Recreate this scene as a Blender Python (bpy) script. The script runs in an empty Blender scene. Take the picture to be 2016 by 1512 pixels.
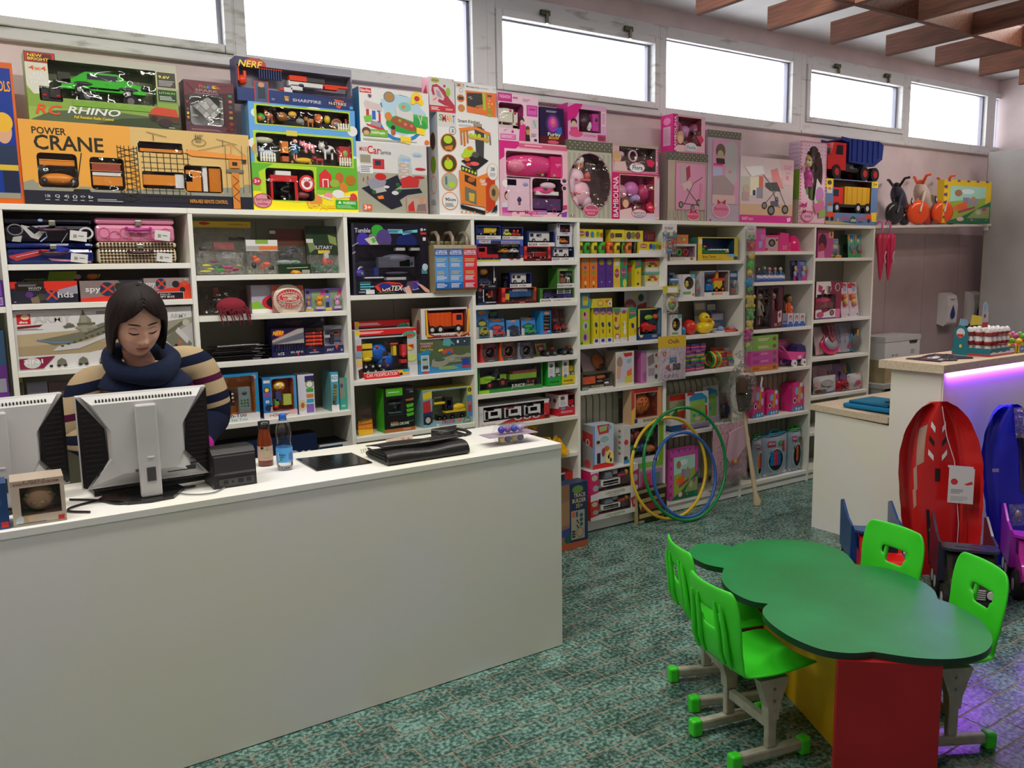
import bpy,math,random
from mathutils import Vector,Matrix
random.seed(7)
sc=bpy.context.scene
col=sc.collection
PI=math.pi
# ---------------------------------------------------------------- camera
CAM=Vector((-0.9604,-4.2797,1.7892))
CR=Vector((0.8338,-0.5518,-0.0160));CF=Vector((0.5449,0.8272,-0.1372))
CF.normalize();CR=(CR-CF*CR.dot(CF)).normalized();CU=CR.cross(CF)
FPX=1631.0
cd=bpy.data.cameras.new('camera');cam=bpy.data.objects.new('camera',cd);col.objects.link(cam)
cd.sensor_width=36;cd.lens=FPX/2016*36;cd.clip_start=0.05
m=Matrix.Identity(4)
for i in range(3):
 m[i][0]=CR[i];m[i][1]=CU[i];m[i][2]=-CF[i];m[i][3]=CAM[i]
cam.matrix_world=m
sc.camera=cam
# ---------------------------------------------------------------- world (overcast white sky)
wd=bpy.data.worlds.new('sky');sc.world=wd;wd.use_nodes=True
bg=wd.node_tree.nodes['Background'];bg.inputs[0].default_value=(0.93,0.96,1,1);bg.inputs[1].default_value=5.0
# ---------------------------------------------------------------- exposure
vs=sc.view_settings;vs.view_transform='Standard';vs.look='None';vs.gamma=1;vs.use_curve_mapping=False
vs.exposure=0.0
# ---------------------------------------------------------------- ceiling fluorescent lamps (tubes in the ceiling)
def lamp(x,y,z,sx,sy,power,c=(1,.95,.86)):
 l=bpy.data.lights.new('ceiling_tube','AREA');l.shape='RECTANGLE';l.size=sx;l.size_y=sy
 l.energy=power;l.color=c
 o=bpy.data.objects.new('ceiling_tube',l);col.objects.link(o);o.location=(x,y,z);return o
for x,p in((-1.6,34),(0.3,36),(2.2,32)):
 lamp(x,-1.5,3.45,1.4,.14,p)
for x,p in((-1.6,12),(0.7,9)):
 lamp(x,-2.9,3.45,1.4,.14,p)
lamp(0.2,-5.2,3.45,1.4,.14,6)
lamp(6.1,-1.7,3.58,1.4,.14,44,(1,.92,.87))
lamp(5.0,-2.2,3.58,1.2,.14,30,(1,.86,.72))
# ---------------------------------------------------------------- helpers
def ray(u,v):
 return CF+CR*((u-1008)/FPX)-CU*((v-756)/FPX)
def on_y(u,v,Y):
 d=ray(u,v);return CAM+d*((Y-CAM.y)/d.y)
def on_z(u,v,Z):
 d=ray(u,v);return CAM+d*((Z-CAM.z)/d.z)
def lin(c):
 return tuple((x/12.92 if x<.04045 else((x+.055)/1.055)**2.4)for x in c)
def hexc(h):
 return lin(tuple(int(ch,16)/15 for ch in h[:3]))
MATS={}
ROUGH={'':.38,'p':.22,'m':.75,'s':.12,'c':.95}
def nodes(name):
 mt=bpy.data.materials.new(name);mt.use_nodes=True
 nt=mt.node_tree;return mt,nt,nt.nodes['Principled BSDF']
def nn(nt,t,**kw):
 n=nt.nodes.new(t)
 for k,v in kw.items():
  if k.startswith('i_'):
   n.inputs[k[2:].replace('_',' ')].default_value=v
  else:setattr(n,k,v)
 return n
def MAT(key):
 if key in MATS:return MATS[key]
 if key in SPECIAL:mt=SPECIAL[key]()
 else:
  h,_,f=key.partition('/')
  mt,nt,b=nodes('paint_'+key.replace('/','_'))
  b.inputs['Base Color'].default_value=(*hexc(h),1)
  if f=='x':b.inputs['Metallic'].default_value=.9;b.inputs['Roughness'].default_value=.32
  elif f=='e':b.inputs['Emission Color'].default_value=(*hexc(h),1);b.inputs['Emission Strength'].default_value=1
  else:b.inputs['Roughness'].default_value=ROUGH[f]
  if f in('','m','c'):
   ns=nn(nt,'ShaderNodeTexNoise',i_Scale=900.0 if f=='' else 350.0,i_Detail=2.0)
   bp=nn(nt,'ShaderNodeBump',i_Strength=.06 if f=='' else .25,i_Distance=.001)
   nt.links.new(ns.outputs[0],bp.inputs['Height']);nt.links.new(bp.outputs[0],b.inputs['Normal'])
 MATS[key]=mt
 return mt
def m_film(name,rough,bump,tint=(1,1,1),base=.045,milk=0.0,scale=14.0):
 def f():
  mt=bpy.data.materials.new(name);mt.use_nodes=True;nt=mt.node_tree;nt.nodes.clear()
  out=nn(nt,'ShaderNodeOutputMaterial');tr=nn(nt,'ShaderNodeBsdfTransparent');tr.inputs[0].default_value=(*tint,1)
  gl=nn(nt,'ShaderNodeBsdfGlossy');gl.inputs['Roughness'].default_value=rough
  mx=nn(nt,'ShaderNodeMixShader');lw=nn(nt,'ShaderNodeLayerWeight');lw.inputs[0].default_value=.5;pw=nn(nt,'ShaderNodeMath',operation='POWER');pw.inputs[1].default_value=4.0
  ns=nn(nt,'ShaderNodeTexNoise',i_Scale=scale,i_Detail=1.5);tc=nn(nt,'ShaderNodeTexCoord')
  bp=nn(nt,'ShaderNodeBump',i_Strength=bump,i_Distance=.05)
  L=nt.links.new
  L(tc.outputs['Object'],ns.inputs[0]);L(ns.outputs[0],bp.inputs['Height']);L(bp.outputs[0],gl.inputs['Normal']);L(bp.outputs[0],lw.inputs['Normal'])
  ad=nn(nt,'ShaderNodeMath',operation='ADD');ad.inputs[1].default_value=base;L(lw.outputs['Facing'],pw.inputs[0]);L(pw.outputs[0],ad.inputs[0])
  L(ad.outputs[0],mx.inputs[0]);L(tr.outputs[0],mx.inputs[1]);L(gl.outputs[0],mx.inputs[2])
  last=mx
  if milk:
   df=nn(nt,'ShaderNodeBsdfDiffuse');df.inputs[0].default_value=(*tint,1);m2=nn(nt,'ShaderNodeMixShader');m2.inputs[0].default_value=milk
   L(last.outputs[0],m2.inputs[1]);L(df.outputs[0],m2.inputs[2]);last=m2
  L(last.outputs[0],out.inputs[0]);return mt
 return f
def m_noise(name,c1,c2,scale,rough=.6,bump=.1,stretch=(1,1,1),detail=4.0,spec=.5,lo=.35,hi=.65,dist=.01):
 def f():
  mt,nt,b=nodes(name);L=nt.links.new
  tc=nn(nt,'ShaderNodeTexCoord');mp=nn(nt,'ShaderNodeMapping');mp.inputs['Scale'].default_value=stretch
  ns=nn(nt,'ShaderNodeTexNoise',i_Scale=scale,i_Detail=detail);cr=nn(nt,'ShaderNodeValToRGB')
  cr.color_ramp.elements[0].color=(*hexc(c1),1);cr.color_ramp.elements[1].color=(*hexc(c2),1)
  cr.color_ramp.elements[0].position=lo;cr.color_ramp.elements[1].position=hi
  bp=nn(nt,'ShaderNodeBump',i_Strength=bump,i_Distance=dist)
  L(tc.outputs['Object'],mp.inputs[0]);L(mp.outputs[0],ns.inputs[0]);L(ns.outputs[0],cr.inputs[0]);L(cr.outputs[0],b.inputs['Base Color'])
  L(ns.outputs[0],bp.inputs['Height']);L(bp.outputs[0],b.inputs['Normal']);b.inputs['Roughness'].default_value=rough
  b.inputs['Specular IOR Level'].default_value=spec
  return mt
 return f
def m_tile():
 mt,nt,b=nodes('green_marbled_tile');L=nt.links.new
 tc=nn(nt,'ShaderNodeTexCoord');oi=nn(nt,'ShaderNodeObjectInfo');ge=nn(nt,'ShaderNodeNewGeometry')
 n1=nn(nt,'ShaderNodeTexNoise',i_Scale=60.0,i_Detail=3.0,i_Roughness=.55);n2=nn(nt,'ShaderNodeTexNoise',i_Scale=7.0,i_Detail=2.0)
 ad=nn(nt,'ShaderNodeMath',operation='MULTIPLY_ADD');ad.inputs[1].default_value=.35
 cr=nn(nt,'ShaderNodeValToRGB');e=cr.color_ramp.elements
 e[0].position=.52;e[0].color=(.018,.056,.047,1);e[1].position=.8;e[1].color=(.20,.34,.30,1)
 k=e.new(.64);k.color=(.055,.125,.105,1)
 L(ge.outputs['Position'],n1.inputs[0]);L(ge.outputs['Position'],n2.inputs[0])
 L(n2.outputs[0],ad.inputs[0]);L(n1.outputs[0],ad.inputs[2]);L(ad.outputs[0],cr.inputs[0])
 hs=nn(nt,'ShaderNodeHueSaturation');mr=nn(nt,'ShaderNodeMapRange');mr.inputs[3].default_value=.75;mr.inputs[4].default_value=1.2
 L(oi.outputs['Random'],mr.inputs[0]);L(mr.outputs[0],hs.inputs['Value']);L(cr.outputs[0],hs.inputs['Color']);L(hs.outputs[0],b.inputs['Base Color'])
 b.inputs['Roughness'].default_value=.23
 n3=nn(nt,'ShaderNodeTexNoise',i_Scale=25.0);bp=nn(nt,'ShaderNodeBump',i_Strength=.12,i_Distance=.01)
 L(ge.outputs['Position'],n3.inputs[0]);L(n3.outputs[0],bp.inputs['Height']);L(bp.outputs[0],b.inputs['Normal'])
 return mt
def m_led():
 mt,nt,b=nodes('violet_led');b.inputs['Base Color'].default_value=(.6,.3,1,1)
 b.inputs['Emission Color'].default_value=(.36,.06,1,1);b.inputs['Emission Strength'].default_value=60;return mt
def m_glass(name,c,rough=.02,ior=1.45):
 def f():
  mt,nt,b=nodes(name);b.inputs['Base Color'].default_value=(*c,1);b.inputs['Transmission Weight'].default_value=1
  b.inputs['Roughness'].default_value=rough;b.inputs['IOR'].default_value=ior;return mt
 return f
SPECIAL={'film':m_film('clear_film',.05,.9,scale=9.0),'bag':m_film('clear_plastic_bag',.1,1.0,(.97,.97,.97),.07,.03,40.0),'blister':m_film('clear_blister',.05,.1,(1,1,1),.06),'pane':m_film('window_glass',.02,0.0,(1,1,1),.0),'tint':m_film('smoky_film',.06,.4,(.75,.7,.72),.05),'wall':m_noise('painted_plaster','dcc','edd',3,.8,.08,dist=.003),'shelfwhite':m_noise('white_laminate','eed','eee',2,.45,.02,dist=.002),'counterwhite':m_noise('white_chipboard_laminate','eed','eee',1.5,.5,.02,dist=.002),'ceil':m_noise('ceiling_plaster','ccc','ddd',2,.9,.05,dist=.003),'frame':m_noise('chipped_white_frame_paint','998','ddd',6,.6,.15,(1,1,4),6.0,lo=.2,hi=.42,dist=.003),'wood':m_noise('brown_stained_board','643','854',5,.55,.15,(9,1,12),5.0,dist=.003),'edgewood':m_noise('raw_board_edge','752','974',9,.6,.1,dist=.002),'panelgrey':m_noise('grey_laminate_panel','aaa','bbb',2,.5,.02,dist=.002),'alcove':m_noise('grey_wall_panel','a99','baa',2,.6,.02,dist=.002),'stone':m_noise('beige_speckled_worktop','cb9','dcb',60,.45,.05,dist=.001),'tile':m_tile,'grout':m_noise('brown_grey_grout','765','987',30,.8,.2,dist=.003),'led':m_led,'backgrey':m_noise('grey_hardboard_back','887','998',2,.6,.02,dist=.002),'rad':m_noise('cream_radiator_enamel','bb9','ccb',5,.4,.05,dist=.002),'card':m_noise('brown_cardboard','986','a97',12,.8,.1,dist=.002),'sweat':m_noise('navy_knit','013','124',160,.95,.5,(1,1,3),2.0,dist=.003),'knitbeige':m_noise('beige_knit','ba8','dca',160,.95,.5,(1,1,3),2.0,dist=.003),'knitplum':m_noise('plum_knit','413','524',160,.95,.5,(1,1,3),2.0,dist=.003),'skin':m_noise('skin','da8','eba',30,.5,.06,lo=.2,hi=.8,dist=.001),'hair':m_noise('dark_hair','000','211',40,.5,.5,(12,12,.6),4.0,.25,dist=.004),'lip':m_noise('lips','c76','c87',30,.45,.05,dist=.001),'leather':m_noise('black_leather','111','222',120,.35,.4,dist=.002),'greentop':m_noise('green_laminate','073','084',3,.36,.015,dist=.001),'chairgreen':m_noise('green_moulded_plastic','3c2','4d3',3,.34,.05,dist=.001),'steelgrey':m_noise('grey_powder_coat','998','aa9',30,.45,.05,dist=.001),'redpanel':m_noise('red_laminate','911','a12',3,.5,.01,dist=.001),'yelpanel':m_noise('yellow_laminate','eb1','fc2',3,.5,.01,dist=.001),'silver':m_noise('silver_plastic','bbb','ccc',3,.35,.01,dist=.001),'water':m_glass('water',(.96,.98,1),.02,1.33),'juice':m_glass('amber_juice',(.55,.18,.04),.05,1.35),}
class MB:
 def __init__(s):s.v=[];s.f=[];s.k=[];s.sm=[]
 def face(s,pts,m,sm=False):
  b=len(s.v);s.v+=[tuple(p)for p in pts];s.f.append(tuple(range(b,b+len(pts))));s.k.append(m);s.sm.append(sm)
 def grid(s,rows,m,closed_u=False,closed_v=False,sm=True,flip=False):
  b=len(s.v);R=len(rows);N=len(rows[0])
  for r in rows:s.v+=[tuple(p)for p in r]
  for i in range(R if closed_v else R-1):
   for j in range(N if closed_u else N-1):
    a=b+i*N+j;c=b+i*N+(j+1)%N;d=b+((i+1)%R)*N+(j+1)%N;e=b+((i+1)%R)*N+j
    s.f.append((a,e,d,c)if flip else(a,c,d,e));s.k.append(m);s.sm.append(sm)
 def box(s,x0,x1,y0,y1,z0,z1,m):
  b=len(s.v);s.v+=[(x,y,z)for z in(z0,z1)for y in(y0,y1)for x in(x0,x1)]
  for q in((0,2,3,1),(4,5,7,6),(0,1,5,4),(2,6,7,3),(0,4,6,2),(1,3,7,5)):
   s.f.append(tuple(b+i for i in q));s.k.append(m);s.sm.append(False)
  return s
 def prism(s,poly,y0,y1,m,ax='y',sm=False,m2=None):
 # poly in (a,b): ax y -> (x,z); ax x -> (y,z); ax z -> (x,y)
  P={'y':lambda a,b,t:(a,t,b),'x':lambda a,b,t:(t,a,b),'z':lambda a,b,t:(a,b,t)}[ax]
  n=len(poly);A=[P(a,b,y0)for a,b in poly];B=[P(a,b,y1)for a,b in poly]
  s.face(A,m);s.face(B[::-1],m)
  bb=len(s.v);s.v+=A+B
  for i in range(n):
   j=(i+1)%n;s.f.append((bb+i,bb+n+i,bb+n+j,bb+j));s.k.append(m2 or m);s.sm.append(sm)
  return s
 def cyl(s,c,r,h,m,ax='z',n=14,r2=None,sm=True):
  r2=r if r2 is None else r2;c=Vector(c)
  e={'z':((1,0,0),(0,1,0),(0,0,1)),'y':((1,0,0),(0,0,1),(0,1,0)),'x':((0,1,0),(0,0,1),(1,0,0))}[ax]
  a,b,d=[Vector(q)for q in e]
  A=[c+(a*math.cos(t)+b*math.sin(t))*r for t in[2*PI*i/n for i in range(n)]]
  B=[c+d*h+(a*math.cos(t)+b*math.sin(t))*r2 for t in[2*PI*i/n for i in range(n)]]
  s.grid([A,B],m,closed_u=True,sm=sm);s.face(A[::-1],m);s.face(B,m);return s
 def lathe(s,prof,c,m,n=20,ax='z'):
  c=Vector(c)
  def P(r,t,h):
   x,y=r*math.cos(t),r*math.sin(t)
   return c+Vector({'z':(x,y,h),'y':(x,h,y),'x':(h,x,y)}[ax])
  s.grid([[P(max(r,1e-5),2*PI*i/n,h)for i in range(n)]for r,h in prof],m,closed_u=True);return s
 def sph(s,c,r,m,nu=12,nv=8):
  if not hasattr(r,'__len__'):r=(r,r,r)
  rows=[]
  for i in range(nv+1):
   t=PI*i/nv;z=-math.cos(t);q=max(math.sin(t),1e-4)
   rows.append([(c[0]+r[0]*q*math.cos(2*PI*j/nu),c[1]+r[1]*q*math.sin(2*PI*j/nu),c[2]+r[2]*z)for j in range(nu)])
  s.grid(rows,m,closed_u=True);return s
 def tube(s,pts,r,m,n=8,closed=False,cap=True):
  pts=[Vector(p)for p in pts];N=len(pts);rows=[];up=None
  rr=r if hasattr(r,'__len__')else[r]*N
  for i,p in enumerate(pts):
   a=pts[(i-1)%N]if(closed or i)else p;b=pts[(i+1)%N]if(closed or i<N-1)else p
   t=(b-a).normalized()
   if up is None:up=Vector((0,0,1))if abs(t.z)<.9 else Vector((1,0,0))
   x=t.cross(up).normalized();y=x.cross(t).normalized();up=y
   rows.append([p+(x*math.cos(2*PI*k/n)+y*math.sin(2*PI*k/n))*rr[i]for k in range(n)])
  s.grid(rows,m,closed_u=True,closed_v=closed)
  if not closed and cap:s.face(rows[0][::-1],m);s.face(rows[-1],m)
  return s
 def build(s,name,parent=None,loc=None,rot=None,mods=None):
  me=bpy.data.meshes.new(name);ks=[]
  for k in s.k:
   if k not in ks:ks.append(k)
  me.from_pydata(s.v,[],s.f)
  for k in ks:me.materials.append(MAT(k))
  ix={k:i for i,k in enumerate(ks)}
  me.polygons.foreach_set('material_index',[ix[k]for k in s.k]);me.polygons.foreach_set('use_smooth',s.sm)
  me.update()
  o=bpy.data.objects.new(name,me);col.objects.link(o)
  if parent:o.parent=parent
  if loc:o.location=loc
  if rot:o.rotation_euler=rot
  for md in mods or[]:
   if md[0]=='bevel':
    q=o.modifiers.new('bevel','BEVEL');q.width=md[1];q.segments=2;q.limit_method='ANGLE'
   if md[0]=='sub':q=o.modifiers.new('sub','SUBSURF');q.levels=q.render_levels=md[1]
  return o
def tag(o,label,cat,group=None):
 o['label']=label;o['category']=cat
 if group:o['group']=group
 return o
def thing(name,label,cat,loc=(0,0,0),rz=0,group=None,rx=0):
 o=bpy.data.objects.new(name,None);col.objects.link(o);o.empty_display_size=.05
 o.location=loc;o.rotation_euler=(rx,0,rz);return tag(o,label,cat,group)
def struct(o,label=None,cat=None):
 o['kind']='structure'
 if label:o['label']=label
 if cat:o['category']=cat
 return o
def clone(root,loc=None,rz=None,label=None):
 r=root.copy();col.objects.link(r)
 if loc:r.location=loc
 if rz is not None:r.rotation_euler[2]=rz
 if label:r['label']=label
 for ch in list(root.children):
  c=ch.copy();col.objects.link(c);c.parent=r
  for g in list(ch.children):
   d=g.copy();col.objects.link(d);d.parent=c
 return r
 # ---- lettering: glyph outlines as flat mesh, cached
TXT={}
def glyphs(t,bold=True,sh=0.0):
 k=(t,bold,sh)
 if k not in TXT:
  cu=bpy.data.curves.new('lettering','FONT');cu.body=t;cu.resolution_u=2;cu.shear=sh
  if bold:cu.offset=.018
  ob=bpy.data.objects.new('lettering',cu);me=bpy.data.meshes.new_from_object(ob)
  V=[(v.co.x,v.co.y)for v in me.vertices];F=[tuple(p.vertices)for p in me.polygons]
  bpy.data.objects.remove(ob);bpy.data.meshes.remove(me);bpy.data.curves.remove(cu)
  xs=[v[0]for v in V]or[0,1];ys=[v[1]for v in V]or[0,1]
  x0,x1=min(xs),max(xs);y0,y1=0.0,.7
  TXT[k]=([((a-x0)/max(x1-x0,1e-3),b/.7)for a,b in V],F)
 return TXT[k]
def put_text(mb,t,x,z,w,h,y,m,bold=True,sh=0.0,P=None):
 V,F=glyphs(t.replace('_',' '),bold,sh);P=P or(lambda a,b:(a,y,b))
 b=len(mb.v);mb.v+=[P(x+a*w,z+c*h)for a,c in V]
 for f in F:mb.f.append(tuple(b+i for i in f));mb.k.append(m);mb.sm.append(False)
def ell(cx,cz,rx,rz,n=20):
 return[(cx+rx*math.cos(2*PI*i/n),cz+rz*math.sin(2*PI*i/n))for i in range(n)]
STEP=.00012
def half(poly,ax,lim,keep_less):
 out=[];n=len(poly)
 for i in range(n):
  a,b=poly[i],poly[(i+1)%n];da=(lim-a[ax])*(1 if keep_less else-1);db=(lim-b[ax])*(1 if keep_less else-1)
  if da>=0:out.append(a)
  if(da>0>db)or(da<0<db):
   t=da/(da-db);out.append((a[0]+(b[0]-a[0])*t,a[1]+(b[1]-a[1])*t))
 return out
def minus(polys,R):
 x0,x1,z0,z1=R;res=[]
 for p in polys:
  if max(q[0]for q in p)<=x0 or min(q[0]for q in p)>=x1 or max(q[1]for q in p)<=z0 or min(q[1]for q in p)>=z1:res.append(p);continue
  m_=half(half(p,0,x0,False),0,x1,True)if p else[]
  for c in(half(p,0,x0,True),half(p,0,x1,False),half(m_,1,z0,True)if m_ else[],half(m_,1,z1,False)if m_ else[]):
   if len(c)>2:res.append(c)
 return res
class Clip:
 """stands in for a mesh builder: cuts the print away where the pack has a window"""
 def __init__(s,mb,holes):s.mb=mb;s.holes=holes;s.on=True
 def poly(s,pts,m,Pd):
  ps=[pts]
  if s.on:
   for R in s.holes:ps=minus(ps,R)
  for p in ps:
   if len(p)>2:s.mb.face([Pd(*q)for q in p],m)
def art(mb,w,h,s,y=0.0,P=None,holes=()):
 """flat print on a w x h face; coordinates in percent from the top left corner"""
 if P is None:P=lambda a,b,d:(a,y-d,b)
 i=0;cl=Clip(mb,holes)
 X=lambda v:float(v)*w/100
 Z=lambda v:h-float(v)*h/100
 for op in s.split(';'):
  q=op.split()
  if not q:continue
  i+=1;d=STEP*i;k=q[0]
  cl.on=not k.endswith('!');k=k.rstrip('!')
  Pd=lambda a,b:P(a,b,d)
  if k=='r':
   x0,y0,x1,y1=X(q[1]),Z(q[2]),X(q[3]),Z(q[4]);cl.poly([(x0,y1),(x1,y1),(x1,y0),(x0,y0)],q[5],Pd)
  elif k=='e':
   cl.poly(ell(X(q[1]),Z(q[2]),X(q[3]),float(q[4])*h/100),q[5],Pd)
  elif k=='o':
   cx,cz,rx,rz,t=X(q[1]),Z(q[2]),X(q[3]),float(q[4])*h/100,float(q[5])*h/100
   A=ell(cx,cz,rx,rz);B=ell(cx,cz,rx-t,rz-t)
   mb.grid([[Pd(*p)for p in A],[Pd(*p)for p in B]],q[6],closed_u=True,sm=False,flip=True)
  elif k=='p':
   v=[float(z)for z in q[2:]];pts=[(X(v[j]),Z(v[j+1]))for j in range(0,len(v),2)]
   ar=sum(pts[j][0]*pts[(j+1)%len(pts)][1]-pts[(j+1)%len(pts)][0]*pts[j][1]for j in range(len(pts)))
   if ar<0:pts.reverse()
   cl.poly(pts,q[1],Pd)
  elif k=='l':
   t=float(q[2])*h/200;v=[float(z)for z in q[3:]]
   for j in range(0,len(v)-2,2):
    a=Vector((X(v[j]),Z(v[j+1])));b=Vector((X(v[j+2]),Z(v[j+3])));e=b-a
    if e.length<1e-6:continue
    e.normalize();nrm=Vector((-e.y,e.x))*t
    cl.poly([tuple(a-nrm),tuple(b-nrm),tuple(b+nrm),tuple(a+nrm)],q[1],Pd)
  elif k in('t','i','n'):
   put_text(mb,q[5],X(q[1]),Z(q[2]),float(q[3])*w/100,float(q[4])*h/100,0,q[6],k!='n',.25 if k=='i' else 0,Pd)
  elif k=='x':
   n=int(q[5]);x0,y0,x1,y1=X(q[1]),Z(q[2]),X(q[3]),Z(q[4]);rnd=random.Random(int(x0*1e4)+n)
   for j in range(n):
    za=y0+(y1-y0)*(j+.2)/n;zb=y0+(y1-y0)*(j+.75)/n;xx=x0+(x1-x0)*rnd.uniform(.7,1)
    cl.poly([(x0,zb),(xx,zb),(xx,za),(x0,za)],q[6],Pd)
    # ---- toys shown inside packs; coordinates in percent of the pack's front
def car_poly(x0,x1,z0,z1):
 w,h=x1-x0,z1-z0
 return[(x0+a*w,z0+b*h)for a,b in((0,.2),(1,.2),(1,.5),(.93,.6),(.8,.65),(.66,1),(.28,1),(.12,.64),(0,.58))]
def contents(root,w,h,s,y=.012,dp=.05):
 X=lambda v:float(v)*w/100
 Z=lambda v:h-float(v)*h/100
 for op in s.split(';'):
  q=op.split()
  if not q:continue
  k=q[0];mb=MB();c=q[5]if len(q)>5 else None
  if k=='b':
   mb.box(X(q[1]),X(q[3]),y,y+dp*.7,Z(q[4]),Z(q[2]),c);nm='toy_block'
  elif k=='s':
   rx,rz=X(q[3]),float(q[4])*h/100;mb.sph((X(q[1]),y+min(rx,rz,dp)-.005,Z(q[2])),(rx,min(rx,rz,dp),rz),c);nm='toy_piece'
  elif k=='k':
   r=float(q[3])*h/100;mb.cyl((X(q[1]),y,Z(q[2])),r,dp*.4,'111/m','y',14);mb.cyl((X(q[1]),y-.003,Z(q[2])),r*.5,.004,q[4],'y',10);nm='toy_wheel'
  elif k=='g':
   R=float(q[3])*h/100;mb.tube([(X(q[1])+R*math.cos(2*PI*i/16),y+.01,Z(q[2])+R*math.sin(2*PI*i/16))for i in range(16)],float(q[4])*h/100,c,6,True);nm='toy_ring'
  elif k in 'CB':
   x0,z1,x1,z0=X(q[1]),Z(q[2]),X(q[3]),Z(q[4]);W,H=x1-x0,z1-z0
   if k=='C':mb.prism(car_poly(x0,x1,z0,z1),y,y+dp,c);mb.box(x0+.3*W,x0+.66*W,y-.001,y+dp+.001,z0+.68*H,z0+.92*H,'223/p')
   else:
    mb.box(x0,x1,y,y+dp,z0+.15*H,z1,c);mb.box(x0+.04*W,x0+.2*W,y-.001,y+dp,z0+.55*H,z0+.85*H,'223/p');mb.box(x0+.35*W,x0+.6*W,y-.001,y+dp,z0+.55*H,z0+.8*H,'223/p')
   for a in(.2,.78):
    mb.cyl((x0+a*W,y-.003,z0+.2*H),.2*H,dp+.006,'111/m','y',12);mb.cyl((x0+a*W,y-.005,z0+.2*H),.1*H,.003,'999','y',8)
   nm='toy_car' if k=='C' else 'toy_van'
  elif k in 'TU':
   x0,z1,x1,z0=X(q[1]),Z(q[2]),X(q[3]),Z(q[4]);W,H=x1-x0,z1-z0
   fx=(lambda t:x0+t*W)if k=='T' else(lambda t:x1-t*W)
   def bb(a,b,c0,c1,m,e=0):mb.box(min(fx(a),fx(b)),max(fx(a),fx(b)),y-e,y+dp+e,z0+c0*H,z0+c1*H,m)
   bb(.02,.98,.2,.3,'222/m');bb(.02,.3,.28,.85,c);bb(.06,.2,.55,.78,'223/p',.001)
   pl=[(fx(.34),z0+.3*H),(fx(.92),z0+.3*H),(fx(1),z0+.9*H),(fx(.34),z0+.9*H)]
   mb.prism(pl,y,y+dp,q[6])
   for t in(.4,.52,.64,.76,.88):bb(t-.012,t+.012,.34,.88,q[6],.003)
   for a in(.16,.66,.88):mb.cyl((fx(a),y-.004,z0+.18*H),.18*H,dp+.008,'111/m','y',12);mb.cyl((fx(a),y-.006,z0+.18*H),.09*H,.003,'ccc','y',8)
   nm='toy_truck'
  elif k=='D':
   cx,z1,z0=X(q[1]),Z(q[2]),Z(q[3]);H=z1-z0;r=.13*H;yy=y+r
   mb.sph((cx,yy+r*.15,z1-r),(r*1.05,r*1.0,r*1.05),q[4]);mb.sph((cx,yy-r*.2,z1-r*1.15),(r*.82,r*.85,r*.85),q[5])
   for e in(-1,1):mb.sph((cx+e*r*.35,yy-r*.95,z1-r*1.1),r*.13,'223/p',6,4)
   mb.lathe([(.05*H,-.25*H),(.09*H,-.32*H),(.08*H,-.48*H),(.17*H,-.72*H),(.15*H,-.73*H)],(cx,yy,z1),q[6],12)
   for e in(-1,1):
    mb.tube([(cx+e*.09*H,yy,z1-.31*H),(cx+e*.16*H,yy-.01,z1-.45*H),(cx+e*.15*H,yy-.02,z1-.58*H)],.03*H,q[6],6)
    mb.sph((cx+e*.15*H,yy-.02,z1-.6*H),.03*H,q[5],6,5);mb.cyl((cx+e*.06*H,yy,z0),.035*H,.3*H,q[5],'z',8)
   nm='doll'
  elif k=='A':
   x0,z1,x1,z0=X(q[1]),Z(q[2]),X(q[3]),Z(q[4]);W,H=x1-x0,z1-z0;d=min(W,H)*.3
   mb.sph((x0+.58*W,y+d,z0+.55*H),(.36*W,d,.26*H),c);mb.sph((x0+.2*W,y+d,z0+.74*H),(.18*W,d*.8,.22*H),c)
   for e in(-1,1):mb.sph((x0+.2*W+e*.1*W,y+d,z0+.95*H),(.05*W,d*.3,.1*H),c,6,5)
   for a in(.34,.44,.74,.84):mb.cyl((x0+a*W,y+d*(.5 if a in(.34,.74)else 1.4),z0),.06*W,.45*H,c,'z',8)
   nm='toy_animal'
  elif k=='h':
   r=float(q[4])*h/100;mb.tube([(X(q[1]),y+r,Z(q[2])),(X(q[3]),y+r,Z(q[2]))],r,c,8);nm='toy_rod'
  elif k=='v':
   r=X(q[4]);mb.tube([(X(q[1]),y+r,Z(q[2])),(X(q[1]),y+r,Z(q[3]))],r,c,8);nm='toy_rod'
  mb.build(nm,root)
BOXES={}
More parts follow.
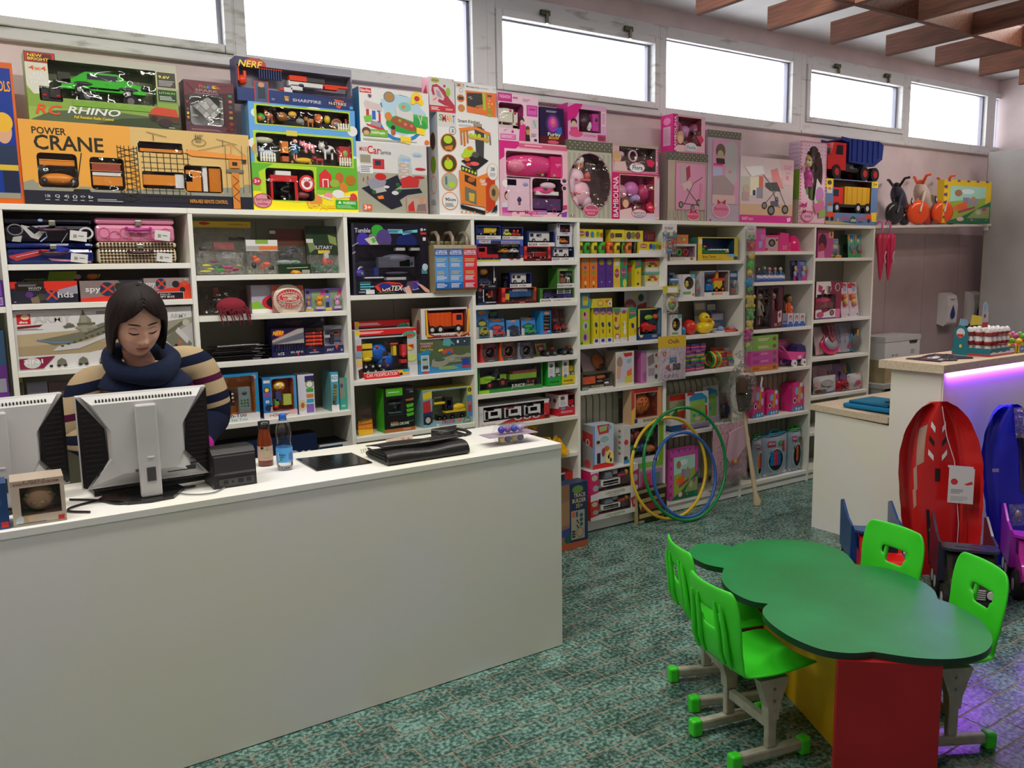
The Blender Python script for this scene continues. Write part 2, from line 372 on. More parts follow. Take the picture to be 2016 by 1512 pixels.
def make_carton(root,w,h,d,colr,a='',cont='',win='',side=None,sart='',back=None,top=None,film=True):
 mb=MB();s=side or colr;tp=top or colr
 holes=[]
 for op in win.split(';'):
  q=op.split()
  if q:holes.append((q[0],*[float(z)for z in q[1:5]],q[5]if len(q)>5 else '222'))
 wd_=min(d*.8,.09)
 # sides, back, top, bottom
 mb.face([(0,d,0),(0,0,0),(0,0,h),(0,d,h)],s);mb.face([(w,0,0),(w,d,0),(w,d,h),(w,0,h)],s)
 mb.face([(w,d,0),(0,d,0),(0,d,h),(w,d,h)],s);mb.face([(0,0,h),(w,0,h),(w,d,h),(0,d,h)],tp);mb.face([(0,d,0),(w,d,0),(w,0,0),(0,0,0)],tp)
 if not holes:mb.face([(0,0,0),(w,0,0),(w,0,h),(0,0,h)],colr)
 else:
  H=[]
  for k,a0,b0,a1,b1,c in holes:
   if k=='O':x0,x1,z0,z1=(a0-a1)*w/100,(a0+a1)*w/100,h-(b0+b1)*h/100,h-(b0-b1)*h/100
   else:x0,x1,z0,z1=a0*w/100,a1*w/100,h-b1*h/100,h-b0*h/100
   H.append((k,x0,x1,z0,z1,c))
  xs=sorted({0,w,*[q[1]for q in H],*[q[2]for q in H]});zs=sorted({0,h,*[q[3]for q in H],*[q[4]for q in H]})
  for i in range(len(xs)-1):
   for j in range(len(zs)-1):
    cx,cz=(xs[i]+xs[i+1])/2,(zs[j]+zs[j+1])/2
    if not any(q[1]<cx<q[2]and q[3]<cz<q[4]for q in H):
     mb.face([(xs[i],0,zs[j]),(xs[i+1],0,zs[j]),(xs[i+1],0,zs[j+1]),(xs[i],0,zs[j+1])],colr)
  for k,x0,x1,z0,z1,c in H:
   cx,cz,rx,rz=(x0+x1)/2,(z0+z1)/2,(x1-x0)/2,(z1-z0)/2
   if k=='O':
    n=32;I=ell(cx,cz,rx,rz,n);O=[]
    for t in range(n):
     an=2*PI*t/n;ca,sa=math.cos(an),math.sin(an);f=1/max(abs(ca),abs(sa));O.append((cx+rx*ca*f,cz+rz*sa*f))
    mb.grid([[(p[0],0,p[1])for p in O],[(p[0],0,p[1])for p in I]],colr,closed_u=True,sm=False,flip=True)
    mb.grid([[(p[0],0,p[1])for p in I],[(p[0],wd_,p[1])for p in I]],c,closed_u=True,flip=True)
    mb.face([(p[0],wd_,p[1])for p in I],c)
   else:
    r=min(rx,rz)*.22 if k=='R' else 0
    if r:
     for sx in(0,1):
      for sz in(0,1):
       px,pz=(x1 if sx else x0),(z1 if sz else z0);ex,ez=(-r if sx else r),(-r if sz else r)
       tri=[(px,pz),(px+ex,pz),(px+ex*.3,pz+ez*.3),(px,pz+ez)]
       if sx!=sz:tri.reverse()
       mb.face([(p[0],.0002,p[1])for p in tri],colr)
    P4=[(x0,z0),(x1,z0),(x1,z1),(x0,z1)]
    mb.grid([[(p[0],0,p[1])for p in P4],[(p[0],wd_,p[1])for p in P4]],c,closed_u=True,sm=False,flip=True)
    mb.face([(p[0],wd_,p[1])for p in P4],c)
 ca=mb.build('carton',root)
 pm=MB()
 HR=[]
 for(k,x0,x1,z0,z1,c)in(H if holes else[]):
  if k!='O':HR.append((x0,x1,z0,z1));continue
  for t in range(10):
   e=math.sqrt(1-((t+.5)/5-1)**2)*(x1-x0)/2;HR.append(((x0+x1)/2-e,(x0+x1)/2+e,z0+(z1-z0)*t/10,z0+(z1-z0)*(t+1)/10))
 if a:art(pm,w,h,'r 0 0 100 100 %s;'%colr+a,holes=HR)
 if sart:art(pm,d,h,sart,P=lambda p,b,e:(-e,d-p,b))
 if pm.f:pm.build('printed_front',ca)
 if cont:contents(root,w,h,cont,.012,min(.05,wd_*.7))
 if holes and film:
  fm=MB()
  for k,x0,x1,z0,z1,c in H:fm.face([(x0,.0012,z0),(x1,.0012,z0),(x1,.0012,z1),(x0,.0012,z1)],'film')
  fm.build('window_film',ca)
def fit_bay(A,B,h,zb,Y):
 if zb>ST-.1 or Y<0:return A,B,h
 c=(A+B)/2
 for i in range(9):
  if XP[i]<c<XP[i+1]:
   A=max(A,XP[i]+PT/2+.002);B=min(B,XP[i+1]-PT/2-.002)
   up=min([z for z in SH[i]+[ST]if z>zb+.04]);h=min(h,up-BT-zb-.003)
 return A,B,h
def bx(key,name,label,cat,uv,zb,d,colr,a='',cont='',win='',Y=.03,group=None,rz=0,**kw):
 u0,u1,vt=uv
 if isinstance(zb,str):zb=BOXES[zb][1]
 zp=[on_y((u0+u1)/2,v,Y).z for v in(vt,)]
 h=zp[0]-zb
 vm=1512-0
 A=proj_row(u0,zb+h/2,Y);B=proj_row(u1,zb+h/2,Y)
 A,B,h=fit_bay(A,B,h,zb,Y)
 for(pr,pt,pA,pB,pY,pz,pd)in BOXES.values():
  if pz<zb+h-.002 and zb<pt-.002 and Y<pY+pd and pY<Y+d:
   if pA<A<pB and pB-A<.06:A=pB+.001
   elif pA<B<pB and B-pA<.06:B=pA-.001
 w=B-A
 root=thing(name,label,cat,(A,Y,zb),rz,group)
 make_carton(root,w,h,d,colr,a,cont,win,**kw)
 BOXES[key]=(root,zb+h,A,B,Y,zb,d)
 return root
def proj_row(u,z,Y):
 """world X of the image column u at height z on the plane y = Y"""
 lo,hi=-6.0,12.0
 for _ in range(40):
  mdl=(lo+hi)/2;d=Vector((mdl,Y,z))-CAM
  if 1008+FPX*d.dot(CR)/d.dot(CF)<u:lo=mdl
  else:hi=mdl
 return(lo+hi)/2
 # ================================================================ the room
 # floor: slab with grout, tiles laid in brick bond
fb=MB();fb.box(-4,8.2,-7,.36,-.08,-.0012,'grout');floor=fb.build('floor');struct(floor,'green marbled tile floor with brownish joints','floor')
TW,TH,G=.21,.105,.004
tiles=[]
for j in range(-62,3):
 for i in range(-14,40):
  cx=(i+(.5 if j%2 else 0))*TW;cy=j*TH
  if-3.9<cx<8.1 and-6.5<cy<.25:tiles.append((cx,cy))
def vis(p):
 d=Vector((p[0],p[1],0))-CAM;z=d.dot(CF)
 if z<.3:return 9e9
 u=1008+FPX*d.dot(CR)/z;v=756-FPX*d.dot(CU)/z
 if not(-40<u<2060 and 700<v<1560):return 9e9+d.length
 if p[0]<1.28 and p[1]>-1.28:return 9e8+d.length
 return d.length
tiles.sort(key=vis)
tm=MB();g=G/2;a,b=TW/2-g,TH/2-g
top=[(-a+.002,-b+.002,0),(a-.002,-b+.002,0),(a-.002,b-.002,0),(-a+.002,b-.002,0)];bot=[(-a,-b,-.006),(a,-b,-.006),(a,b,-.006),(-a,b,-.006)]
tm.face(top,'tile');tm.grid([bot,top],'tile',closed_u=True,sm=False)
t0=tm.build('tile',floor);t0.location=(*tiles[0],0)
for p in tiles[1:300]:
 o=t0.copy();col.objects.link(o);o.parent=floor;o.location=(*p,0)
rm=MB()
for p in tiles[300:]:
 q=len(rm.v);rm.v+=[(x+p[0],y+p[1],z)for x,y,z in bot+top]
 for f in((4,5,6,7),(0,1,5,4),(1,2,6,5),(2,3,7,6),(3,0,4,7)):rm.f.append(tuple(q+i for i in f));rm.k.append('tile');rm.sm.append(False)
o=rm.build('far_tiles',floor);o['kind']='stuff'
# ceiling with a lattice of brown boards
cb=MB();cb.box(-4,8.2,-7,.5,3.62,3.7,'ceil');ceil=cb.build('ceiling');struct(ceil,'white plaster ceiling with brown board lattice','ceiling')
for k in range(10):
 x=2.015+.6*k
 bm=MB();bm.box(-.018,.018,-3.4,0,0,.135,'wood');bm.build('beam',ceil,(x,-.8,3.178),None,[('bevel',.003)])
for k in range(5):
 bm=MB();bm.box(1.9,7.9,-.018,.018,0,.13,'wood');bm.build('cross_beam',ceil,(0,-1.37-.62*k,3.181),None,[('bevel',.003)])
 # walls
WIN=[(-1.25,.289,2.962,3.4,1),(.406,1.79,2.93,3.42,0),(2.0,3.283,2.952,3.348,1),(3.41,4.805,2.93,3.41,0),(5.02,6.32,3.0,3.37,1),(6.47,7.82,2.945,3.435,0),(7.98,8.15,2.95,3.43,0)]
wb=MB();Z0,Z1=2.86,3.49
wb.box(-4,8.3,.3,.5,-.05,Z0,'wall');wb.box(-4,8.3,.3,.5,Z1,3.66,'wall');wb.box(-4,-1.4,.3,.5,Z0,Z1,'wall')
struct(wb.build('wall_back'),'cream plaster back wall under a row of high windows','wall')
for o_,args in(('wall_left',(-4.1,-4,-7,.5)),('wall_front',(-4,8.2,-7.1,-7)),):
 q=MB();q.box(args[0],args[1],args[2],args[3],-.05,3.66,'wall');struct(q.build(o_),'cream plaster wall out of view, '+o_.split('_')[1]+' side','wall')
q=MB();q.box(8.08,8.2,-7,.3,-.05,3.66,'wall');struct(q.build('wall_right'),'cream plaster side wall above the grey partition','wall')
q=MB();q.box(7.5,7.53,-3.2,.07,0,2.842,'panelgrey');q.box(7.498,7.5305,.066,.0705,0,2.842,'edgewood')
struct(q.build('trim_1'),'tall grey laminate partition panel with raw brown edge','partition')
q=MB()
for k in range(4):q.box(5.62+k*.62,5.62+k*.62+.615,.288,.3,.0,2.06,'alcove')
struct(q.build('trim_2'),'grey wall cladding behind the hand soap dispensers','wall panel')
# windows: continuous frame, glazing, opening sashes
posts=[]
prev=-1.4
for n,(x0,x1,z0,z1,sash)in enumerate(WIN,1):
 r_=bpy.data.objects.new('window_%d'%n,None);col.objects.link(r_);struct(r_,['window pane sliver beside the side wall',''][0]if n==7 else None,None)
 r_['label']={1:'opening top window above the crane box',2:'fixed wide window above the toy rifle box',3:'opening window above the pink toy hair dryer box',4:'fixed window above the doll wardrobe box',5:'opening window above the big red and blue dump truck',6:'fixed window above the toy bikes',7:'sliver of window beside the side wall'}[n];r_['category']='window'
 L=(prev+x0)/2 if n>1 else-1.4
 R=(x1+(WIN[n][0]if n<7 else x1+.1))/2
 fm=MB();e=.045 if sash else 0
 # outer frame to neighbours
 fm.box(L,x0-e,.27,.4,Z0,Z1,'frame');fm.box(x1+e,R,.27,.4,Z0,Z1,'frame')
 fm.box(x0-e,x1+e,.27,.4,Z0,z0-e,'frame');fm.box(x0-e,x1+e,.27,.4,z1+e,Z1,'frame')
 fm.box(L+.005,R-.005,.255,.27,Z0,Z0+.025,'frame')
 fm.build('window_frame',r_,None,None,[('bevel',.004)])
 if sash:
  s_=MB()
  for q4 in((x0-e,x0,z0-e,z1+e),(x1,x1+e,z0-e,z1+e),(x0,x1,z0-e,z0),(x0,x1,z1,z1+e)):s_.box(q4[0]+.004,q4[1]-.0,.255,.35,q4[2]+.003,q4[3],'frame')
  s_.build('sash',r_,None,None,[('bevel',.005)])
  for t in(.25,.8):
   s_=MB();s_.box(-.035,.035,-.02,0,0,.03,'554/x');s_.box(.0,.018,-.025,-.01,-.05,.01,'776/x');s_.build('latch',r_,(x0+(x1-x0)*t,.256,z1+.05))
 p_=MB();p_.box(x0,x1,.33,.334,z0,z1,'pane');p_.build('pane',r_)
 p_=MB()
 for q4 in((x1-.02,x1,z0,z1),(x0,x0+.006,z0,z1),(x0,x1,z1-.008,z1)):p_.box(q4[0],q4[1],.31,.345,q4[2],q4[3],'889/p')
 p_.build('glazing_bead',r_)
 prev=x1
 # ================================================================ shelving
XP=[-1.6,-.79,0,.8,1.598,2.39,3.165,3.975,4.797,5.59]
ST=2.108;BT=.026;PT=.022
SH={0:[1.66,1.25,.9],1:[1.845,1.67,1.37,1.03,.7],2:[1.783,1.58,1.345,1.028,.72],3:[1.66,1.187,.866,.5],4:[1.837,1.576,1.372,1.225,1.031,.825,.577,.3],5:[1.882,1.656,1.285,.978],6:[1.828,1.569,1.292,1.025,.588],7:[1.894,1.66,1.295,.968,.594],8:[1.84,1.337,1.021,.7,.4]}
ULAB=['white shelf unit left of the suitcase tins','white shelf unit holding the suitcase tins and army sets','white shelf unit holding the whoopee cushion','white shelf unit holding the orange tipper truck','white shelf unit full of boxed toy vehicles','white shelf unit full of modelling dough','white shelf unit holding the yellow toy duck','white shelf unit with pink toys above a radiator','white shelf unit of silver foil bags beside the umbrellas']
SD=.285
for b_ in range(9):
 x0,x1=XP[b_],XP[b_+1]
 u_=thing('shelf_unit',ULAB[b_],'shelf unit',(x0,0,0),0,'white shelf units along the back wall')
 w=x1-x0
 q=MB();q.box(-PT/2,PT/2,0,SD,0,ST-BT-.0005,'shelfwhite');q.build('side_panel',u_,None,None,[('bevel',.0015)])
 if b_==8:q=MB();q.box(w-PT/2,w+PT/2,0,SD,0,ST-BT-.0005,'shelfwhite');q.build('side_panel',u_,None,None,[('bevel',.0015)])
 q=MB();q.box(-PT/2+.0005,w-PT/2-.0005+(PT if b_==8 else 0),-.002,SD,ST-BT,ST,'shelfwhite');q.build('top_board',u_,None,None,[('bevel',.0015)])
 low=.93 if b_ in(5,6,7)else 0
 q=MB();q.box(PT/2,w/2-.001,SD-.006,SD,low,ST-BT,'backgrey');q.build('back_panel',u_);q=MB();q.box(w/2+.001,w-PT/2,SD-.006,SD,low,ST-BT,'backgrey');q.build('back_panel',u_)
 for z in SH[b_]:
  q=MB();q.box(PT/2+.0005,w-PT/2-.0005,.0005,SD-.007 if z>low else .17,z-BT,z,'shelfwhite');q.build('shelf',u_,None,None,[('bevel',.0015)])
 q=MB();q.box(PT/2,w-PT/2,.0005,SD-.01,.064,.09,'shelfwhite');q.box(PT/2,w-PT/2,.012,.03,0.006,.064,'shelfwhite');q.build('plinth',u_)
 if b_==6:
  q=MB();q.box(w-PT-.3,w-PT-.28,.004,.03,.0,.09,'shelfwhite');q.build('plinth_foot',u_)
q=thing('ledge_board','thin white ledge board carrying the toy bikes','shelf board',(5.6,0,2.108))
z=MB();z.box(0.012,1.9,-.002,.285,-.022,0,'shelfwhite');z.build('board',q,None,(0,-.024,0),[('bevel',.002)])
z=MB();z.box(1.84,1.87,.01,.04,-.06,.0,'shelfwhite');z.build('bracket',q,None,(0,-.024,0))
# radiators behind the lower shelves
def radiator(x0,x1,z0,z1,label):
 r_=thing('radiator',label,'radiator',(x0,.235,0),0,'cast iron radiators behind the shelves')
 n=int((x1-x0)/.06);base=None
 for i in range(n):
  if base is None:
   q=MB();q.prism([(-.045,z0+.03),(-.03,z0),(.03,z0),(.045,z0+.03),(.045,z1-.05),(.025,z1),(-.025,z1),(-.045,z1-.05)],-.024,.024,'rad','x')
   base=q.build('radiator_section',r_,(.03,0,0),None,[('bevel',.012)])
  else:
   o=base.copy();col.objects.link(o);o.parent=r_;o.location=(.03+.06*i,0,0)
 q=MB();q.tube([(0,0,z0+.06),(n*.06,0,z0+.06)],.02,'rad');q.build('manifold_pipe',r_);q=MB();q.tube([(0,0,z1-.06),(n*.06,0,z1-.06)],.02,'rad');q.cyl((n*.06,0,z1-.06),.026,.05,'rad','x');q.build('manifold_pipe',r_)
 for e in(.1,n*.06-.1):
  q=MB();q.box(e-.015,e+.015,-.03,.03,0.0,z0+.02,'rad');q.build('radiator_foot',r_)
radiator(2.42,2.93,.14,.93,'cream ribbed radiator behind the toy shopping set')
radiator(3.2,3.94,.14,.93,'cream ribbed radiator behind the pink blanket pack')
radiator(4.02,4.74,.14,.93,'cream ribbed radiator behind the pink house cartons')
# ================================================================ counters
CT=.989
q=thing('sales_counter','long white sales counter with monitors on it','counter',(0,0,0))
z=MB();z.box(-2.6,1.293,-1.262,-1.24,.004,CT-.026,'counterwhite');z.build('front_panel',q)
z=MB();z.box(1.268,1.291,-1.2395,-.72,.004,CT-.026,'counterwhite');z.build('end_panel',q)
z=MB();z.box(-2.6,1.295,-1.266,-.7,CT-.0255,CT,'counterwhite');z.build('worktop',q,None,None,[('bevel',.0015)])
z=MB();z.box(-2.6,1.2675,-1.2,-.76,.55,.57,'counterwhite');z.build('inner_shelf',q)
for x in(-2.55,-1.2,.2):
 z=MB();z.box(x,x+.02,-1.238,-.74,0,CT-.027,'counterwhite');z.build('divider',q)
q=thing('reception_bar','white bar counter with violet light strip and sleds leaning on it','counter',(0,0,0))
LX=3.782
z=MB();z.prism([(-1.655,0),(-.80,0),(-.80,.815),(-1.336,.785),(-1.336,1.15),(-1.655,1.15)],LX,LX+.025,'counterwhite','x');z.build('side_panel',q)
z=MB();z.box(LX+.003,7.4,-1.665,-1.656,0,1.15,'counterwhite');z.build('front_panel',q)
z=MB();z.prism([(-1.69,1.15),(-1.28,1.15),(-1.28,1.2),(-1.69,1.2)],LX-.05,7.4,'stone','x');z.build('bar_top',q,None,None,[('bevel',.004)])
z=MB();z.prism([(-1.334,.8),(-.77,.815),(-.77,.855),(-1.334,.84)],LX-.015,7.4,'stone','x');z.build('desk_top',q,None,None,[('bevel',.003)])
z=MB();z.box(LX+.026,7.4,-1.336,-1.32,.83,1.15,'edgewood');z.build('back_board',q)
z=MB();z.box(LX+.03,7.35,-1.682,-1.667,1.128,1.148,'led');z.build('led_strip',q)
# ================================================================ boxes along the top of the shelves
TZ=ST+.0005
bx('boy','costume_box','blue boxed dress-up set with orange border beside the crane box','toy box',(-40,36,122),TZ,.1,'d61','r 6 4 93 96 039;e 62 48 22 9 da8;e 62 42 26 7 eb3;r 45 58 92 74 235;r 42 72 92 76 db3;r 50 76 90 92 124;r 8 92 92 96 998;t 30 20 60 7 TOOLS fa2',Y=.03)
bx('crane','crane_box','long orange boxed toy crane with lattice towers and five windows','toy box',(37,493,250),TZ,.11,'ea4','p db7 45 0 100 0 100 78 52 78 45 40;p 998 0 74 4 70 5 74 12 76 45 78 96 70 97 66 100 66 100 84 0 84;r 0 83 100 100 223;t 5 16 13.5 8 POWER 221;t 5.4 34 28 17 CRANE 221;''l 221 1.2 24 36 21 78;p 221 20 80 26 80 27 84 19 84;'+''.join('l 332 .9 %.1f 24 %.1f 92;'%(x,x+.4)for x in(39,40.5,42,44,46,47.5,50,53,56,59,62,65,68,70))+''.join('l 332 .7 39 %d 47.5 %d;l 332 .7 47.5 %d 39 %d;l 332 .6 49 %d 71 %d;'%(y,y+6,y,y+6,y+3,y+3)for y in range(26,90,7))+'l 332 .6 52 5 61 10;l 332 .8 55 8 55 16;l 332 .6 84 8 94 14;l 332 .8 87 9 87 17;n 73.8 10 4 6 360° 221;o 75.7 14 3.4 5 .7 443;x 74 11.5 77.6 14 2 554;''p d83 90.5 50 94 50 94 99 90.5 99;p e94 69 28 71 24 90 27 97 29 98.5 33 91 33 72 32;l e94 1.4 91 12 91 32;l 543 .5 91 13 75 25;l 543 .5 91 13 98 29;p d83 89.6 34 95 34 95 45 89.6 45;r 91 37 93.5 42 222;r 96 33 98 38 332;r 88 47 96.5 51 776;'+''.join('l 222 .7 %s;'%z for z in('90.8 55 93.8 62 90.8 69 93.8 76 90.8 83 93.8 90',))+''.join('l 332 .6 %d 15 %d 78;'%(x,x)for x in(88,96,99))+''.join('t %.1f 91 2 3.5 %s ccc;x %.1f 93 %.1f 95 1 aaa;'%(x,t,x,x+2)for x,t in((8,'1:36'),(11.8,'Q'),(15.4,'4)'),(18.8,'()'),(22,'<>'),(25.3,'b')))+'x 29 91 40 95 2 aaa;t 69.7 93 18 4.6 INFRA-RED_REMOTE_CONTROL d93','b 7 47 21 52 d82;h 7 46 21 .8 e93;s 14 68 7 7 d82;k 8.5 70 3 777;k 20 70 3 777;l;b 28 47 40 56 943;h 27.5 47 40.5 .8 e93;h 27.5 56 40.5 .8 e93;b 28 58 40 62 ddd;b 28 63 40.5 74 d82;b 49 25 68 29 d82;b 49.5 58 64 71 d82;b 64 56 68 74 ddd;b 69 50 76 77 d82;b 68.5 55 72 65 234;b 77 44 79 77 ddd;b 80 46 85.5 77 c71;h 80 55 85.5 1 e93','R 6 38 22 79 543;R 27 40 41.5 80 654;R 48 17 68 31 222;R 49 54 68 76 776;R 68 44 86 79 665',Y=.02)
bx('rhino','radio_car_box','green grass-print boxed monster truck on the crane box','toy box',(52,350,114),'crane',.13,'9b5','r 0 0 100 38 bba;p 8a4 0 55 30 50 60 62 100 55 100 80 0 80;p 564 15 84 45 78 100 84 100 100 0 100;p 342 60 88 100 80 100 100 40 100;p ddc 0 9 14 9 14 60 4 62 0 50;''r 0 2 19 17 422;r .5 3 18.5 16 d23;r 1.5 4 17 15 611;t 2 9 9 4 NEW fd3;t 2 14 13 4 BRIGHT fd3;t 2 28 11 6 4x4 e62;t 4 36 7 5 ALL eee;t 2 42 11 5 WHEEL eee;t 3 48 10 5 DRIVE eee;''r 85 11 100 36 cc9;r 86 12 99 35 332;t 87 21 8 4 9.6V fe5;x 87 24 98 33 4 aaa;r 85 38 100 58 8a5;r 86 39 99 57 131;t 87 45 11 3 LITHIUM 8d3;x 87 48 98 55 3 bcb;''i 4 90 17 14 RC e52;i 24 86 35 10 RHINO eee;i 28 93 26 4 Full_Function_Radio_Control fd2;p! c42 80 72 84 66 98 68 100 80 88 82 79 78;p 532 78 78 100 80 100 90 80 88;e! 90 90 5 7 322;e! 82 84 2.4 4 211;x 92 96 97 98 1 ccc;p! 7a3 28 66 31 70 35 65 38 70 43 66 48 70 53 67 58 72 62 68 67 72 72 67 78 70 80 75 28 75','C 22 22 78 56 3b2/p;k 38 57 10.5 666;k 67 60 10.5 666;b 20 26 28 42 221;s 77 40 4 6 111;s 36 40 8 4 222;s 66 43 9 4 222;b 40 44 60 47 233;b 9 53 21 69 211;s 11 62 1.5 2 c22;s 19.5 62 1.5 2 c22','W 14 11 85 65 563;R 7.5 50 22 71 322')
bx('cube','puzzle_cube_box','dark red boxed electronic puzzle cube beside the monster truck box','toy box',(364,462,161),'crane',.1,'312','p 623 0 0 100 0 100 18 0 30;p 534 0 100 0 80 100 88 100 100;t 30 13 10 6 R d33;t 40 13 8 6 u 3a4;t 48 13 8 6 b 36c;t 56 13 8 6 i dc3;t 63 13 10 6 k d72;t 22 21 46 5 SPARK 988;x 20 23 70 25 1 a88;r 80 22 98 96 411;'+''.join('r 88 %d 95 %d %s;'%(y,y+5,c)for y,c in zip((22,33,44,54,65,77,88),('285','a77','357','a63','994','933','622')))+'x 10 93 72 97 2 a77;'+''.join('r 3 %d 7 %d %s;'%(y,y+5,c)for y,c in((40,'a33'),(54,'853'),(62,'dc4'),(70,'c93')))+'l 722 1.2 5 5 20 20;l 833 1 60 10 98 2;l 722 1 2 90 25 76;l 833 1 75 95 98 78','s 25 50 1 1 fff','R 10 26 76 86 bbb',side='211')
# the cube itself
o=BOXES['cube'][0];q=MB();s_=.05
for i in range(3):
 for j in range(3):
  for k in range(3):q.box((i-1.5)*s_/1.5+.001,(i-.5)*s_/1.5-.001,(j-1.5)*s_/1.5+.001,(j-.5)*s_/1.5-.001,(k-1.5)*s_/1.5+.001,(k-.5)*s_/1.5-.001,'ddd/p' if(i+k)%2 or j else 'bbb/p')
q.box(-.048,.048,-.048,.048,-.048,.048,'333');q.build('puzzle_cube',o,(.115,.05,.125),(.55,.6,.5)).scale=(.82,)*3
bx('farm','farm_playset_box','bright farm playset box with barn, animals and three windows','toy box',(494,702,209),TZ,.13,'9c3','r 0 0 100 55 6ae;e 10 10 8 5 eee;e 60 4 9 4 eee;e 4 38 6 5 eee;e 97 20 5 5 eee;e 96 50 8 6 eee;p 6b3 0 56 30 50 70 54 100 46 100 80 0 76;p fe2 0 82 60 84 100 78 100 100 0 100;''r 5 1.5 95 20.5 bd3;r 3 26 97 56 bd3;p bd3 6 64 20 56 60 57 58 90 40 92 8 90;e 7 43 6 5.5 ca5;r! 33 24 43 29 dc5;''o! 50 73 7.5 8 3 d33;e! 50 73 5.5 6 eee;e! 50 74 3 3 a33;t 45 71 10 2 TRY_ME c33;t 1 74 7 3 3+ fff;e 4 73 4 3.6 c35;t 1.6 74.4 5 3 3+ fee;p d33 62 76 62 64 68 58 74 64 74 76;r 65 68 71 76 eee;r 66 69 70 76 c33;e 82 66 4 5 c63;e 93 68 5 5 b72;e 77 72 5 4 9b4;p d83 82 80 82 72 86 70 90 74 90 80;e 80 82 6 4 eee;e 70 84 4 3 f9a;e 95 86 4 5 d44;l eee 1.6 46 88 60 84 74 88;l eee 1.4 78 86 92 84;x 44 83 62 87 3 eee;''e 8 91 8.5 7 d9a;o 8 91 8.5 7 1 b55;t 2 91 12 3 barnyard a33;t 3.5 95 9 2.6 buddies a33;e 56 89 8 6 e94;t 50 96.6 26 5 farm_playset e82;t 50.2 96 25.4 4.7 farm_playset fe4;r 77 88 99 96.5 3a3;t 84 92 13 2.8 WARNING efe;x 78 92.8 97 96 3 9d9;p dfd 79 91.5 81 88.6 83 91.5','s 12 13 4 4 4a3;A 15 6 24 18 b63;s 11 14 3 3 e73;s 32 11 5 5 963;s 41 8 4 3 eb4;s 48 14 4 3 999;A 52 9 62 18 c84;s 66 10 4 5 d73;s 74 10 3 4 dc3;g 83 14 4.5 1.6 a63;s 83 14 3 3 999;v 92 8 18 1 b34;v 6 32 50 1 ccb;s 13 34 9 3 cca;A 8 40 24 54 cde;b 29 34 35 48 d83;D 42 30 50 743 fba 48b;A 46 32 63 43 f9a;A 65 31 82 48 eee;s 72 37 2 2 222;s 77 40 2 2 222;b 84 35 97 50 b33;s 90 42 4 6 9a4;b 29 45 35 53 c63;s 50 51 9 3 eb3;k 38 53 2.6 c82;k 55 53 3.4 c82;A 58 46 70 54 a33;b 17 66 42 90 c22;b 22 62 36 66 eee;b 19 72 39 90 b63;b 21 74 37 90 c22;l;h 21 74 37 .8 eee;h 21 90 37 .8 eee;s 48 84 6 4 844','R 7 3 94 19.5 322;R 5 28 95.5 55 443;R 12 60 57 90 311',side='7be')
# white barn cross-braces and picket fences stand in front inside the window
o=BOXES['farm'][0];A_,B_=BOXES['farm'][2:4];w_=B_-A_;h_=BOXES['farm'][1]-TZ
for x0 in(.085,.83):
 for yy in(.17,.5):
  q=MB()
  for k in range(6):q.prism([(x0*w_+k*.014,h_*(1-yy)-.022),(x0*w_+k*.014+.009,h_*(1-yy)-.022),(x0*w_+k*.014+.009,h_*(1-yy)+.018),(x0*w_+k*.014+.0045,h_*(1-yy)+.024),(x0*w_+k*.014,h_*(1-yy)+.018)],.002,.006,'eed')
  q.box(x0*w_,x0*w_+.08,.004,.008,h_*(1-yy)-.006,h_*(1-yy),'eed')
  if not(x0<.1 and yy<.2):q.build('picket_fence',o)
bx('rifle','dart_rifle_box','navy boxed red and white dart rifle on the farm playset','toy box',(465,693,124),'farm',.1,'225','p 99a 20 0 100 0 100 60 55 66 30 62;p 778 50 40 100 30 100 64 60 62;l 556 2 45 50 100 40;l aab 2 60 20 100 14;l aaa 1.5 50 30 100 24;p 137 0 62 15 60 30 66 100 82 100 100 0 100;e 16 14 9 14 b33;i 2 22 20 15 NERF fd2;r! 14 52 26 100 b33;r! 15 54 25 99 457;e! 20 60 2.6 6 c97;r! 17 66 23 92 234;t 46 91 25 7 SHARPFIRE ccd;p e52 83 76 92 78 88 98 85 96;r 77 82 95 91 113;t 78 90 16 7 N-STRIKE ddd;p da4 39 80 43 81 42.5 92 39.5 91;t 40 86 3 4 10 333;r 97 90 100 97 5ad;x 28 88 31 94 2 99b','s 6 50 4 12 e42/p;v 2.5 20 54 1 e42/p;v 8 30 56 1.4 e42/p;'+''.join('v %.1f 22 44 1 125;s %.1f 21 .9 2 e52;'%(x,x)for x in(20,22,24,26,28,30,32,34,36,38))+'b 45 28 60 42 e42/p;b 44 40 74 52 ddd;b 46 50 56 62 ddd;s 55 50 3 5 334;b 60 30 76 42 333;h 74 44 97 4 e42/p;b 40 58 47 70 ddd;b 76 46 88 52 e42/p;h 36 64 44 3 e42/p','W 1 18 99 70 889',film=False)
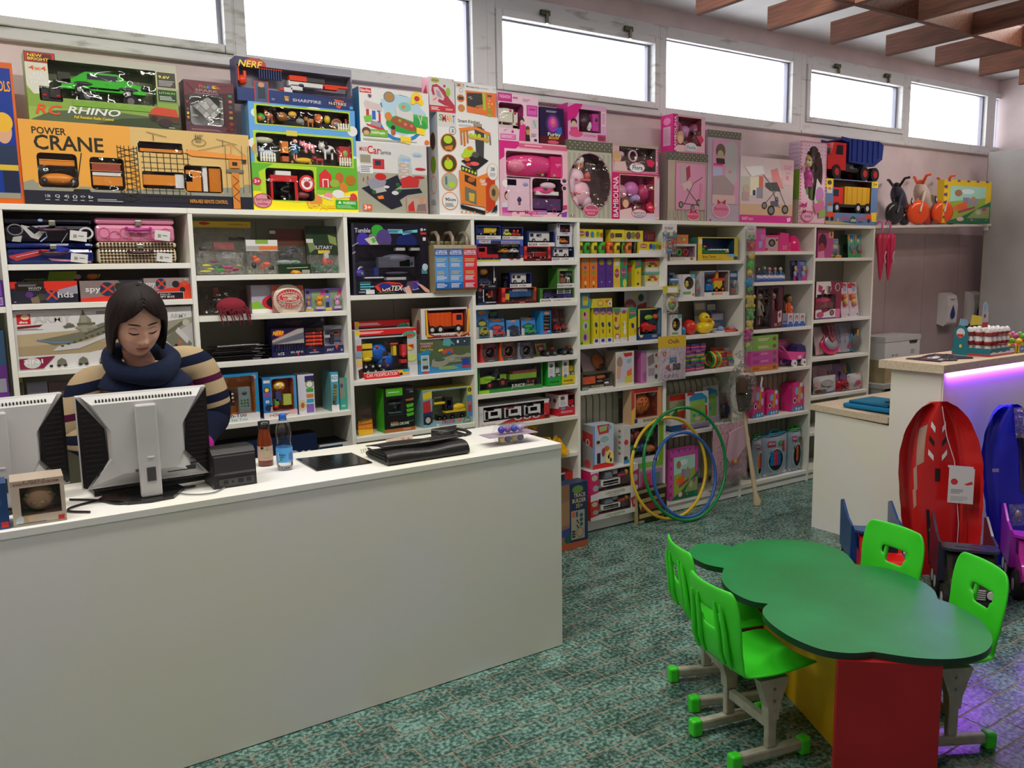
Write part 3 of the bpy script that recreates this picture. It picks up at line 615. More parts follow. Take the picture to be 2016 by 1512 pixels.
bx('cars7','garage_playset_box','white and grey boxed car service garage under the picnic playset','toy box',(703,841,283),TZ,.13,'ddd','r 0 42 100 100 aa9;i 4 13 11 6 MAXI c22;t 15 16 18 11 Car c22;t 33 16 15 6 Service 456;e 86 14 8 4 bcd;t 81 16 10 3 jouets 68b;r 4 17 20 30 dcc;r 5 18 19 29 998;r 22 23 38 37 c33;r 25 25 33 32 235;r 4 32 22 44 eee;x 5 33 21 43 4 889;''p bcc 58 20 62 14 76 18 78 46 58 50;r 62 20 76 24 9be;r 68 24 71 56 ddd;'+''.join('e %d %d 8 3 ca9;e %d %d 5 1.6 dcc;'%(66,y,66,y)for y in(30,38,46))+'e 90 34 8 2 c23;e 88 46 8 2 c23;p c33 60 50 74 44 88 50 86 60 62 62;p 223 5 65 40 52 56 44 62 58 50 66 88 62 92 68 70 72 58 80 62 88 46 94 30 84;p 99a 12 55 26 48 40 54 36 64 18 66;e 32 48 8 5 c22;p bbb 20 66 36 62 40 68 24 72;e 40 62 4 2 ddd;e 52 70 5 3 ddd;e 56 58 3 3 263;e 22 70 3 3 263;e 58 67 3 2.6 263;p e83 26 76 34 74 36 79 28 80;l c33 1.4 8 50 8 55;l c33 1.4 14 48 14 53;''r 68 76 98 97 d88;r 69 77 97 96.4 ba9;e 90 80 4 5 c97;p 877 84 86 96 84 97 96 82 96;p c33 70 88 78 80 80 96 70 96;r 6 88 18 96.6 e63;t 7.4 95 9 6 3+ fff',sart='r 20 12 60 20 889;x 20 60 80 90 5 aaa',side='bbb')
bx('picnic','picnic_playset_box','white boxed picnic playset with sunflower print on the garage box','toy box',(708,845,177),'cars7',.12,'eee','r 1 2 17 11 d23;t 2 9 14 5 Fisher-Price fff;o 58 52 35 44 7 28c;p bde 30 20 50 8 76 12 96 40 94 70 60 84 40 76;e 42 14 8 10 b84;o 42 14 8 10 1.5 48b;p 5b4 64 40 98 44 98 66 80 72;p dcc 6 30 8 24 30 30 32 42 8 38;r 9 40 13 52 c33;r 13 40 17 54 eee;r 17 42 22 58 36c;r 22 44 26 60 eee;r 26 46 29 62 c33;p 7c4 5 54 16 50 17 62 7 64;p d33 8 66 34 74 34 79 10 70;p a9a 16 60 30 64 28 72 14 68;''e 66 62 30 17 2a4;p a53 42 56 52 48 76 60 82 72 72 74 48 64;e 40 50 5 8 d83;p ddd 50 32 58 28 64 34 76 38 76 56 52 48;e 64 30 9 9 8cb;e 62 30 3 3 e83;e 56 56 2.5 3 7b4;e 64 62 2.5 3 d77;e 73 64 2.5 3 d77;l ddd 2 82 40 88 60;l ddd 2 90 38 86 60;e 82 10 8 10 fd2;e 76 18 4 6 fd2;e 88 18 4 6 fd2;e 82 12 4 5 c22;p fd3 80 66 93 68 92 80 80 78;e 86 63 3 3 5a3;p fd3 56 84 72 86 70 99 56 97;''e 46 78 3.4 6 b64;e 46 70 3 4 321;r 4 76 38 89 7b3;e 8 80 6 7 643;e 8 83 4 4 da8;t 14 84 20 5 LittlePeople fff;p 648 12 13 17 14 16 19 13 18;x 3 93 82 97 2 bba;e 95 93 3.6 4.5 e72',sart='r 0 0 100 100 28b',side='59c')
bx('kitchen','toy_kitchen_box','tall white boxed orange toy kitchen','toy box',(863,982,226),TZ,.12,'eee','r 0 0 30 14 ddd;t 3 8 5 6 S 3a4;t 8 9 6 7 M d33;t 14 8.6 5 6 A e83;t 19 8.4 5 6 R fb2;t 24 9.4 4 7 T 36c;t 33 8 36 3 Smart_Kitchen 444;x 34 10 60 12 2 bbb;o 24 17 5.5 4 .5 444;t 22 18.4 4 3 2 444;'+''.join('e 17 %d 13 9 %s;o 17 %d 13 9 .8 e83;'%(y,c,y)for y,c in((29,'542'),(49,'542'),(67,'aba'),(86,'eee')))+'e 16 26 7 4 bd2;p d83 10 33 24 31 22 36 12 36;e 16 50 7 5 bd2;e 15 45 2 2 e83;e 20 70 5 3 bd3;r 10 62 13 70 677;t 9 86 17 3 90cm 444;x 9 88 25 92 4 999;''p 444 58 9 72 9 72 12 76 13 74 44 62 44 60 16;r 59 8 72 11 a98;p e83 34 14 60 11 86 16 86 19 60 14 36 18;l c72 2 37 17 38 30;l c72 2 42 16 43 31;l c72 2 47 15 48 28;l 9b2 2.4 80 18 80 26;l 777 1.6 85 18 86 28;p da4 50 20 84 22 84 25 50 23;e 53 20 3 2 bd2;e 60 20 3 2 bd2;e 67 20 3 2 bd2;''p 222 36 46 62 38 82 44 60 55;e 50 36 9 4 bd2;e 51 33 5 2 e83;e 44 40 7 3 bd2;e 60 39 6 3 555;e 58 48 8 2 e66;e 46 44 5 2 d73;e 48 49 5 1.6 c33;p 333 36 50 62 55 62 60 36 55;'+''.join('e %d %.1f 1.8 1.5 cd2;'%(39+5*k,53.4+k)for k in range(5))+'p e83 32 55 62 61 84 55 84 88 80 96 74 97 74 91 34 88;p c42 76 62 92 58 92 90 82 96 76 94;p 333 41 59 60 63 60 71 41 66;e 52 64 6 2.6 c62;p 776 41 71 60 75 60 89 41 85;p db4 47 77 57 78 56 86 48 85;p 222 33 89 74 95 74 99 34 93;p 222 90 91 95 88 95 94 84 97;t 66 66 9 3 Click! fff;t 68 69 10 3 Clack! fff;o 88 55 9.5 8.6 .5 e83;e 88 55 9 8.2 eee;t 84.6 54 7 3.4 28 444;x 83 56 93 60 4 aaa;o 90 76 8.5 8.6 .5 e83;e 90 76 8 8 b96;e 89 76 3.4 4 543;'+''.join('e %d 96.5 1.6 1 e83;'%(35+7*k)for k in range(4))+'x 90 94 95 97 2 447',side='ddd',sart='e 50 27 28 9 543;o 50 27 28 9 .8 e83;e 50 50 28 9 7a2;o 50 50 28 9 .8 e83;o 50 70 28 9 .8 e83;x 20 84 70 90 5 999;'+''.join('e %d 96.5 3 1 dba;'%(15+14*k)for k in range(5)))
bx('iron','toy_iron_box','small white and crimson boxed toy steam iron on the kitchen box','toy box',(845,895,153),'kitchen',.09,'ddd','r 0 82 100 100 c23;e 24 10 17 7 bb4;t 12 12 24 6 Smart 653;p b24 12 24 30 20 60 34 78 58 100 78 96 84 60 80 20 66 8 40;p dcc 16 30 34 28 60 56 54 66 24 60;p b9b 26 36 40 40 50 60 30 56;e 74 40 9 13 9c3;e 22 64 13 12 ecc;l a22 2 15 68 28 60;r 56 20 64 27 a23;x 6 86 40 96 3 fdd;x 62 88 94 94 2 fcc;r 90 4 96 8 e99',sart='p a23 10 100 20 40 60 20 80 60 70 100',side='d9a')
bx('micro','toy_microwave_box','white boxed orange toy microwave on the kitchen box','toy box',(897,977,166),'kitchen',.1,'eee','r 0 0 22 18 ddd;t 2 13 4 10 S 3a4;t 6 14 5 11 M d33;t 11 13 4 10 A e83;t 15 13 3 9 R fb2;t 18 15 3 10 T 36c;t 26 13 32 6 Microwave_Oven 666;x 60 9 84 13 1 bbb;o 95 9 2.4 4 .8 444;o 13 25 4.5 7 1 666;e 12 50 9 12 d73;r 6 45 18 55 333;e 13 81 8.5 12 c84;o 13 81 8.5 12 1.4 e83;p e73 24 23 100 22 98 100 26 92;p 222 27 30 64 27 66 66 54 76 27 72;p b74 50 68 66 62 66 74 46 74;l ccc 2 30 45 38 42;l ccc 2 34 49 40 47;p ac2 65 24 72 24 73 82 66 80;r 77 30 88 36 543;e 82 48 2 3 ec4;e 80 58 2 3 ec4;e 88 58 2 3 ec4;e 81 68 2 3 ec4;e 82 79 5 8 8a2;e 82 79 2.4 4 d83;'+''.join('e %d 91 1.6 2.4 e83;'%(32+6*k)for k in range(5))+'p 9b2 76 90 86 92 86 100 76 98')
bx('magic','laundry_playset_box','pink boxed laundry playset with washer, iron and board','toy box',(984,1117,281),TZ,.13,'ebc','p d28 0 0 28 0 28 6 0 26;r 28 2 100 8 d68;x 36 3 70 6 1 fbd;r 7 10 94 95 ecd;e 8 56 5 5 eee;p dbc 8 46 14 44 14 50 8 52;e! 95 50 6 5 ecd;o! 95 50 6 5 .8 d7a;e! 95 49 3.4 2.6 345;e! 95 59 4 4 ecd;e! 95 59 3 2.8 433;e 10 72 4 6 221;e 10 73 3 4 db9;p dde 2 82 16 80 18 92 4 94;p c5a 2 88 17 87 17 95 3 95;r 2 95 16 99 d8b;t 35 96 20 5.5 Magical d28;t 56 96 13 4 playset 98b;r 23 91 27 96 d59;p d37 79 84 99 82 99 88 80 88;l 222 1.4 84 88 94 98;l 222 1.4 95 87 84 98;e 79 91 5 6 ecd;o 79 91 3.4 4.2 1 a37;p 84a 90 93 99 91 98 99 91 99;x 28 98 64 99.4 1 b9b','s 50 28 40 15 d48/p;s 30 30 16 10 e8a;b 76 16 92 44 d27;s 82 42 3 2.4 9b3;s 64 42 2 2 9a5;s 58 41 2 2 633;b 11 48 44 92 ecd;b 12 50 25 58 d5a;s 38 56 7 5 99c;g 29 77 11 1.8 d38;s 29 77 8 10 436;s 29 82 3 3 754;b 48 74 91 90 536;s 68 64 18 7 d48;s 74 56 12 5 ecd;s 68 62 6 3 544;b 54 64 88 69 ddd;b 48 88 70 93 b6b','R 9 13 93 46 e9b;W 10 46.5 45 93.5 ecd;R 46.5 47 93 93 423')
bx('sew','sewing_machine_box','pink and white boxed toy sewing machine on the laundry playset','toy box',(981,1060,186),'magic',.11,'ecd','r 0 0 34 18 c28;t 4 11 26 7 FASHION fbe;r 36 6 48 10 c5a;x 60 8 80 14 2 b8a;r 70 20 98 44 c4a;r 73 23 95 40 d6b;r 76 27 92 31 c28;e! 58 54 6 5 221;e! 58 58 4.5 5 db9;p! d38 52 66 66 62 74 98 50 98;e! 72 70 5 5 643;p 322 66 78 76 78 78 98 66 98;p b95 68 74 78 72 76 84 68 84;r 82 50 98 68 ccc;l 766 1.4 88 52 92 66;r 4 86 42 97 d6a;x 6 88 40 95 3 fce;l 877 1 12 80 20 76;e 34 80 3 3 d38;r 88 92 95 97 333;x 80 80 95 88 4 bab','b 2 32 40 60 ddc;s 24 38 20 9 ddc;b 38 38 50 72 ddc;b 0 66 50 74 dcc;s 32 36 4 4 c35;s 44 40 4 4 c35;v 12 56 66 2 999;s 48 62 4 3 c35','R 1 20 62 74 b48')
bx('bird','talking_pet_box','dark purple boxed electronic toy beside the sewing machine box','toy box',(1063,1110,212),'magic',.07,'214','p 512 0 80 100 70 100 100 0 100;x 26 8 74 14 2 bac;e 54 44 30 28 436;e 54 44 22 22 a3a;e 54 40 14 14 c59;e 54 38 8 8 e78;p 36b 66 56 90 50 92 70 72 72;t 32 77 54 9 Furby eee;i 36 86 42 7 BOOM fc3;e 54 94 24 5 d57')
bx('oval','baby_doll_box','grey striped boxed baby doll in pink behind an oval window','doll box',(1117,1204,278),TZ,.12,'bba',''.join('r %d 16 %d 100 aa9;'%(x,x+5)for x in range(2,100,11))+'r -2 0 102 13 665;'+''.join('e %d %d .9 .7 ddd;'%(6+11*(k%9)+(5 if k//9%2 else 0),3+3.6*(k//9))for k in range(27))+'o 50 54 48 39 .9 b57;e! 52 90 18 8.5 ddd;e! 52 90 17 7.6 c57;t 38 90 28 3 Bambolina fac;t 44 94 16 2.6 Bebé fac;p a35 44 81 52 84 60 81 60 87 52 84.5 44 87;r 6 95.5 8.5 98 584;r 8.5 95.5 11 98 eee;r 11 95.5 13.5 98 c33','s 32 24 13 8 eee;s 34 30 9 8 c97;s 32 30 1.6 1.4 322;s 40 31 1.4 1.4 322;s 34 34 3 1 b66;s 28 46 18 12 ecd;s 38 66 22 18 ebc;s 14 60 8 16 dbc;b 20 48 54 51 c66;s 50 44 6 5 c66;b 10 66 46 68.5 c66;s 50 78 12 10 dbc;s 22 80 10 10 dbc','O 50 54 47 38 544',side='998')
bx('hair','hair_dryer_box','pink boxed toy hair dryer on the oval-window doll box','toy box',(1118,1194,206),'oval',.12,'dac','p d28 0 12 20 0 38 0 20 40 0 50;e! 15 50 8 9 322;e! 15 56 6 8 db9;p d48 6 66 24 64 28 84 6 86;e 20 82 18 10 d58;t 40 88 32 6 LOTS_OF_FUN d36;r 76 80 98 98 c38;e 86 90 10 6 844;r 86 14 98 56 ecd;x 88 20 96 50 6 c8a','s 52 44 18 24 423;b 66 22 82 70 c4a;s 76 38 6 10 533;s 60 56 6 14 ddd','W 28 14 85 76 a68',side='c28')
bx('bamA','doll_bath_box','hot pink boxed doll potty set under a doll accessory box','toy box',(1201,1298,341),TZ,.11,'eda','r 0 0 16 100 c16;'+'r 16 0 100 4 c16;r 90 4 100 94 dbc;'+''.join('r %d 97 %d 100 c48;'%(x,x+2)for x in range(17,98,4))+'r 16 86 90 100 dcd;e! 28 62 9 12 754;e! 28 66 6 9 eb9;p! ecc 16 80 40 74 44 96 16 96;e! 56 86 16 10 ddd;o! 56 86 16 10 1.6 c36;t 44 87 24 5 Bambolina c46;t 46 93 20 6 Classic 88b;p! d24 70 66 80 60 90 74 84 86 72 76;e 72 60 4 4 fcc;e 90 66 4 4 fcc;t 76 74 8 6 so eee;e 97 6 2 2 c63','s 50 34 14 18 c7b;s 56 54 10 12 a9c;s 56 60 8 4 723;s 28 40 10 16 c8a;s 74 40 12 20 b36','W 17 5 89 85 a25')
o=BOXES['bamA'][0];w_=BOXES['bamA'][3]-BOXES['bamA'][2];h_=BOXES['bamA'][1]-TZ;q=MB()
put_text(q,'BAMBOLINA',0,0,h_*.86,w_*.1,0,'fde',P=lambda a,b:(w_*.125-b,-.004,h_*.05+a));q.build('side_lettering',o)
bx('flora','doll_ring_box','pale boxed doll highchair set with flower logo on the potty set box','toy box',(1206,1296,285),'bamA',.1,'dab','r 0 0 100 9 ba9;'+''.join('r %d 94 %d 99 c48;'%(x,x+2)for x in range(30,98,4))+''.join('r 96 %d 100 %d c48;'%(y,y+5)for y in range(10,96,9))+'e! 9 50 9 18 da8;e! 8 40 9 14 ca7;p! dbb 4 66 26 60 32 96 2 96;e! 52 80 17 18 eee;o! 52 80 17 18 2 c99;t 42 87 22 15 Flora 347;t 44 70 16 6 Bambolina c47;p! d25 72 52 82 48 92 58 86 76 76 72;e 70 58 4 8 fcc;e 94 62 4 8 fcc;r 84 82 94 94 ebc','g 48 38 19 3.5 ebc;s 22 36 8 12 dbc','W 14 9 94 92 655')
bx('stroll','doll_stroller_box','grey dotted-lid boxed doll stroller under a magenta doll box','toy box',(1315,1391,301),TZ,.13,'ba9','r -3 0 103 12 665;'+''.join('e %d %d .9 .7 ddd;'%(6+11*(k%9)+(5 if k//9%2 else 0),3+3.6*(k//9))for k in range(27))+'r 18 14 96 84 a77;r 19.5 15 95 83 d9b;'+''.join('r %d 84 %d 100 aa9;'%(x,x+4)for x in range(4,100,10))+'p baa 30 22 48 17 54 40 36 48 30 40;p a35 44 22 54 18 56 34 46 42;p dbb 32 46 56 40 62 50 40 56;l 766 1.4 88 34 64 44 40 76;l 766 1.4 46 52 78 74;l 766 1.6 34 74 80 76;e 32 76 6 5 544;e 32 76 3.4 3 998;e 78 72 6 5 544;e 78 72 3.4 3 998;e 62 80 5 4.4 544;e 62 80 3 2.6 998;p d8a 82 42 90 46 84 70 80 68;p baa 80 70 92 66 90 82 80 84;e 64 91 17 8 ddd;e 64 91 16 7 d57;t 50 91 28 3 Bambolina fac;p a35 56 82 64 85 72 82 72 88 64 85.5 56 88;r 18 95.5 20.5 98 766;r 20.5 95.5 23 98 eee;r 23 95.5 25.5 98 b34',side='877')
bx('bamB','doll_accessory_box','magenta boxed doll bath set on the stroller box','toy box',(1325,1388,227),'stroll',.12,'ebc','r 0 0 14 100 c17;'+''.join('r %d 96 %d 100 c48;'%(x,x+3)for x in range(15,98,6))+'e! 22 60 11 16 ca7;e! 22 66 8 12 eb9;p! ecc 8 84 32 80 34 98 8 98;e! 56 84 18 12 ddd;t 42 89 28 9 Paola 88b;p! d36 72 54 88 50 96 62 86 76;e 74 64 6 6 fcc','s 50 42 13 17 c8b;s 52 44 8 11 614;s 76 30 10 12 a47;s 24 30 10 14 b38','W 15 6 88 80 934',side='d28',sart='r 20 32 80 82 dac;e 50 18 30 10 e8b;x 26 38 74 76 9 c9a')
o=BOXES['bamB'][0];h_=BOXES['bamB'][1]-BOXES['stroll'][1];q=MB()
put_text(q,'BAMBOLINA',0,0,h_*.9,.022,0,'fde',P=lambda a,b:(.03-b,-.004,h_*.05+a));q.build('side_lettering',o)
bx('wardrobe','doll_wardrobe_box','tall grey and pink boxed doll wardrobe with dotted lid','toy box',(1393,1456,258),TZ,.12,'bab','r -3 0 103 8 665;'+''.join('e %d %d 1.2 .5 ddd;'%(6+11*(k%9)+(5 if k//9%2 else 0),2+3*(k//9))for k in range(18))+'r 14 10 94 80 d9b;e 38 22 15 8 654;e 38 27 10 6 ba8;p 322 24 30 50 30 52 36 26 36;r 16 36 46 38 d38;p bbb 52 14 78 10 92 16 88 58 54 62;p d9b 48 60 88 56 90 62 50 66;r 16 40 44 50 bbd;p a99 16 50 50 48 84 60 80 70 14 70;p dbb 14 70 86 70 86 80 14 80;e 68 44 6 2 d8a;e 42 87 28 9 ddd;e 42 87 26 8 d8a;t 22 87 40 3.6 Bambolina c36;p b34 30 75 42 79 56 75 56 81 42 78.6 30 81;r 8 97 12 99 b34',side='bab')
bx('pram','doll_pram_box','pale pink photo box of a doll pram with dark wheels','toy box',(1457,1561,311),TZ,.1,'dcc','r 0 0 100 30 edd;p db9 0 72 100 70 100 90 0 90;r 0 88 100 100 d39;r 2 30 18 60 ccb;r 18 30 36 58 eec;r 34 28 42 52 d76;r 30 46 42 62 99a;r 23 50 28 58 247;p ecc 72 0 100 0 100 40 80 38;t 82 16 16 7 BABY e8b;t 86 22 8 3 born 99c;e 88 28 3 4 e9b;p e99 56 18 68 14 78 38 82 46 62 42;p 555 46 38 68 36 76 50 56 50 46 44;l 666 1.6 42 26 54 38 74 76;l 777 1.6 68 48 44 72;l 777 1.4 74 50 86 72;p 667 56 66 72 64 70 74 58 74;'+''.join('e %d %d %.1f %.1f 222;e %d %d %.1f %.1f 888;'%(x,y,r,r*1.1,x,y,r*.7,r*.75)for x,y,r in((45,73,5),(58,80,7),(85,78,6.4),(68,62,3)))+'e 11 48 6 6 cba;r 4 54 16 66 caa;t 4 96 20 5 BABY_born fcd;p fce 88 92 96 90 96 96 90 98;p fff 8 16 40 12 44 24 20 30')
bx('mona','blonde_doll_box','tall pink dotted boxed blonde doll behind an oval window','doll box',(1574,1626,279),TZ,.11,'ecd',''.join('e %d %d 1.6 .7 a7a;'%(8+12*(k%8),5+5*(k//8))for k in range(24))+''.join('r 97 %d 100 %d c36;r 0 %d 3 %d c36;'%(y,y+2,y,y+2)for y in range(1,99,4))+''.join('r %d 98 %d 100 c36;r %d 0 %d 1.4 c36;'%(x,x+3,x,x+3)for x in range(2,98,6))+'p! ddd 60 44 76 52 88 60 90 72 60 80 52 72;e! 72 64 16 10 c8c;p 9b4 66 70 80 70 80 74 66 74;p d7a 50 76 88 70 92 80 60 88;p 9b6 70 84 96 80 96 90 72 92;p c27 4 74 16 76 26 73 24 80 14 78 4 80;t 10 87 40 5 Mona c25;e 28 91 22 6 eac;o 28 91 22 6 .8 c36;t 16 92 26 3.6 Jenny 76a;e 14 33 9 4 d9a','D 46 14 70 eb6 ec9 d5a;s 42 26 14 5 eda;s 46 40 16 8 d4a;v 36 55 70 4 7a5;v 56 55 70 4 7a5','O 50 38 36 33 766',side='ba9',sart='r 0 0 100 34 cab;'+''.join('e %d %d 3 .8 87a;'%(12+18*(k%5),4+5*(k//5))for k in range(30))+'r 0 34 100 70 793')
bx('lena','dump_truck_box','blue open-front boxed yellow and red dump truck under a loose truck','toy box',(1619,1727,354),TZ+.004,.14,'68b','r 0 0 13 19 fd2;e 6.5 9 4 5 445;r 88 0 100 14 fd2;t 90 11 8 8 3+ 333;r 2 19 12 32 ddc;e 7 22 3 3 d84;e 8 56 4 5 b63;p 9bd 4 60 14 60 15 74 4 74;p d52 2 72 18 72 18 84 3 86;e 4 88 3 5 322;e 13 88 3 5 322;p d52 78 76 92 74 92 86 78 88;e 84 90 3 5 322;p fd2 88 72 99 70 99 92 90 92;p ba7 0 92 30 94 60 99 0 100;e 24 90 2.4 4 d94;t 31 89 16 7 STARKE d67;t 34 95 12 4 Powerful 348;p 254 47 96 48 84 53 80 58 84 60 96;t 48.6 93 10 6 LENA eee;t 61 89 16 7 RIESEN d67;t 63 95 10 4 Giants 348','T 10 8 92 74 d22/p e9a2;s 2 2 1 1 68b'.replace('e9a2','da1/p'),'W 14 2 87 74 532;W 60 2 60.1 2.1 532',top='853',film=False)
# loose dump truck on top of the boxed one
def dump_truck(root,cabc,bedc,L,H,D,hub,chassis='222/m'):
 """toy dump truck, cab towards -x, standing on z = 0, D deep along y"""
 q=MB();q.box(.02*L,.95*L,.15*D,.85*D,.2*H,.28*H,chassis);q.box(.34*L,.42*L,.1*D,.9*D,.2*H,.42*H,chassis);q.build('chassis',root)
 q=MB();q.prism([(0,.22*H),(.33*L,.22*H),(.33*L,.86*H),(.1*L,.86*H),(.06*L,.56*H),(0,.52*H)],.06*D,.94*D,cabc);q.build('cab',root,None,None,[('bevel',.006)])
 q=MB();q.prism([(.14*L,.58*H),(.27*L,.58*H),(.27*L,.8*H),(.16*L,.8*H)],.055*D,.945*D,'112/p');q.build('side_window',root)
 q=MB();q.face([(.062*L,.14*D,.59*H),(.062*L,.86*D,.59*H),(.093*L,.86*D,.8*H),(.093*L,.14*D,.8*H)][::-1],'112/p');q.box(-.01*L,0,.2*D,.8*D,.26*H,.36*H,'333/m');q.build('windscreen',root)
 pf=[(.36*L,.42*H),(.84*L,.36*H),(1.0*L,.55*H),(1.02*L,.9*H),(.93*L,.98*H),(.36*L,.98*H),(.22*L,1.0*H),(.22*L,.92*H),(.36*L,.9*H)]
 q=MB();q.prism(pf,0,.04*D,bedc);q.prism(pf,.96*D,D,bedc);q.prism([(.36*L,.42*H),(.84*L,.36*H),(1.0*L,.55*H),(.98*L,.58*H),(.83*L,.4*H),(.38*L,.46*H),(.38*L,.9*H),(.22*L,.95*H),(.22*L,.92*H),(.36*L,.88*H)],.03*D,.97*D,bedc)
 q.build('tipper_bed',root)
 for t in(.42,.52,.62,.72,.82,.92):
  q=MB();q.box((t-.012)*L,(t+.012)*L,-.03*D,0,(.44 if t<.9 else .56)*H,.96*H,bedc);q.build('bed_rib',root)
 for t in(.15,.68,.88):
  for yy in(.02,.72):
   q=MB();q.cyl((t*L,yy*D,.17*H),.17*H,.26*D,'111/m','y',18);q.cyl((t*L,yy*D-.003,.17*H),.085*H,.26*D+.006,hub,'y',12);q.build('wheel',root)
A_=proj_row(1629,2.5,.04);B_=proj_row(1733,2.5,.04);zt=BOXES['lena'][1]+.0005
o=thing('dump_truck','large loose plastic dump truck with red cab and blue tipper','toy truck',(A_,.03,zt));dump_truck(o,'d22/p','138/p',B_-A_,on_y(1690,273,.04).z-zt,.2,'c22/p')
# foam puzzle box at the end of the ledge
A_=proj_row(1861,2.3,.03);B_=proj_row(1936,2.3,.03)
PUZ='r 0 0 100 100 ec2;'+''.join('e %d 2 3.4 2.6 759;'%x for x in(10,30,50,70,90))+''.join('p 648 0 %d 7 %d 7 %d 0 %d;'%(y,y-2,y+7,y+5)for y in(14,32,50,68,84))+'r 13 14 88 94 9b4;p adc 13 14 88 14 88 40 60 44 13 50;e 50 26 14 6 dee;e 30 30 8 8 a75;p 275 13 94 40 84 100 48 100 100 6 100;r 40 40 54 54 98a;p e63 26 58 48 50 50 66 28 70;e 26 64 5 6 e73;p a46 30 72 66 60 66 65 32 77;r 50 42 72 58 99b;e 62 44 5 7 b96;p 9a6 50 88 70 66 98 60 98 88;e 86 66 5 5 a58;e 74 74 6 6 bca;e 36 90 8 6 dcc;o 36 90 8 6 1 c44;t 58 94 5 4 0 eb3;t 66 94 5 4 2 48b;t 90 94 5 4 6 8b4'
def ledge(x):return TZ+.024*max(0,x-5.6)
o=thing('foam_puzzle_box','yellow bordered picture box of a toy train at the ledge end','toy box',(A_,.05,ledge(B_)+.001),-.13);make_carton(o,B_-A_,on_y(1905,357,.05).z-ledge(B_),.07,'ec2',PUZ)
# ================================================================ pack builders for the shelves
def span(uv,zb,Y):
 u0,u1,vt=uv;h=on_y((u0+u1)/2,vt,Y).z-zb
 A=proj_row(u0,zb+h/2,Y);B=proj_row(u1,zb+h/2,Y);A,B,h=fit_bay(A,B,h,zb,Y);return A,B-A,h
def S(b,i):return SH[b][i]+.0008
def blister(name,label,cat,uv,zb,colr,a,cont='',bub=(12,40,88,92),Y=.08,group=None,lean=.08,rz=0,bd=.03):
 A,w,h=span(uv,zb,Y);r_=thing(name,label,cat,(A,Y,zb+.0008),rz,group,-lean)
 q=MB();q.box(0,w,0,.002,0,h,colr);bc=q.build('backing_card',r_)
 q=MB();art(q,w,h,'r 0 0 100 100 %s;'%colr+a);q.build('printed_front',bc)
 if cont:contents(r_,w,h,cont,-bd+.004,bd*.7)
 if bub:
  x0,x1,z0,z1=bub[0]*w/100,bub[2]*w/100,h-bub[3]*h/100,h-bub[1]*h/100
  q=MB();e=min(x1-x0,z1-z0)*.14
  R0=[(x0,z0),(x1,z0),(x1,z1),(x0,z1)];R1=[(x0+e,z0+e),(x1-e,z0+e),(x1-e,z1-e),(x0+e,z1-e)]
  q.grid([[(p[0],-.003,p[1])for p in R0],[(p[0],-bd,p[1])for p in R1]],'blister',closed_u=True,sm=False);q.face([(p[0],-bd,p[1])for p in R1],'blister');q.build('blister_dome',r_)
 return r_
def pillow(q,w,h,d,m,seed=0,n=9,wr=.12,pinch=.6,x0=0,z0=0):
 rnd=random.Random(seed)
 for s_ in(-1,1):
  rows=[]
  for j in range(n+1):
   v=j/n;row=[]
   for i in range(n+1):
    u=i/n;e=(max(0,math.sin(PI*u))**.55)*(max(0,math.sin(PI*min(1,.08+v*.92)))**pinch if v>0 else .35)
    e*=1+rnd.uniform(-wr,wr)
    ix=rnd.uniform(-.012,.012)*w if 0<j<n else 0
    row.append((x0+u*w+ix,s_*d/2*e,z0+v*h))
   rows.append(row)
  q.grid(rows,m,flip=s_>0)
def bag(name,label,cat,uv,zb,d,cont='',head=None,hart='',m='bag',Y=.1,group=None,rz=0,lean=.05,inner=None,hh=.2):
 """clear bag with a card header"""
 A,w,h=span(uv,zb,Y);r_=thing(name,label,cat,(A,Y,zb+.001+lean*d*.6),rz,group,-lean)
 bh=h*(1-hh)if head else h
 q=MB();pillow(q,w,bh,d,m,hash(uv)%99);q.build('bag',r_)
 if cont:contents(r_,w,h,cont,-d*.3,d*.5)
 if head:
  q=MB();q.box(0,w,-.003,.003,bh-.004,h,head);hc=q.build('header_card',r_)
  if hart:
   q=MB();art(q,w,h-bh,'r 0 0 100 100 %s;'%head+hart,y=-.0035,P=lambda a,b,e:(a,-.0035-e,bh+b));q.build('header_print',hc)
 return r_
def pouch(name,label,cat,uv,zb,d,m,a='',Y=.1,group=None,rz=0,lean=.06,extra=None):
 """standing filled foil or film pouch"""
 A,w,h=span(uv,zb,Y);r_=thing(name,label,cat,(A,Y,zb+.001+lean*d*.6),rz,group,-lean)
 q=MB();pillow(q,w,h,d,m,hash(uv)%97,10,.18);q.build('pouch',r_)
 if a:
  q=MB();P=lambda p,b,e:(p,-d/2*(max(.05,math.sin(PI*min(.99,max(.01,p/w))))**.55)*(max(.05,math.sin(PI*min(1,.08+.92*b/h)))**.6)*1.12-.004-e,b);art(q,w,h,a,P=P);q.build('printed_front',r_)
 return r_
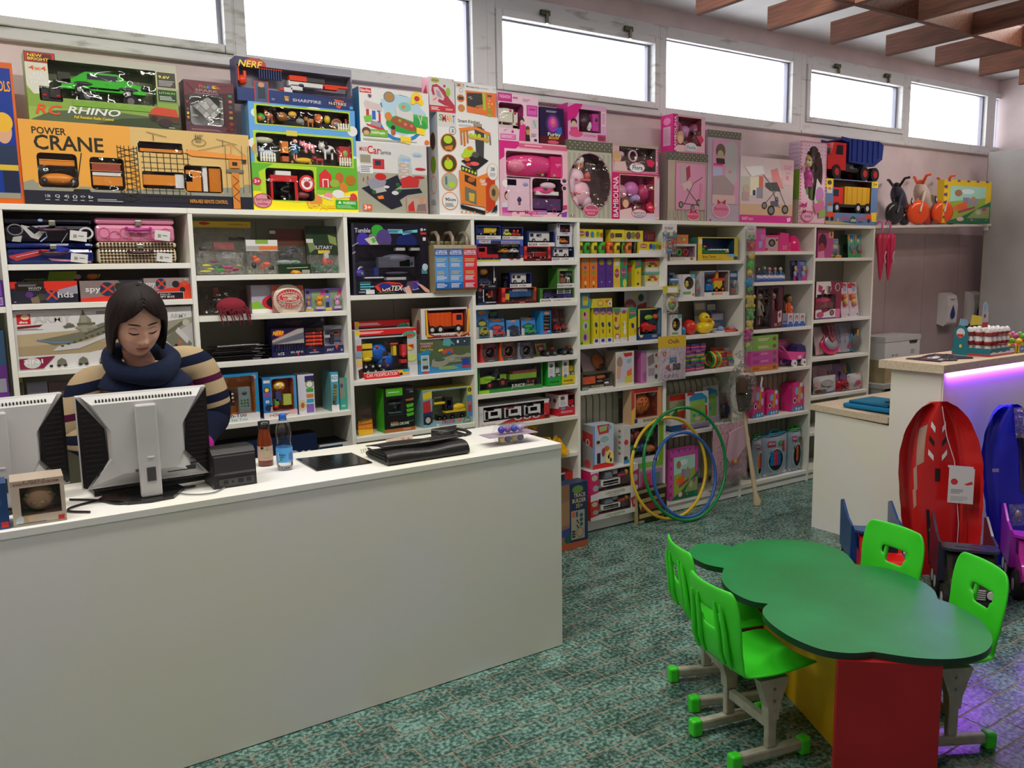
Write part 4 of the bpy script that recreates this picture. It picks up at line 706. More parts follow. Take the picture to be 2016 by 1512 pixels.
def tin_case(uv,zb,label,body,pa='',d=.19,Y=.04,lid=None):
 A,w,h=span(uv,zb,Y);r_=thing('tin_suitcase',label,'tin case',(A,Y,zb),0,'small tin suitcases')
 q=MB();q.box(0,w,0,d,0,h*.74,body);q.build('tin_body',r_,None,None,[('bevel',.018)])
 q=MB();q.box(-.002,w+.002,-.002,d+.002,h*.745,h,lid or body);q.build('tin_lid',r_,None,None,[('bevel',.014)])
 if pa:q=MB();art(q,w,h,pa,y=-.003);q.build('printed_pattern',r_)
 q=MB();q.box(w*.49,w*.57,-.012,-.002,h*.68,h*.92,'aa9/x');q.build('latch',r_,None,None,[('bevel',.004)])
 hm=MB();hm.tube([(w*.38,-.004,h*.58),(w*.39,-.022,h*.52),(w*.5,-.026,h*.5),(w*.67,-.022,h*.52),(w*.68,-.004,h*.58)],.008,'423/p' if body!='d8a/s' else 'a38/p',8);hm.build('handle',r_)
 q=MB();q.box(0,w*.2,0,.001,0,h*.42,'ddd');q.box(w*.04,w*.08,-.0008,0,h*.12,h*.26,'998');q.box(w*.1,w*.16,-.0008,0,h*.2,h*.24,'888');q.build('price_tag',r_,(w*.71,-.03,h*.1),(.05,.12,0))
 return r_
 # ================================================================ unit 0 and 1
bx('p0','purple_toy_box','purple box at the edge of the unit left of the suitcase tins','toy box',(-60,10,552),S(0,0),.15,'538','r 10 10 94 60 85b;r 70 64 96 94 b9d;x 72 68 94 90 4 647')
bx('p1','blue_toy_box','blue and purple box low beside the army ship set','toy box',(-60,13,652),S(0,1),.15,'357','p 638 0 60 100 50 100 100 0 100;r 60 70 95 90 99a')
k_=tin_case((12,184,478),S(1,0),'dark blue tin suitcase under the black graffiti one','126/s','p b34 2 60 40 30 50 34 20 62 4 74;p a33 4 72 44 44 46 50 10 84;p d9b 46 72 96 88 96 94 50 84;l ccd 2 10 66 40 40;l 34a 4 60 20 90 70;p 23a 52 8 74 30 60 60 50 30')
tb=on_y(98,478,.04).z+.001
tin_case((10,182,430),tb,'black tin suitcase with white graffiti arrows on the blue one','112/s','p bbb 18 28 28 36 24 40 32 66 40 46 46 48 36 88 28 80 20 44 18 50;p 99a 30 32 56 26 56 32 34 40;o 92 60 9 26 8 ccc;p aaa 8 78 18 72 16 98 6 96;o 11 48 9 24 5 777;l 9ad 5 44 40 46 76 38 96;l bbb 2 62 100 70 60;e 40 8 3 6 8ad')
tin_case((192,348,477),S(1,0),'tin suitcase with brown and cream diamond checks','dca/s',''.join('p 321 %.1f %.1f %.1f %.1f %.1f %.1f %.1f %.1f;'%(x,y-7,x+2.1,y,x,y+7,x-2.1,y)for y in range(8,100,14)for x in[4+4.3*k for k in range(22)]))
tb=on_y(270,477,.04).z+.001
tin_case((188,344,430),tb,'pink tin suitcase with scroll pattern on the checked one','d8a/s',''.join('o %d %d 7 %d 2.5 b57;'%(10+13*k,62+14*(k%2),22)for k in range(7))+''.join('e %d %d 1.6 5 b57;'%(14+13*k,84-20*(k%2))for k in range(7)))
SPX='p c32 0 %s 60 %s 100 30 100 100 0 100;p 877 0 0 50 0 40 40 0 60;'
def spyx(x,y,rev=False):
 s_='e %d %d 9 30 235;t %d %d 22 36 X c42;'%(x+26,y-16,x+15,y)
 return s_+'t %d %d 16 26 spy ccc;'%(x-4,y-2)
bx('mod','dart_blaster_box','dark boxed dart blaster with lime stripe behind the spy kits','toy box',(20,203,527),S(1,1),.07,'222','p ac2 42 2 72 2 64 60 36 60;p 9b2 12 32 16 24 36 24 40 32 36 38 16 38;t 15 35 22 8 MODULUS 131;t 22 45 12 7 IONFIRE ddd;e 88 20 6 10 c42;i 84 25 14 12 NERF fc2;e 72 20 4 8 db9;p 111 68 30 80 24 80 60 66 60',Y=.14)
bx('spy1','spy_kit_box','upside-down red and black boxed spy alarm below the lime striped blaster','toy box',(20,153,554),S(1,1),.09,'223','p d32 0 0 10 0 8 30 0 30;p d32 50 0 100 0 100 34 64 60 50 30;r 7 6 50 44 322;r 8 8 49 42 211;x 12 12 46 22 2 888;t 26 36 20 11 WUV7V bbb;x 26 38 46 41 1 999;p 99a 70 40 100 20 100 60 72 60;e 60 70 11 28 236;t 50 84 20 46 X c42;t 69 76 24 26 hds ccc;e 27 60 6 14 537;e 44 72 8 16 443;p 765 28 76 40 66 42 98 30 98;x 4 88 8 94 1 aaa')
bx('spy2','spy_kit_box','grey and red boxed spy kit standing behind the saleswoman','toy box',(158,282,552),S(1,1),.09,'877','p d32 0 84 100 60 100 100 0 100;p 334 60 0 100 0 100 50 70 40;e 42 42 12 34 235;t 30 62 26 44 X c42;t 8 52 24 26 spy ddd;e 60 30 6 18 332;t 92 18 6 10 6+ ddd;x 50 60 90 66 1 433',group=None)
bx('spy3','spy_bug_box','boxed roll-in spy bug beside the shelf post','toy box',(284,377,547),S(1,1),.09,'988','p d32 0 100 0 76 40 50 70 46 70 20 100 30 100 100;p d42 30 100 50 70 100 60 100 100;e 36 28 11 26 235;t 26 44 22 36 X c42;t 4 36 20 22 spy ddd;e 68 30 8 16 222;e 88 26 7 14 c53;e 82 56 6 12 222;r 28 66 84 98 ddd;r 29 68 83 98 112;t 33 80 22 8 ROLL-IN bbb;t 33 92 30 9 SPY_BUG ddd;t 88 14 8 10 6+ ddd')
bx('army1','army_ship_box','large white boxed brick warship set left of the saleswoman','toy box',(24,232,609),S(1,2),.1,'ddd','p ba8 2 40 62 36 100 20 100 66 70 76 2 76;p a97 2 60 100 56 100 70 60 76 2 76;r 3 6 16 23 d23;r 4 7 15 22 c22;e 11 11 4 4.6 eca;t 5 21 8 4 dice fff;t 19 21 36 12 ARMY 999;t 19.4 20.6 35.2 11.4 ARMY ccc;p 722 3 26 27 24 24 28 3 30;x 3 30 30 33 2 999;x 80 5 98 10 2 666;''p 776 22 50 60 40 84 26 99 22 96 40 60 56 36 60;p 887 60 36 62 20 64 10 67 4 69 10 74 18 76 38;r 64 12 70 40 998;r 60 24 78 28 665;r 58 30 80 34 998;r 66 2 67 12 554;p ccc 34 70 40 62 70 56 99 36 98 46 60 68;l 68a 2.4 20 50 36 56 56 56;e 52 26 3 3 776;p 665 46 28 56 25 58 30 48 32;l 554 1.5 66 44 96 26;'+''.join('e %d %d 1.6 1.6 554;'%(44+6*k,62-3*k)for k in range(8))+'p 824 2 80 36 78 24 98 2 98;e 14 88 8 9 ccc;t 6 89 18 7 3IN1 eee;r 30 93 33 97 222;'+''.join('p 776 %d 94 %d 86 %d 82 %d 86 %d 94;e %d 95 2 2 333;e %d 95 2 2 333;'%(x-5,x-4,x,x+4,x+5,x-3,x+3)for x in(42,63,84)),rz=.0)
bx('army2','army_set_box','small white boxed brick army set right of the saleswoman','toy box',(300,380,604),S(1,2),.1,'ddd','p 998 0 30 100 20 100 100 0 100;p bbb 30 60 100 30 100 100 30 90;r 24 8 40 22 c22;t 46 21 42 8 ARMY aaa;p 665 24 50 76 26 80 32 30 56;p 776 30 60 60 40 96 70 80 96 50 76;p ccc 56 46 64 38 90 60 84 70;e 84 30 9 6 bba;e 66 66 5 5 b64;e 56 72 4 3 222')
for i_,(u0_,u1_,v_,c_,a_,l_)in enumerate(((36,50,742,'bb5','r 10 8 90 46 655;e 50 70 20 10 887;r 20 84 80 96 8a3','small yellow-green carded toy below the army ship set'),(58,98,752,'889','r 10 50 90 96 99a;e 50 66 14 4 222','grey hang-hole card below the army ship set'),(100,170,750,'655','e 50 40 20 20 a54;r 10 70 90 90 887','brown carded toy below the army ship set'))):
 bx('low%d'%i_,'carded_toy',l_,'toy pack',(u0_,u1_,v_),S(1,3),.05,c_,a_,Y=.06)
 # ================================================================ unit 2
bag('gun_bag','big clear bag of toy guns under a yellow header','toy bag',(384,497,437),S(2,0),.08,'b 4 56 22 66 877;b 30 40 66 54 944;b 44 58 66 70 999;b 34 62 44 74 666;s 14 52 8 6 555;b 60 30 86 36 332;s 10 64 4 6 333','db3','e 18 40 8 30 c32;p c32 10 20 30 30 26 60 14 50;x 60 40 96 70 2 a72',Y=.16,hh=.1)
bag('animal_bag','clear bag of colourful rubber lizards in front of the toy guns','toy bag',(388,480,497),S(2,0),.06,'s 18 60 10 5 cc2;s 26 76 9 5 bb2;s 14 86 12 4 cc3;s 40 66 12 8 264;s 48 80 12 6 3a4;s 34 44 10 6 722;s 62 70 12 8 b26;s 78 80 10 7 824;s 88 64 6 6 993;s 60 88 12 4 a35',Y=.05)
bag('dinosaur_bag','clear bag with orange and white header lying askew','toy bag',(486,548,473),S(2,0),.05,'s 30 60 12 8 e52;s 24 52 8 6 d52;s 60 72 14 7 e52;s 46 80 8 12 a42;s 74 84 10 6 222;s 20 76 8 10 322','ddd','r 30 0 70 40 8a4;r 40 60 100 100 d73;r 0 60 40 100 aaa',Y=.07,rz=0,hh=.3)
bag('soldier_bag','clear bag of dark figures with brown printed header','toy bag',(532,602,452),S(2,0),.06,'s 40 60 26 10 222;s 60 50 18 8 334;s 36 76 24 7 abb;s 66 76 18 6 8a9;s 50 86 20 5 566','532','x 20 20 80 40 2 722;t 20 80 60 24 ACTION 722;r 2 10 18 30 bbb',Y=.13,hh=.36)
bx('flat','flat_game_pack','flat dark green pack lying before the dark figure bag','toy pack',(553,612,520),S(2,0),.05,'131','l ddd 5 20 40 90 34;p e73 30 90 40 60 60 70 70 94;e 50 80 10 16 da3;r 70 60 96 96 998',Y=.04)
bag('army_bag','green camouflage bag of toy soldiers with big header','toy bag',(604,674,446),S(2,0),.06,'s 24 88 12 7 264;s 44 90 12 6 375;s 66 86 12 7 254;s 86 90 10 6 375;s 54 76 8 10 d54;s 70 78 12 6 c33;b 52 56 66 70 bbb','232','t 14 82 70 12 MILITARY ccd;r 36 86 74 98 db3;p 785 4 60 20 50 30 80 10 96;p 895 70 30 96 40 98 70 74 60;p 131 30 10 70 20 60 50 20 44;r 0 46 22 60 ccc',Y=.09,hh=.6)
bag('horse_costume_bag','black costume bag with dark red hair hanging over the edge','toy bag',(394,488,565),S(2,1),.06,'b 28 6 38 40 954;s 22 44 8 8 332;s 60 70 20 12 222;s 76 84 12 9 122;s 54 84 4 4 d42;s 14 34 5 9 443',m='tint',Y=.12,lean=.12)
o=thing('red_wig','tuft of dark red doll hair spilling over the shelf edge','wig',(.12,.035,S(2,1)));q=MB();q.sph((.06,0,.045),(.075,.045,.045),'823/c',14,8)
for k in range(16):q.tube([(.06+.06*math.cos(k),-.02,.05),(.06+.075*math.cos(k*1.7),-.05,.02),(.07+.07*math.cos(k*1.7),-.058,-.012-.02*(k%3))],[.006,.005,.002],'612/c',5)
q.build('hair_tuft',o)
bx('tele','view_toy_box','white boxed red view toy beside the whoopee cushion','toy box',(495,578,561),S(2,1),.09,'ddd','r 0 0 100 76 aab;p 8b3 0 62 14 56 30 70 40 84 0 84;p 6a9 20 66 60 62 60 76 20 76;r 0 84 100 100 eee;e 50 62 26 26 c23;e 54 62 20 20 222;e 56 62 6 6 ccd;t 34 7 30 4 VIEW_MASTER 877',Y=.08,side='a99')
# whoopee cushion
A_,w_,h_=span((537,600,563),S(2,1),.045);o=thing('whoopee_cushion','white and red whoopee cushion in clear wrap on its card','novelty toy',(A_,.05,S(2,1)+.003),0,None,-.05)
q=MB();q.box(0,w_,.006,.009,0,h_,'b54');q.build('header_card',o)
q=MB();q.lathe([(0,-.022),(w_*.2,-.02),(w_*.4,-.012),(w_*.48,0)],(w_/2,0,h_*.45),'dcb',24,'y');q.build('rubber_cushion',o)
q=MB();P_=lambda a,b,e:(a,-.022*(1-((a/w_-.5)/.55)**2)-e-.0015,b)
art(q,w_,h_,'e 50 50 40 36 c44;'+''.join('l dcb 1.4 50 52 %.1f %.1f;'%(50+38*math.cos(k*.26),50+34*math.sin(k*.26))for k in range(24))+'e 50 46 34 20 c44;o 50 46 34 20 2 edc;t 26 44 48 9 WHOOPEE eed;t 30 57 40 9 CUSHION eed',P=P_);q.build('printed_front',o)
q=MB();pillow(q,w_,h_*.8,.05,'bag',5);q.build('clear_wrap',o)
for i_,(u0_,u1_,vt_,c1_,c2_,l_)in enumerate(((590,612,568,'869','a85','purple carded pet figure half hidden by the whoopee cushion'),(601,640,569,'86b','e92','purple carded orange cat figure'),(640,680,567,'86b','d9c','purple carded pink cat figure beside the shelf post'))):
 blister('pet_figure_pack',l_,'toy pack',(u0_,u1_,vt_),S(2,1),c1_,'r 0 0 34 100 77b;r 34 12 100 86 8a7;e 14 16 9 8 535;r 4 34 22 44 dc3;r 4 62 24 86 335;r 0 86 40 100 cb5;r 78 10 100 28 d38','s 66 46 20 12 %s;s 66 66 14 14 %s;s 56 38 6 6 %s;s 76 38 6 6 %s;s 60 48 4 4 222;s 72 48 4 4 222;b 48 80 88 92 bbc'%(c2_,c2_,c2_,c2_),(36,28,98,96),Y=.07+.02*(i_==0),lean=.02,group='pet figure packs')
for i_,z_ in enumerate((0,.012,.024,.036,.05,.066)):
 o=thing('toy_knife_pack','black belt and dagger pack in the pile beside the dart packs','toy pack',(.06+.015*(i_%3),.05+.01*(i_%2),S(2,2)+z_),.04*(i_%3-1),'pile of black dagger packs')
 q=MB();q.box(0,.3,0,.14,0,.0025,'111/p');q.build('backing_card',o);q=MB();q.tube([(.02,.02,.007),(.16,.03,.0075),(.24,.025,.007)],[.006,.006,.003],['222/p','aaa/x'][i_%2],8);q.sph((.17,.03,.0075),.006,'c42/p',8,6);q.build('toy_dagger',o)
 q=MB();q.box(.22,.26,.01,.03,.0025,.006,'bbb/x');q.build('buckle',o)
bx('nfB','dart_gun_box','dark navy box behind the dart refill packs','toy box',(528,640,626),S(2,2),.06,'113','i 30 18 30 10 NERF 743;p 556 50 40 100 6 100 60 60 80;l 667 2 60 60 100 30;e 96 8 3 5 99a',Y=.16)
bx('dart12','dart_refill_pack','navy refill pack of twelve blue foam darts','toy pack',(535,600,646),S(2,2),.05,'114','p aaa 2 40 80 4 98 2 98 56 2 56;p 667 2 48 98 16 98 40 2 56;l d43 2 2 40 80 4;e 22 16 16 11 c52;i 4 22 34 13 NERF fc2;t 16 92 20 9 x12 ccc;p d43 72 78 84 78 78 98;t 56 88 38 6 ELITE bbb',''.join('v %d 57 80 2.6 126;s %d 55 2.6 2 e53;'%(x,x)for x in range(8,98,8)),'W 3 54 98 82 224',Y=.05)
bx('dartmega','dart_refill_pack','refill pack of thick red foam darts beside the blue ones','toy pack',(601,637,645),S(2,2),.05,'212','r 0 76 100 100 114;p b32 40 80 60 80 50 94;x 20 88 80 94 1 99a;r 60 2 96 10 533',''.join('h 4 %d 94 5.5 c32;s 52 %d 8 6 e42;s 92 %d 6 6 e42;'%(y,y,y)for y in(20,34,48,62)),'W 2 10 98 74 411',Y=.06)
bx('jolt','dart_pistol_pack','grey and navy boxed small dart pistol by the shelf post','toy pack',(638,682,640),S(2,2),.05,'889','p aab 0 20 100 0 100 20 0 40;r 0 72 100 100 225;t 12 90 36 7 JOLT ddd;p c43 54 70 74 70 64 88;e 90 90 5 5 99b','b 4 34 40 44 bbb;b 30 24 80 32 556;b 58 22 84 34 d53;b 36 34 56 66 223;h 40 58 92 4 126;s 94 58 3 3 d53','W 4 14 96 70 aab',Y=.07)
bx('tech','tech_toy_box','blue boxed trio of toy remote, phone and snail','toy box',(420,510,736),S(2,3),.11,'28b','p ddd 0 88 30 78 60 76 100 84 100 100 0 100;t 14 90 56 8 Tech-Too 536;t 10 98 62 5 Tech_Set_Trio 4a9;e 90 9 5 5 e98;r 4 12 24 22 ab5;r 52 8 82 17 748;p ec9 58 10 80 10 80 15 58 15','b 20 32 48 66 222/p;b 32 34 40 58 999;s 43 42 3 2.6 cca;s 43 50 3 2.6 cca;s 44 58 3 2.6 a44;b 56 30 82 88 788;s 69 42 8 6 344;'+''.join('s %d %d 2 1.8 263;'%(62+7*(k%3),56+6*(k//3))for k in range(9))+'s 24 80 14 9 8a3;s 18 68 4 8 4aa;s 12 84 6 6 bb3','R 4 6 92 84 d82',side='147')
bx('mic','toy_microphone_box','orange-lined boxed smiley microphone toy','toy box',(518,584,742),S(2,3),.11,'49c','r 0 0 24 88 27b;r 0 86 100 100 ddd;r 3 6 22 13 ddd;o 12 30 9 7 2 333;e 12 30 6 5 fd4;r 2 36 22 47 85a;t 6 62 12 7 8 eee;e 16 74 12 8 235;p da9 22 72 34 72 32 84 20 84;i 16 96 60 7 i-Chatter d42;e 88 88 13 7 ebb','s 54 24 18 13 fc3;s 47 22 5 5 eee;s 60 24 5 5 eee;s 48 23 2 2 222;s 60 25 2 2 222;s 54 31 7 3 a22;b 40 36 56 60 447;b 36 56 48 70 5a5;s 40 74 7 5 c33;b 62 46 86 72 bc5','R 26 4 92 84 b52',side='236')
bx('micR','activity_toy_box','white box edge with coloured discs beside the microphone box','toy box',(587,619,737),S(2,3),.1,'dde','r 44 4 100 20 326;e 72 26 26 10 eee;o 72 26 26 10 3 8a4;r 50 36 94 46 4a5;r 50 50 94 60 d83;r 50 63 94 73 3ac;r 48 76 94 98 86b;e 24 78 22 14 dc9;e 24 78 12 7 b64',side='99a',Y=.05)
bx('kd','toy_remote_box','slim blue boxed toy remote control','toy box',(652,667,733),S(2,3),.14,'4ac','r 10 6 92 24 eee;t 16 18 70 9 KD 48b;r 0 84 100 100 eee;p 664 40 28 80 34 60 86 10 82 20 50;'+''.join('e %d %d 8 2 9a6;'%(34+18*(k%3),44+7*(k//3))for k in range(9))+'e 28 76 12 4 222',side='699')
bx('kd2','toy_remote_box','turquoise boxed toy half behind the slim remote box','toy box',(669,686,744),S(2,3),.1,'4a9','p 998 0 0 60 0 70 60 0 66;e 30 24 20 7 648;x 20 84 80 92 2 bee',Y=.05)
bx('express','long_game_box','long navy box lettered in silver behind the bottles','toy box',(436,625,863),S(2,4),.12,'124','t 50 74 42 34 & bbc;t 60 70 34 36 space ccd;t 40 70 20 30 game bbc;t 66 94 22 14 EXPRESS aab',Y=.05,top='223')
bx('slimA','flat_board_game','flat white-edged box lying beside the long navy box','toy box',(630,690,872),S(2,4),.2,'ccc','r 0 10 80 90 134;e 88 60 10 40 ddd;e 88 62 7 28 c66',Y=.06,top='223')
# ================================================================ unit 3
bx('vortex','radio_buggy_box','large black boxed radio buggy with purple tyres','toy box',(694,843,440),S(3,0),.12,'112','r 0 0 3 100 334;t 4 13 20 6 Tumble ccd;p 777 22 16 34 10 30 30 20 26;e 33 10 8 8 3a3;e 41 22 10 14 548;e 14 24 8 11 43a;e 22 38 9 13 439;e 42 36 8 10 546;p ccb 16 22 28 18 37 36 32 40;p 5b3 24 22 28 20 31 25 27 28;e 71 26 14 12 126;l 999 2 0 42 14 34;l 999 1.5 0 32 8 27;p 7cd 46 8 66 8 66 14 48 14;p 7cd 64 11 86 8 86 12 66 16;x 47 9 64 13 3 124;x 66 10 84 14 2 124;t 90 10 8 4 8+ ddd;r 90 12 98 15 c33;r 93 19 97 24 ddd;x 4 48 18 58 3 7cd;x 8 80 26 94 4 6bc;x 84 64 98 72 3 6bc;e 95 62 4 5 bcd;''p c33 26 88 34 84 44 82 60 84 64 88 62 94 40 97 30 94;p 111 34 88 60 86 60 94 34 95;i 36 95 28 7 ORTEX eee;p d43 26 88 31 88 36 97 33 97;e 40 88 8 4 238;p 99a 62 92 80 86 86 94 66 98;e 80 86 6 8 439;e 73 90 5 8 546;p da9 66 92 72 88 76 100 68 100;p da9 82 84 90 88 100 96 100 100 94 98;e 80 80 5 4 a34;t 6 97 8 2 WARNING ccc;r 15 93 26 99 ddd;x 30 97 62 98.6 1 475','b 34 47 82 62 556;s 60 50 22 7 667;b 62 51 76 61 3a3/p;s 78 56 3 4 112;b 28 62 34 74 237;s 10 70 8 7 43a;s 12 70 3 3 7a3;b 16 75 40 77 ccc;b 44 76 70 80 bbb;b 58 34 70 38 bbb;b 78 34 90 38 aaa;s 58 70 16 2 445','W 4 30 90 82 223',Y=.03)
for i_,(u0_,u1_,c_,c2_,l_)in enumerate(((856,884,'16b','59d','blue labelled science kit case beside the radio buggy box'),(884,912,'16b','59d','blue labelled science kit case between a blue and a red one'),(912,940,'c23','d33','red labelled science kit case beside the shelf post'))):
 A_=proj_row(u0_,1.8,-.03);B_=proj_row(u1_,1.8,-.03);z_=S(3,0);h_=on_y((u0_+u1_)/2,482,-.03).z-z_;w_=B_-A_-.002
 o=thing('science_kit',l_,'toy case',(A_,-.03,z_),0,'science kit cases with tan handles')
 q=MB();q.prism([(0,.03),(.012,0),(.2,0),(.2,h_),(.01,h_),(0,h_-.02)],0,w_,'986','x');q.build('case_shell',o)
 q=MB();art(q,w_,h_,'r 2 8 98 92 %s;r 2 8 98 24 %s;t 10 16 80 5 COMPLETE dde;t 8 21 84 6 MICROSCOPE dde;'%(c2_,c_)+'x 12 28 88 36 2 cb7;x 14 38 86 46 3 dde;x 16 54 84 62 3 cb7;x 12 64 88 74 4 dde;r 2 78 98 92 %s;x 12 80 88 90 4 dde'%c_,y=-.001);q.build('printed_label',o)
 q=MB();q.tube([(w_/2,.03,h_),(w_/2,.035,h_+.045),(w_/2,.06,h_+.07),(w_/2,.13,h_+.07),(w_/2,.165,h_+.04),(w_/2,.17,h_)],.012,'876/p',8);q.build('carry_handle',o)
 q=MB();q.box(.002,w_-.002,.045,.155,h_,h_+.022,'664/p');q.build('lid_well',o,None,None,[('bevel',.006)])
 BOXES['kit%d'%i_]=(o,z_+h_,A_,B_,-.03,z_,.2)
CM=('r 0 0 100 11 d22;x 8 3 50 8 2 fdd;r 0 11 100 14 222;r 0 0 7 18 ddd;e 5 5 4 5 fc2;p ddd 76 12 98 6 100 16 78 22;e 88 14 11 8 3a8;e 88 16 9 3 d43;r 2 30 10 42 c33;e 5 48 5 7 8ac;r 0 52 9 56 998;e 6 68 5 6 eb9;e 6 64 5 4 ec3;p ddd 1 74 12 74 12 100 1 100;p 521 3 80 11 76 12 96 4 98;r 12 88 70 100 d22;i 16 96 50 7 CAR_MODIFICATION fdd;p eb3 66 88 96 80 98 92 72 98;p 3ad 74 84 90 82 88 90 76 92;e 72 95 2.4 3 222;e 92 92 2.4 3 222;e 90 62 9 8 cd7;e 88 40 7 7 dc4;p c33 84 36 94 34 94 44;r 86 78 100 100 ddd')
CMC='s 40 48 15 20 16c/p;s 52 66 14 20 16c/p;b 38 46 54 54 322;b 44 60 56 74 421;s 36 36 3 3 c33;s 52 76 2.6 2.6 c33;b 12 28 28 38 ec2;b 12 42 28 56 ec2/p;s 20 60 8 5 ec2/p;h 58 32 70 2.4 c42;b 62 36 67 56 ec2;b 76 34 84 58 d33/p;s 80 56 4 6 d33;b 74 66 84 73 d33;'+''.join('k %d %d 5 ccc;'%(x,y)for x,y in((17,75),(28,75),(39,75),(20,86),(32,86),(45,85)))
bx('carmodB','car_building_box','red topped boxed car building set behind its twin','toy box',(700,808,631),S(3,1),.06,'d22',CM,'','',Y=.15)
bx('carmod','car_building_box','red and white boxed blue car to build with spare wheels','toy box',(700,821,648),S(3,1),.1,'ccc',CM,CMC,'W 10 17 84 86 333',Y=.035)
bx('thomas','train_set_box','blue and green boxed toy railway under the orange tipper box','toy box',(823,931,666),S(3,1),.1,'38b','p 564 0 0 100 0 100 76 40 84 0 70;p 345 40 0 100 0 100 26 60 24;r 2 8 28 26 754;t 4 15 24 6 THOMAS cba;t 6 22 18 5 &_FRIENDS cba;t 4 33 24 7 Track_&_Play bb3;p 28b 0 40 20 30 24 40 8 56 0 60;p 998 26 60 50 56 80 44 100 50 100 60 70 60 50 80 36 84 24 80;e 80 46 12 7 564;e 40 62 10 5 465;p 5aa 48 0 60 0 64 14 60 24 46 20;l 5aa 4 60 8 68 20;p c53 44 34 64 30 66 44 46 46;p dc3 38 32 46 30 46 36 38 38;e 58 42 5 5 36b;r 5 46 20 92 ddd;r 6 48 19 90 9bd;e 12 58 5 3 564;p 444 8 76 18 76 18 86 8 86;e 12 68 3 4 cc3;x 60 62 84 72 3 bba;x 38 82 76 92 3 ac6;p 24a 82 66 96 64 98 84 84 88;r 82 84 100 90 c33;r 8 92 18 98 c33;e 75 12 2 5 eee;e 88 12 1.4 2 eee',Y=.035,rz=0)
TT=on_y(877,666,.035).z
bx('tatra','tipper_truck_box','open-front boxed orange tipper truck with white wheels','toy box',(829,929,606),'thomas',.12,'ddd','r 0 0 8 100 ddd;p 833 8 4 14 4 16 80 26 88 78 88 88 80 94 0 98 0 98 84 88 98 12 98 8 84;p eb3 9 4 12 4 14 84 24 92 10 92;p eb3 95 4 98 4 96 84 82 92 78 91 92 82;t 38 92 28 9 TATRA eee;p dba 66 80 78 56 88 72 76 100;p a44 70 80 78 62 84 72 76 90;r 93 88 98 96 c33','U 14 8 88 84 e52/p d51/p','W 14 6 92 82 954',top='a88',film=False,Y=.03,side='a98',sart='e 70 60 22 26 844;o 70 60 24 28 2 dcc')
blister('knight_bag','slanted black pack of a knight play set against the shelf post','toy bag',(705,734,800),S(3,2),'321','p d72 0 60 100 50 100 100 0 100;p eb2 0 80 100 84 100 100 0 100;t 6 60 88 9 KNIGHT eb3;t 6 76 88 9 PLAYSET eb3;l 822 1.4 0 64 100 62','',(4,4,96,50),Y=.06,lean=.1)
bx('drone','drone_box','black and lime boxed mini drone','toy box',(756,816,763),S(3,2),.11,'111','r 8 0 62 18 5b2;x 14 8 52 11 1 dfd;p 5b2 72 40 98 38 96 46 76 48;p 5b2 72 51 98 49 96 56 76 58;p 5b2 72 61 98 59 96 66 76 68;l 5b2 1 70 80 96 78;l 5b2 1 20 86 70 84 74 80;t 20 85 60 6 NANO_DRONE ddd;t 20 79 22 4 mini c73;r 0 92 100 100 a63;x 60 94 90 97 1 dba;p a63 70 28 98 26 96 32 72 32;t 84 13 12 4 2.4G bbb;x 74 5 96 7 1 888','s 38 38 14 6 233;s 26 36 8 2 344;s 52 36 8 2 344;s 40 46 6 6 122;b 18 56 60 58 566','R 8 24 64 62 344',side='4a2',rz=.0)
o=bx('truxx','excavator_box','open-front boxed yellow excavator truck','toy box',(833,937,764),S(3,2),.13,'8ab','r 0 0 18 100 7ab;p dc3 0 8 18 2 18 22 0 24;p b33 0 30 14 26 16 60 0 62;p 236 0 60 18 58 18 88 0 92;r 90 0 100 24 dc3;e 95 10 4 6 222;t 93 13 4 6 2+ dc3;r 90 24 100 84 48b;e 94 46 4 5 c64;p b33 91 52 98 52 97 70 92 72;t 36 95 28 10 TRUXX a24;e 73 90 4 5 d74;p 264 80 98 82 86 88 82 94 86 96 98;t 82 96 12 8 LENA ddd;e 28 96 3 4 ccc;e 9 80 8 13 222;e 9 80 5 8 bbb','h 18 40 56 4 db2/p;b 20 26 24 44 665;b 24 22 40 25 665;b 46 26 62 62 222/p;b 50 34 58 56 765;D 54 40 60 543 b75 35a;b 46 60 88 68 db2/p;s 76 56 14 10 db2/p;b 30 70 88 84 222/m;k 34 80 7 444;k 44 80 7 444;k 60 80 7 444;k 80 80 7 444','W 18 4 90 86 9a8',top='dc3',film=False,Y=.03)
# ================================================================ unit 4
TEA='r 0 0 100 62 237;r 0 74 100 100 ddd;r 4 80 34 94 645;t 6 91 26 9 TEAMSTERZ eee;t 42 92 34 9 %s 752;'
bx('big','car_transporter_box','blue boxed red transporter lorry with four small cars','toy box',(938,1030,471),S(4,0),.12,'238','p 56b 0 0 100 0 100 30 0 20;r 6 4 30 18 ccc;t 8 14 20 8 TEAMSTERZ 733;r 30 8 92 68 99b;r 30 8 52 68 334;e 40 28 3 5 bcd;r 54 12 72 36 879;r 74 12 90 36 879;r 54 40 72 64 879;r 74 40 90 64 879;r 0 92 50 100 bb4;r 50 72 100 100 ccc;p 235 60 72 100 70 100 84 60 86;e 74 90 5 5 c33;e 88 88 5 5 a54;e 94 76 4 4 c62','C 55 16 72 34 999;C 75 16 92 34 4a3;C 55 42 72 62 d92;C 75 42 92 62 ddd;b 5 34 24 84 c22;b 24 68 48 84 c22;b 7 38 20 56 322;k 10 86 6 999;k 38 86 6 999','W 3 22 94 88 335',film=True)
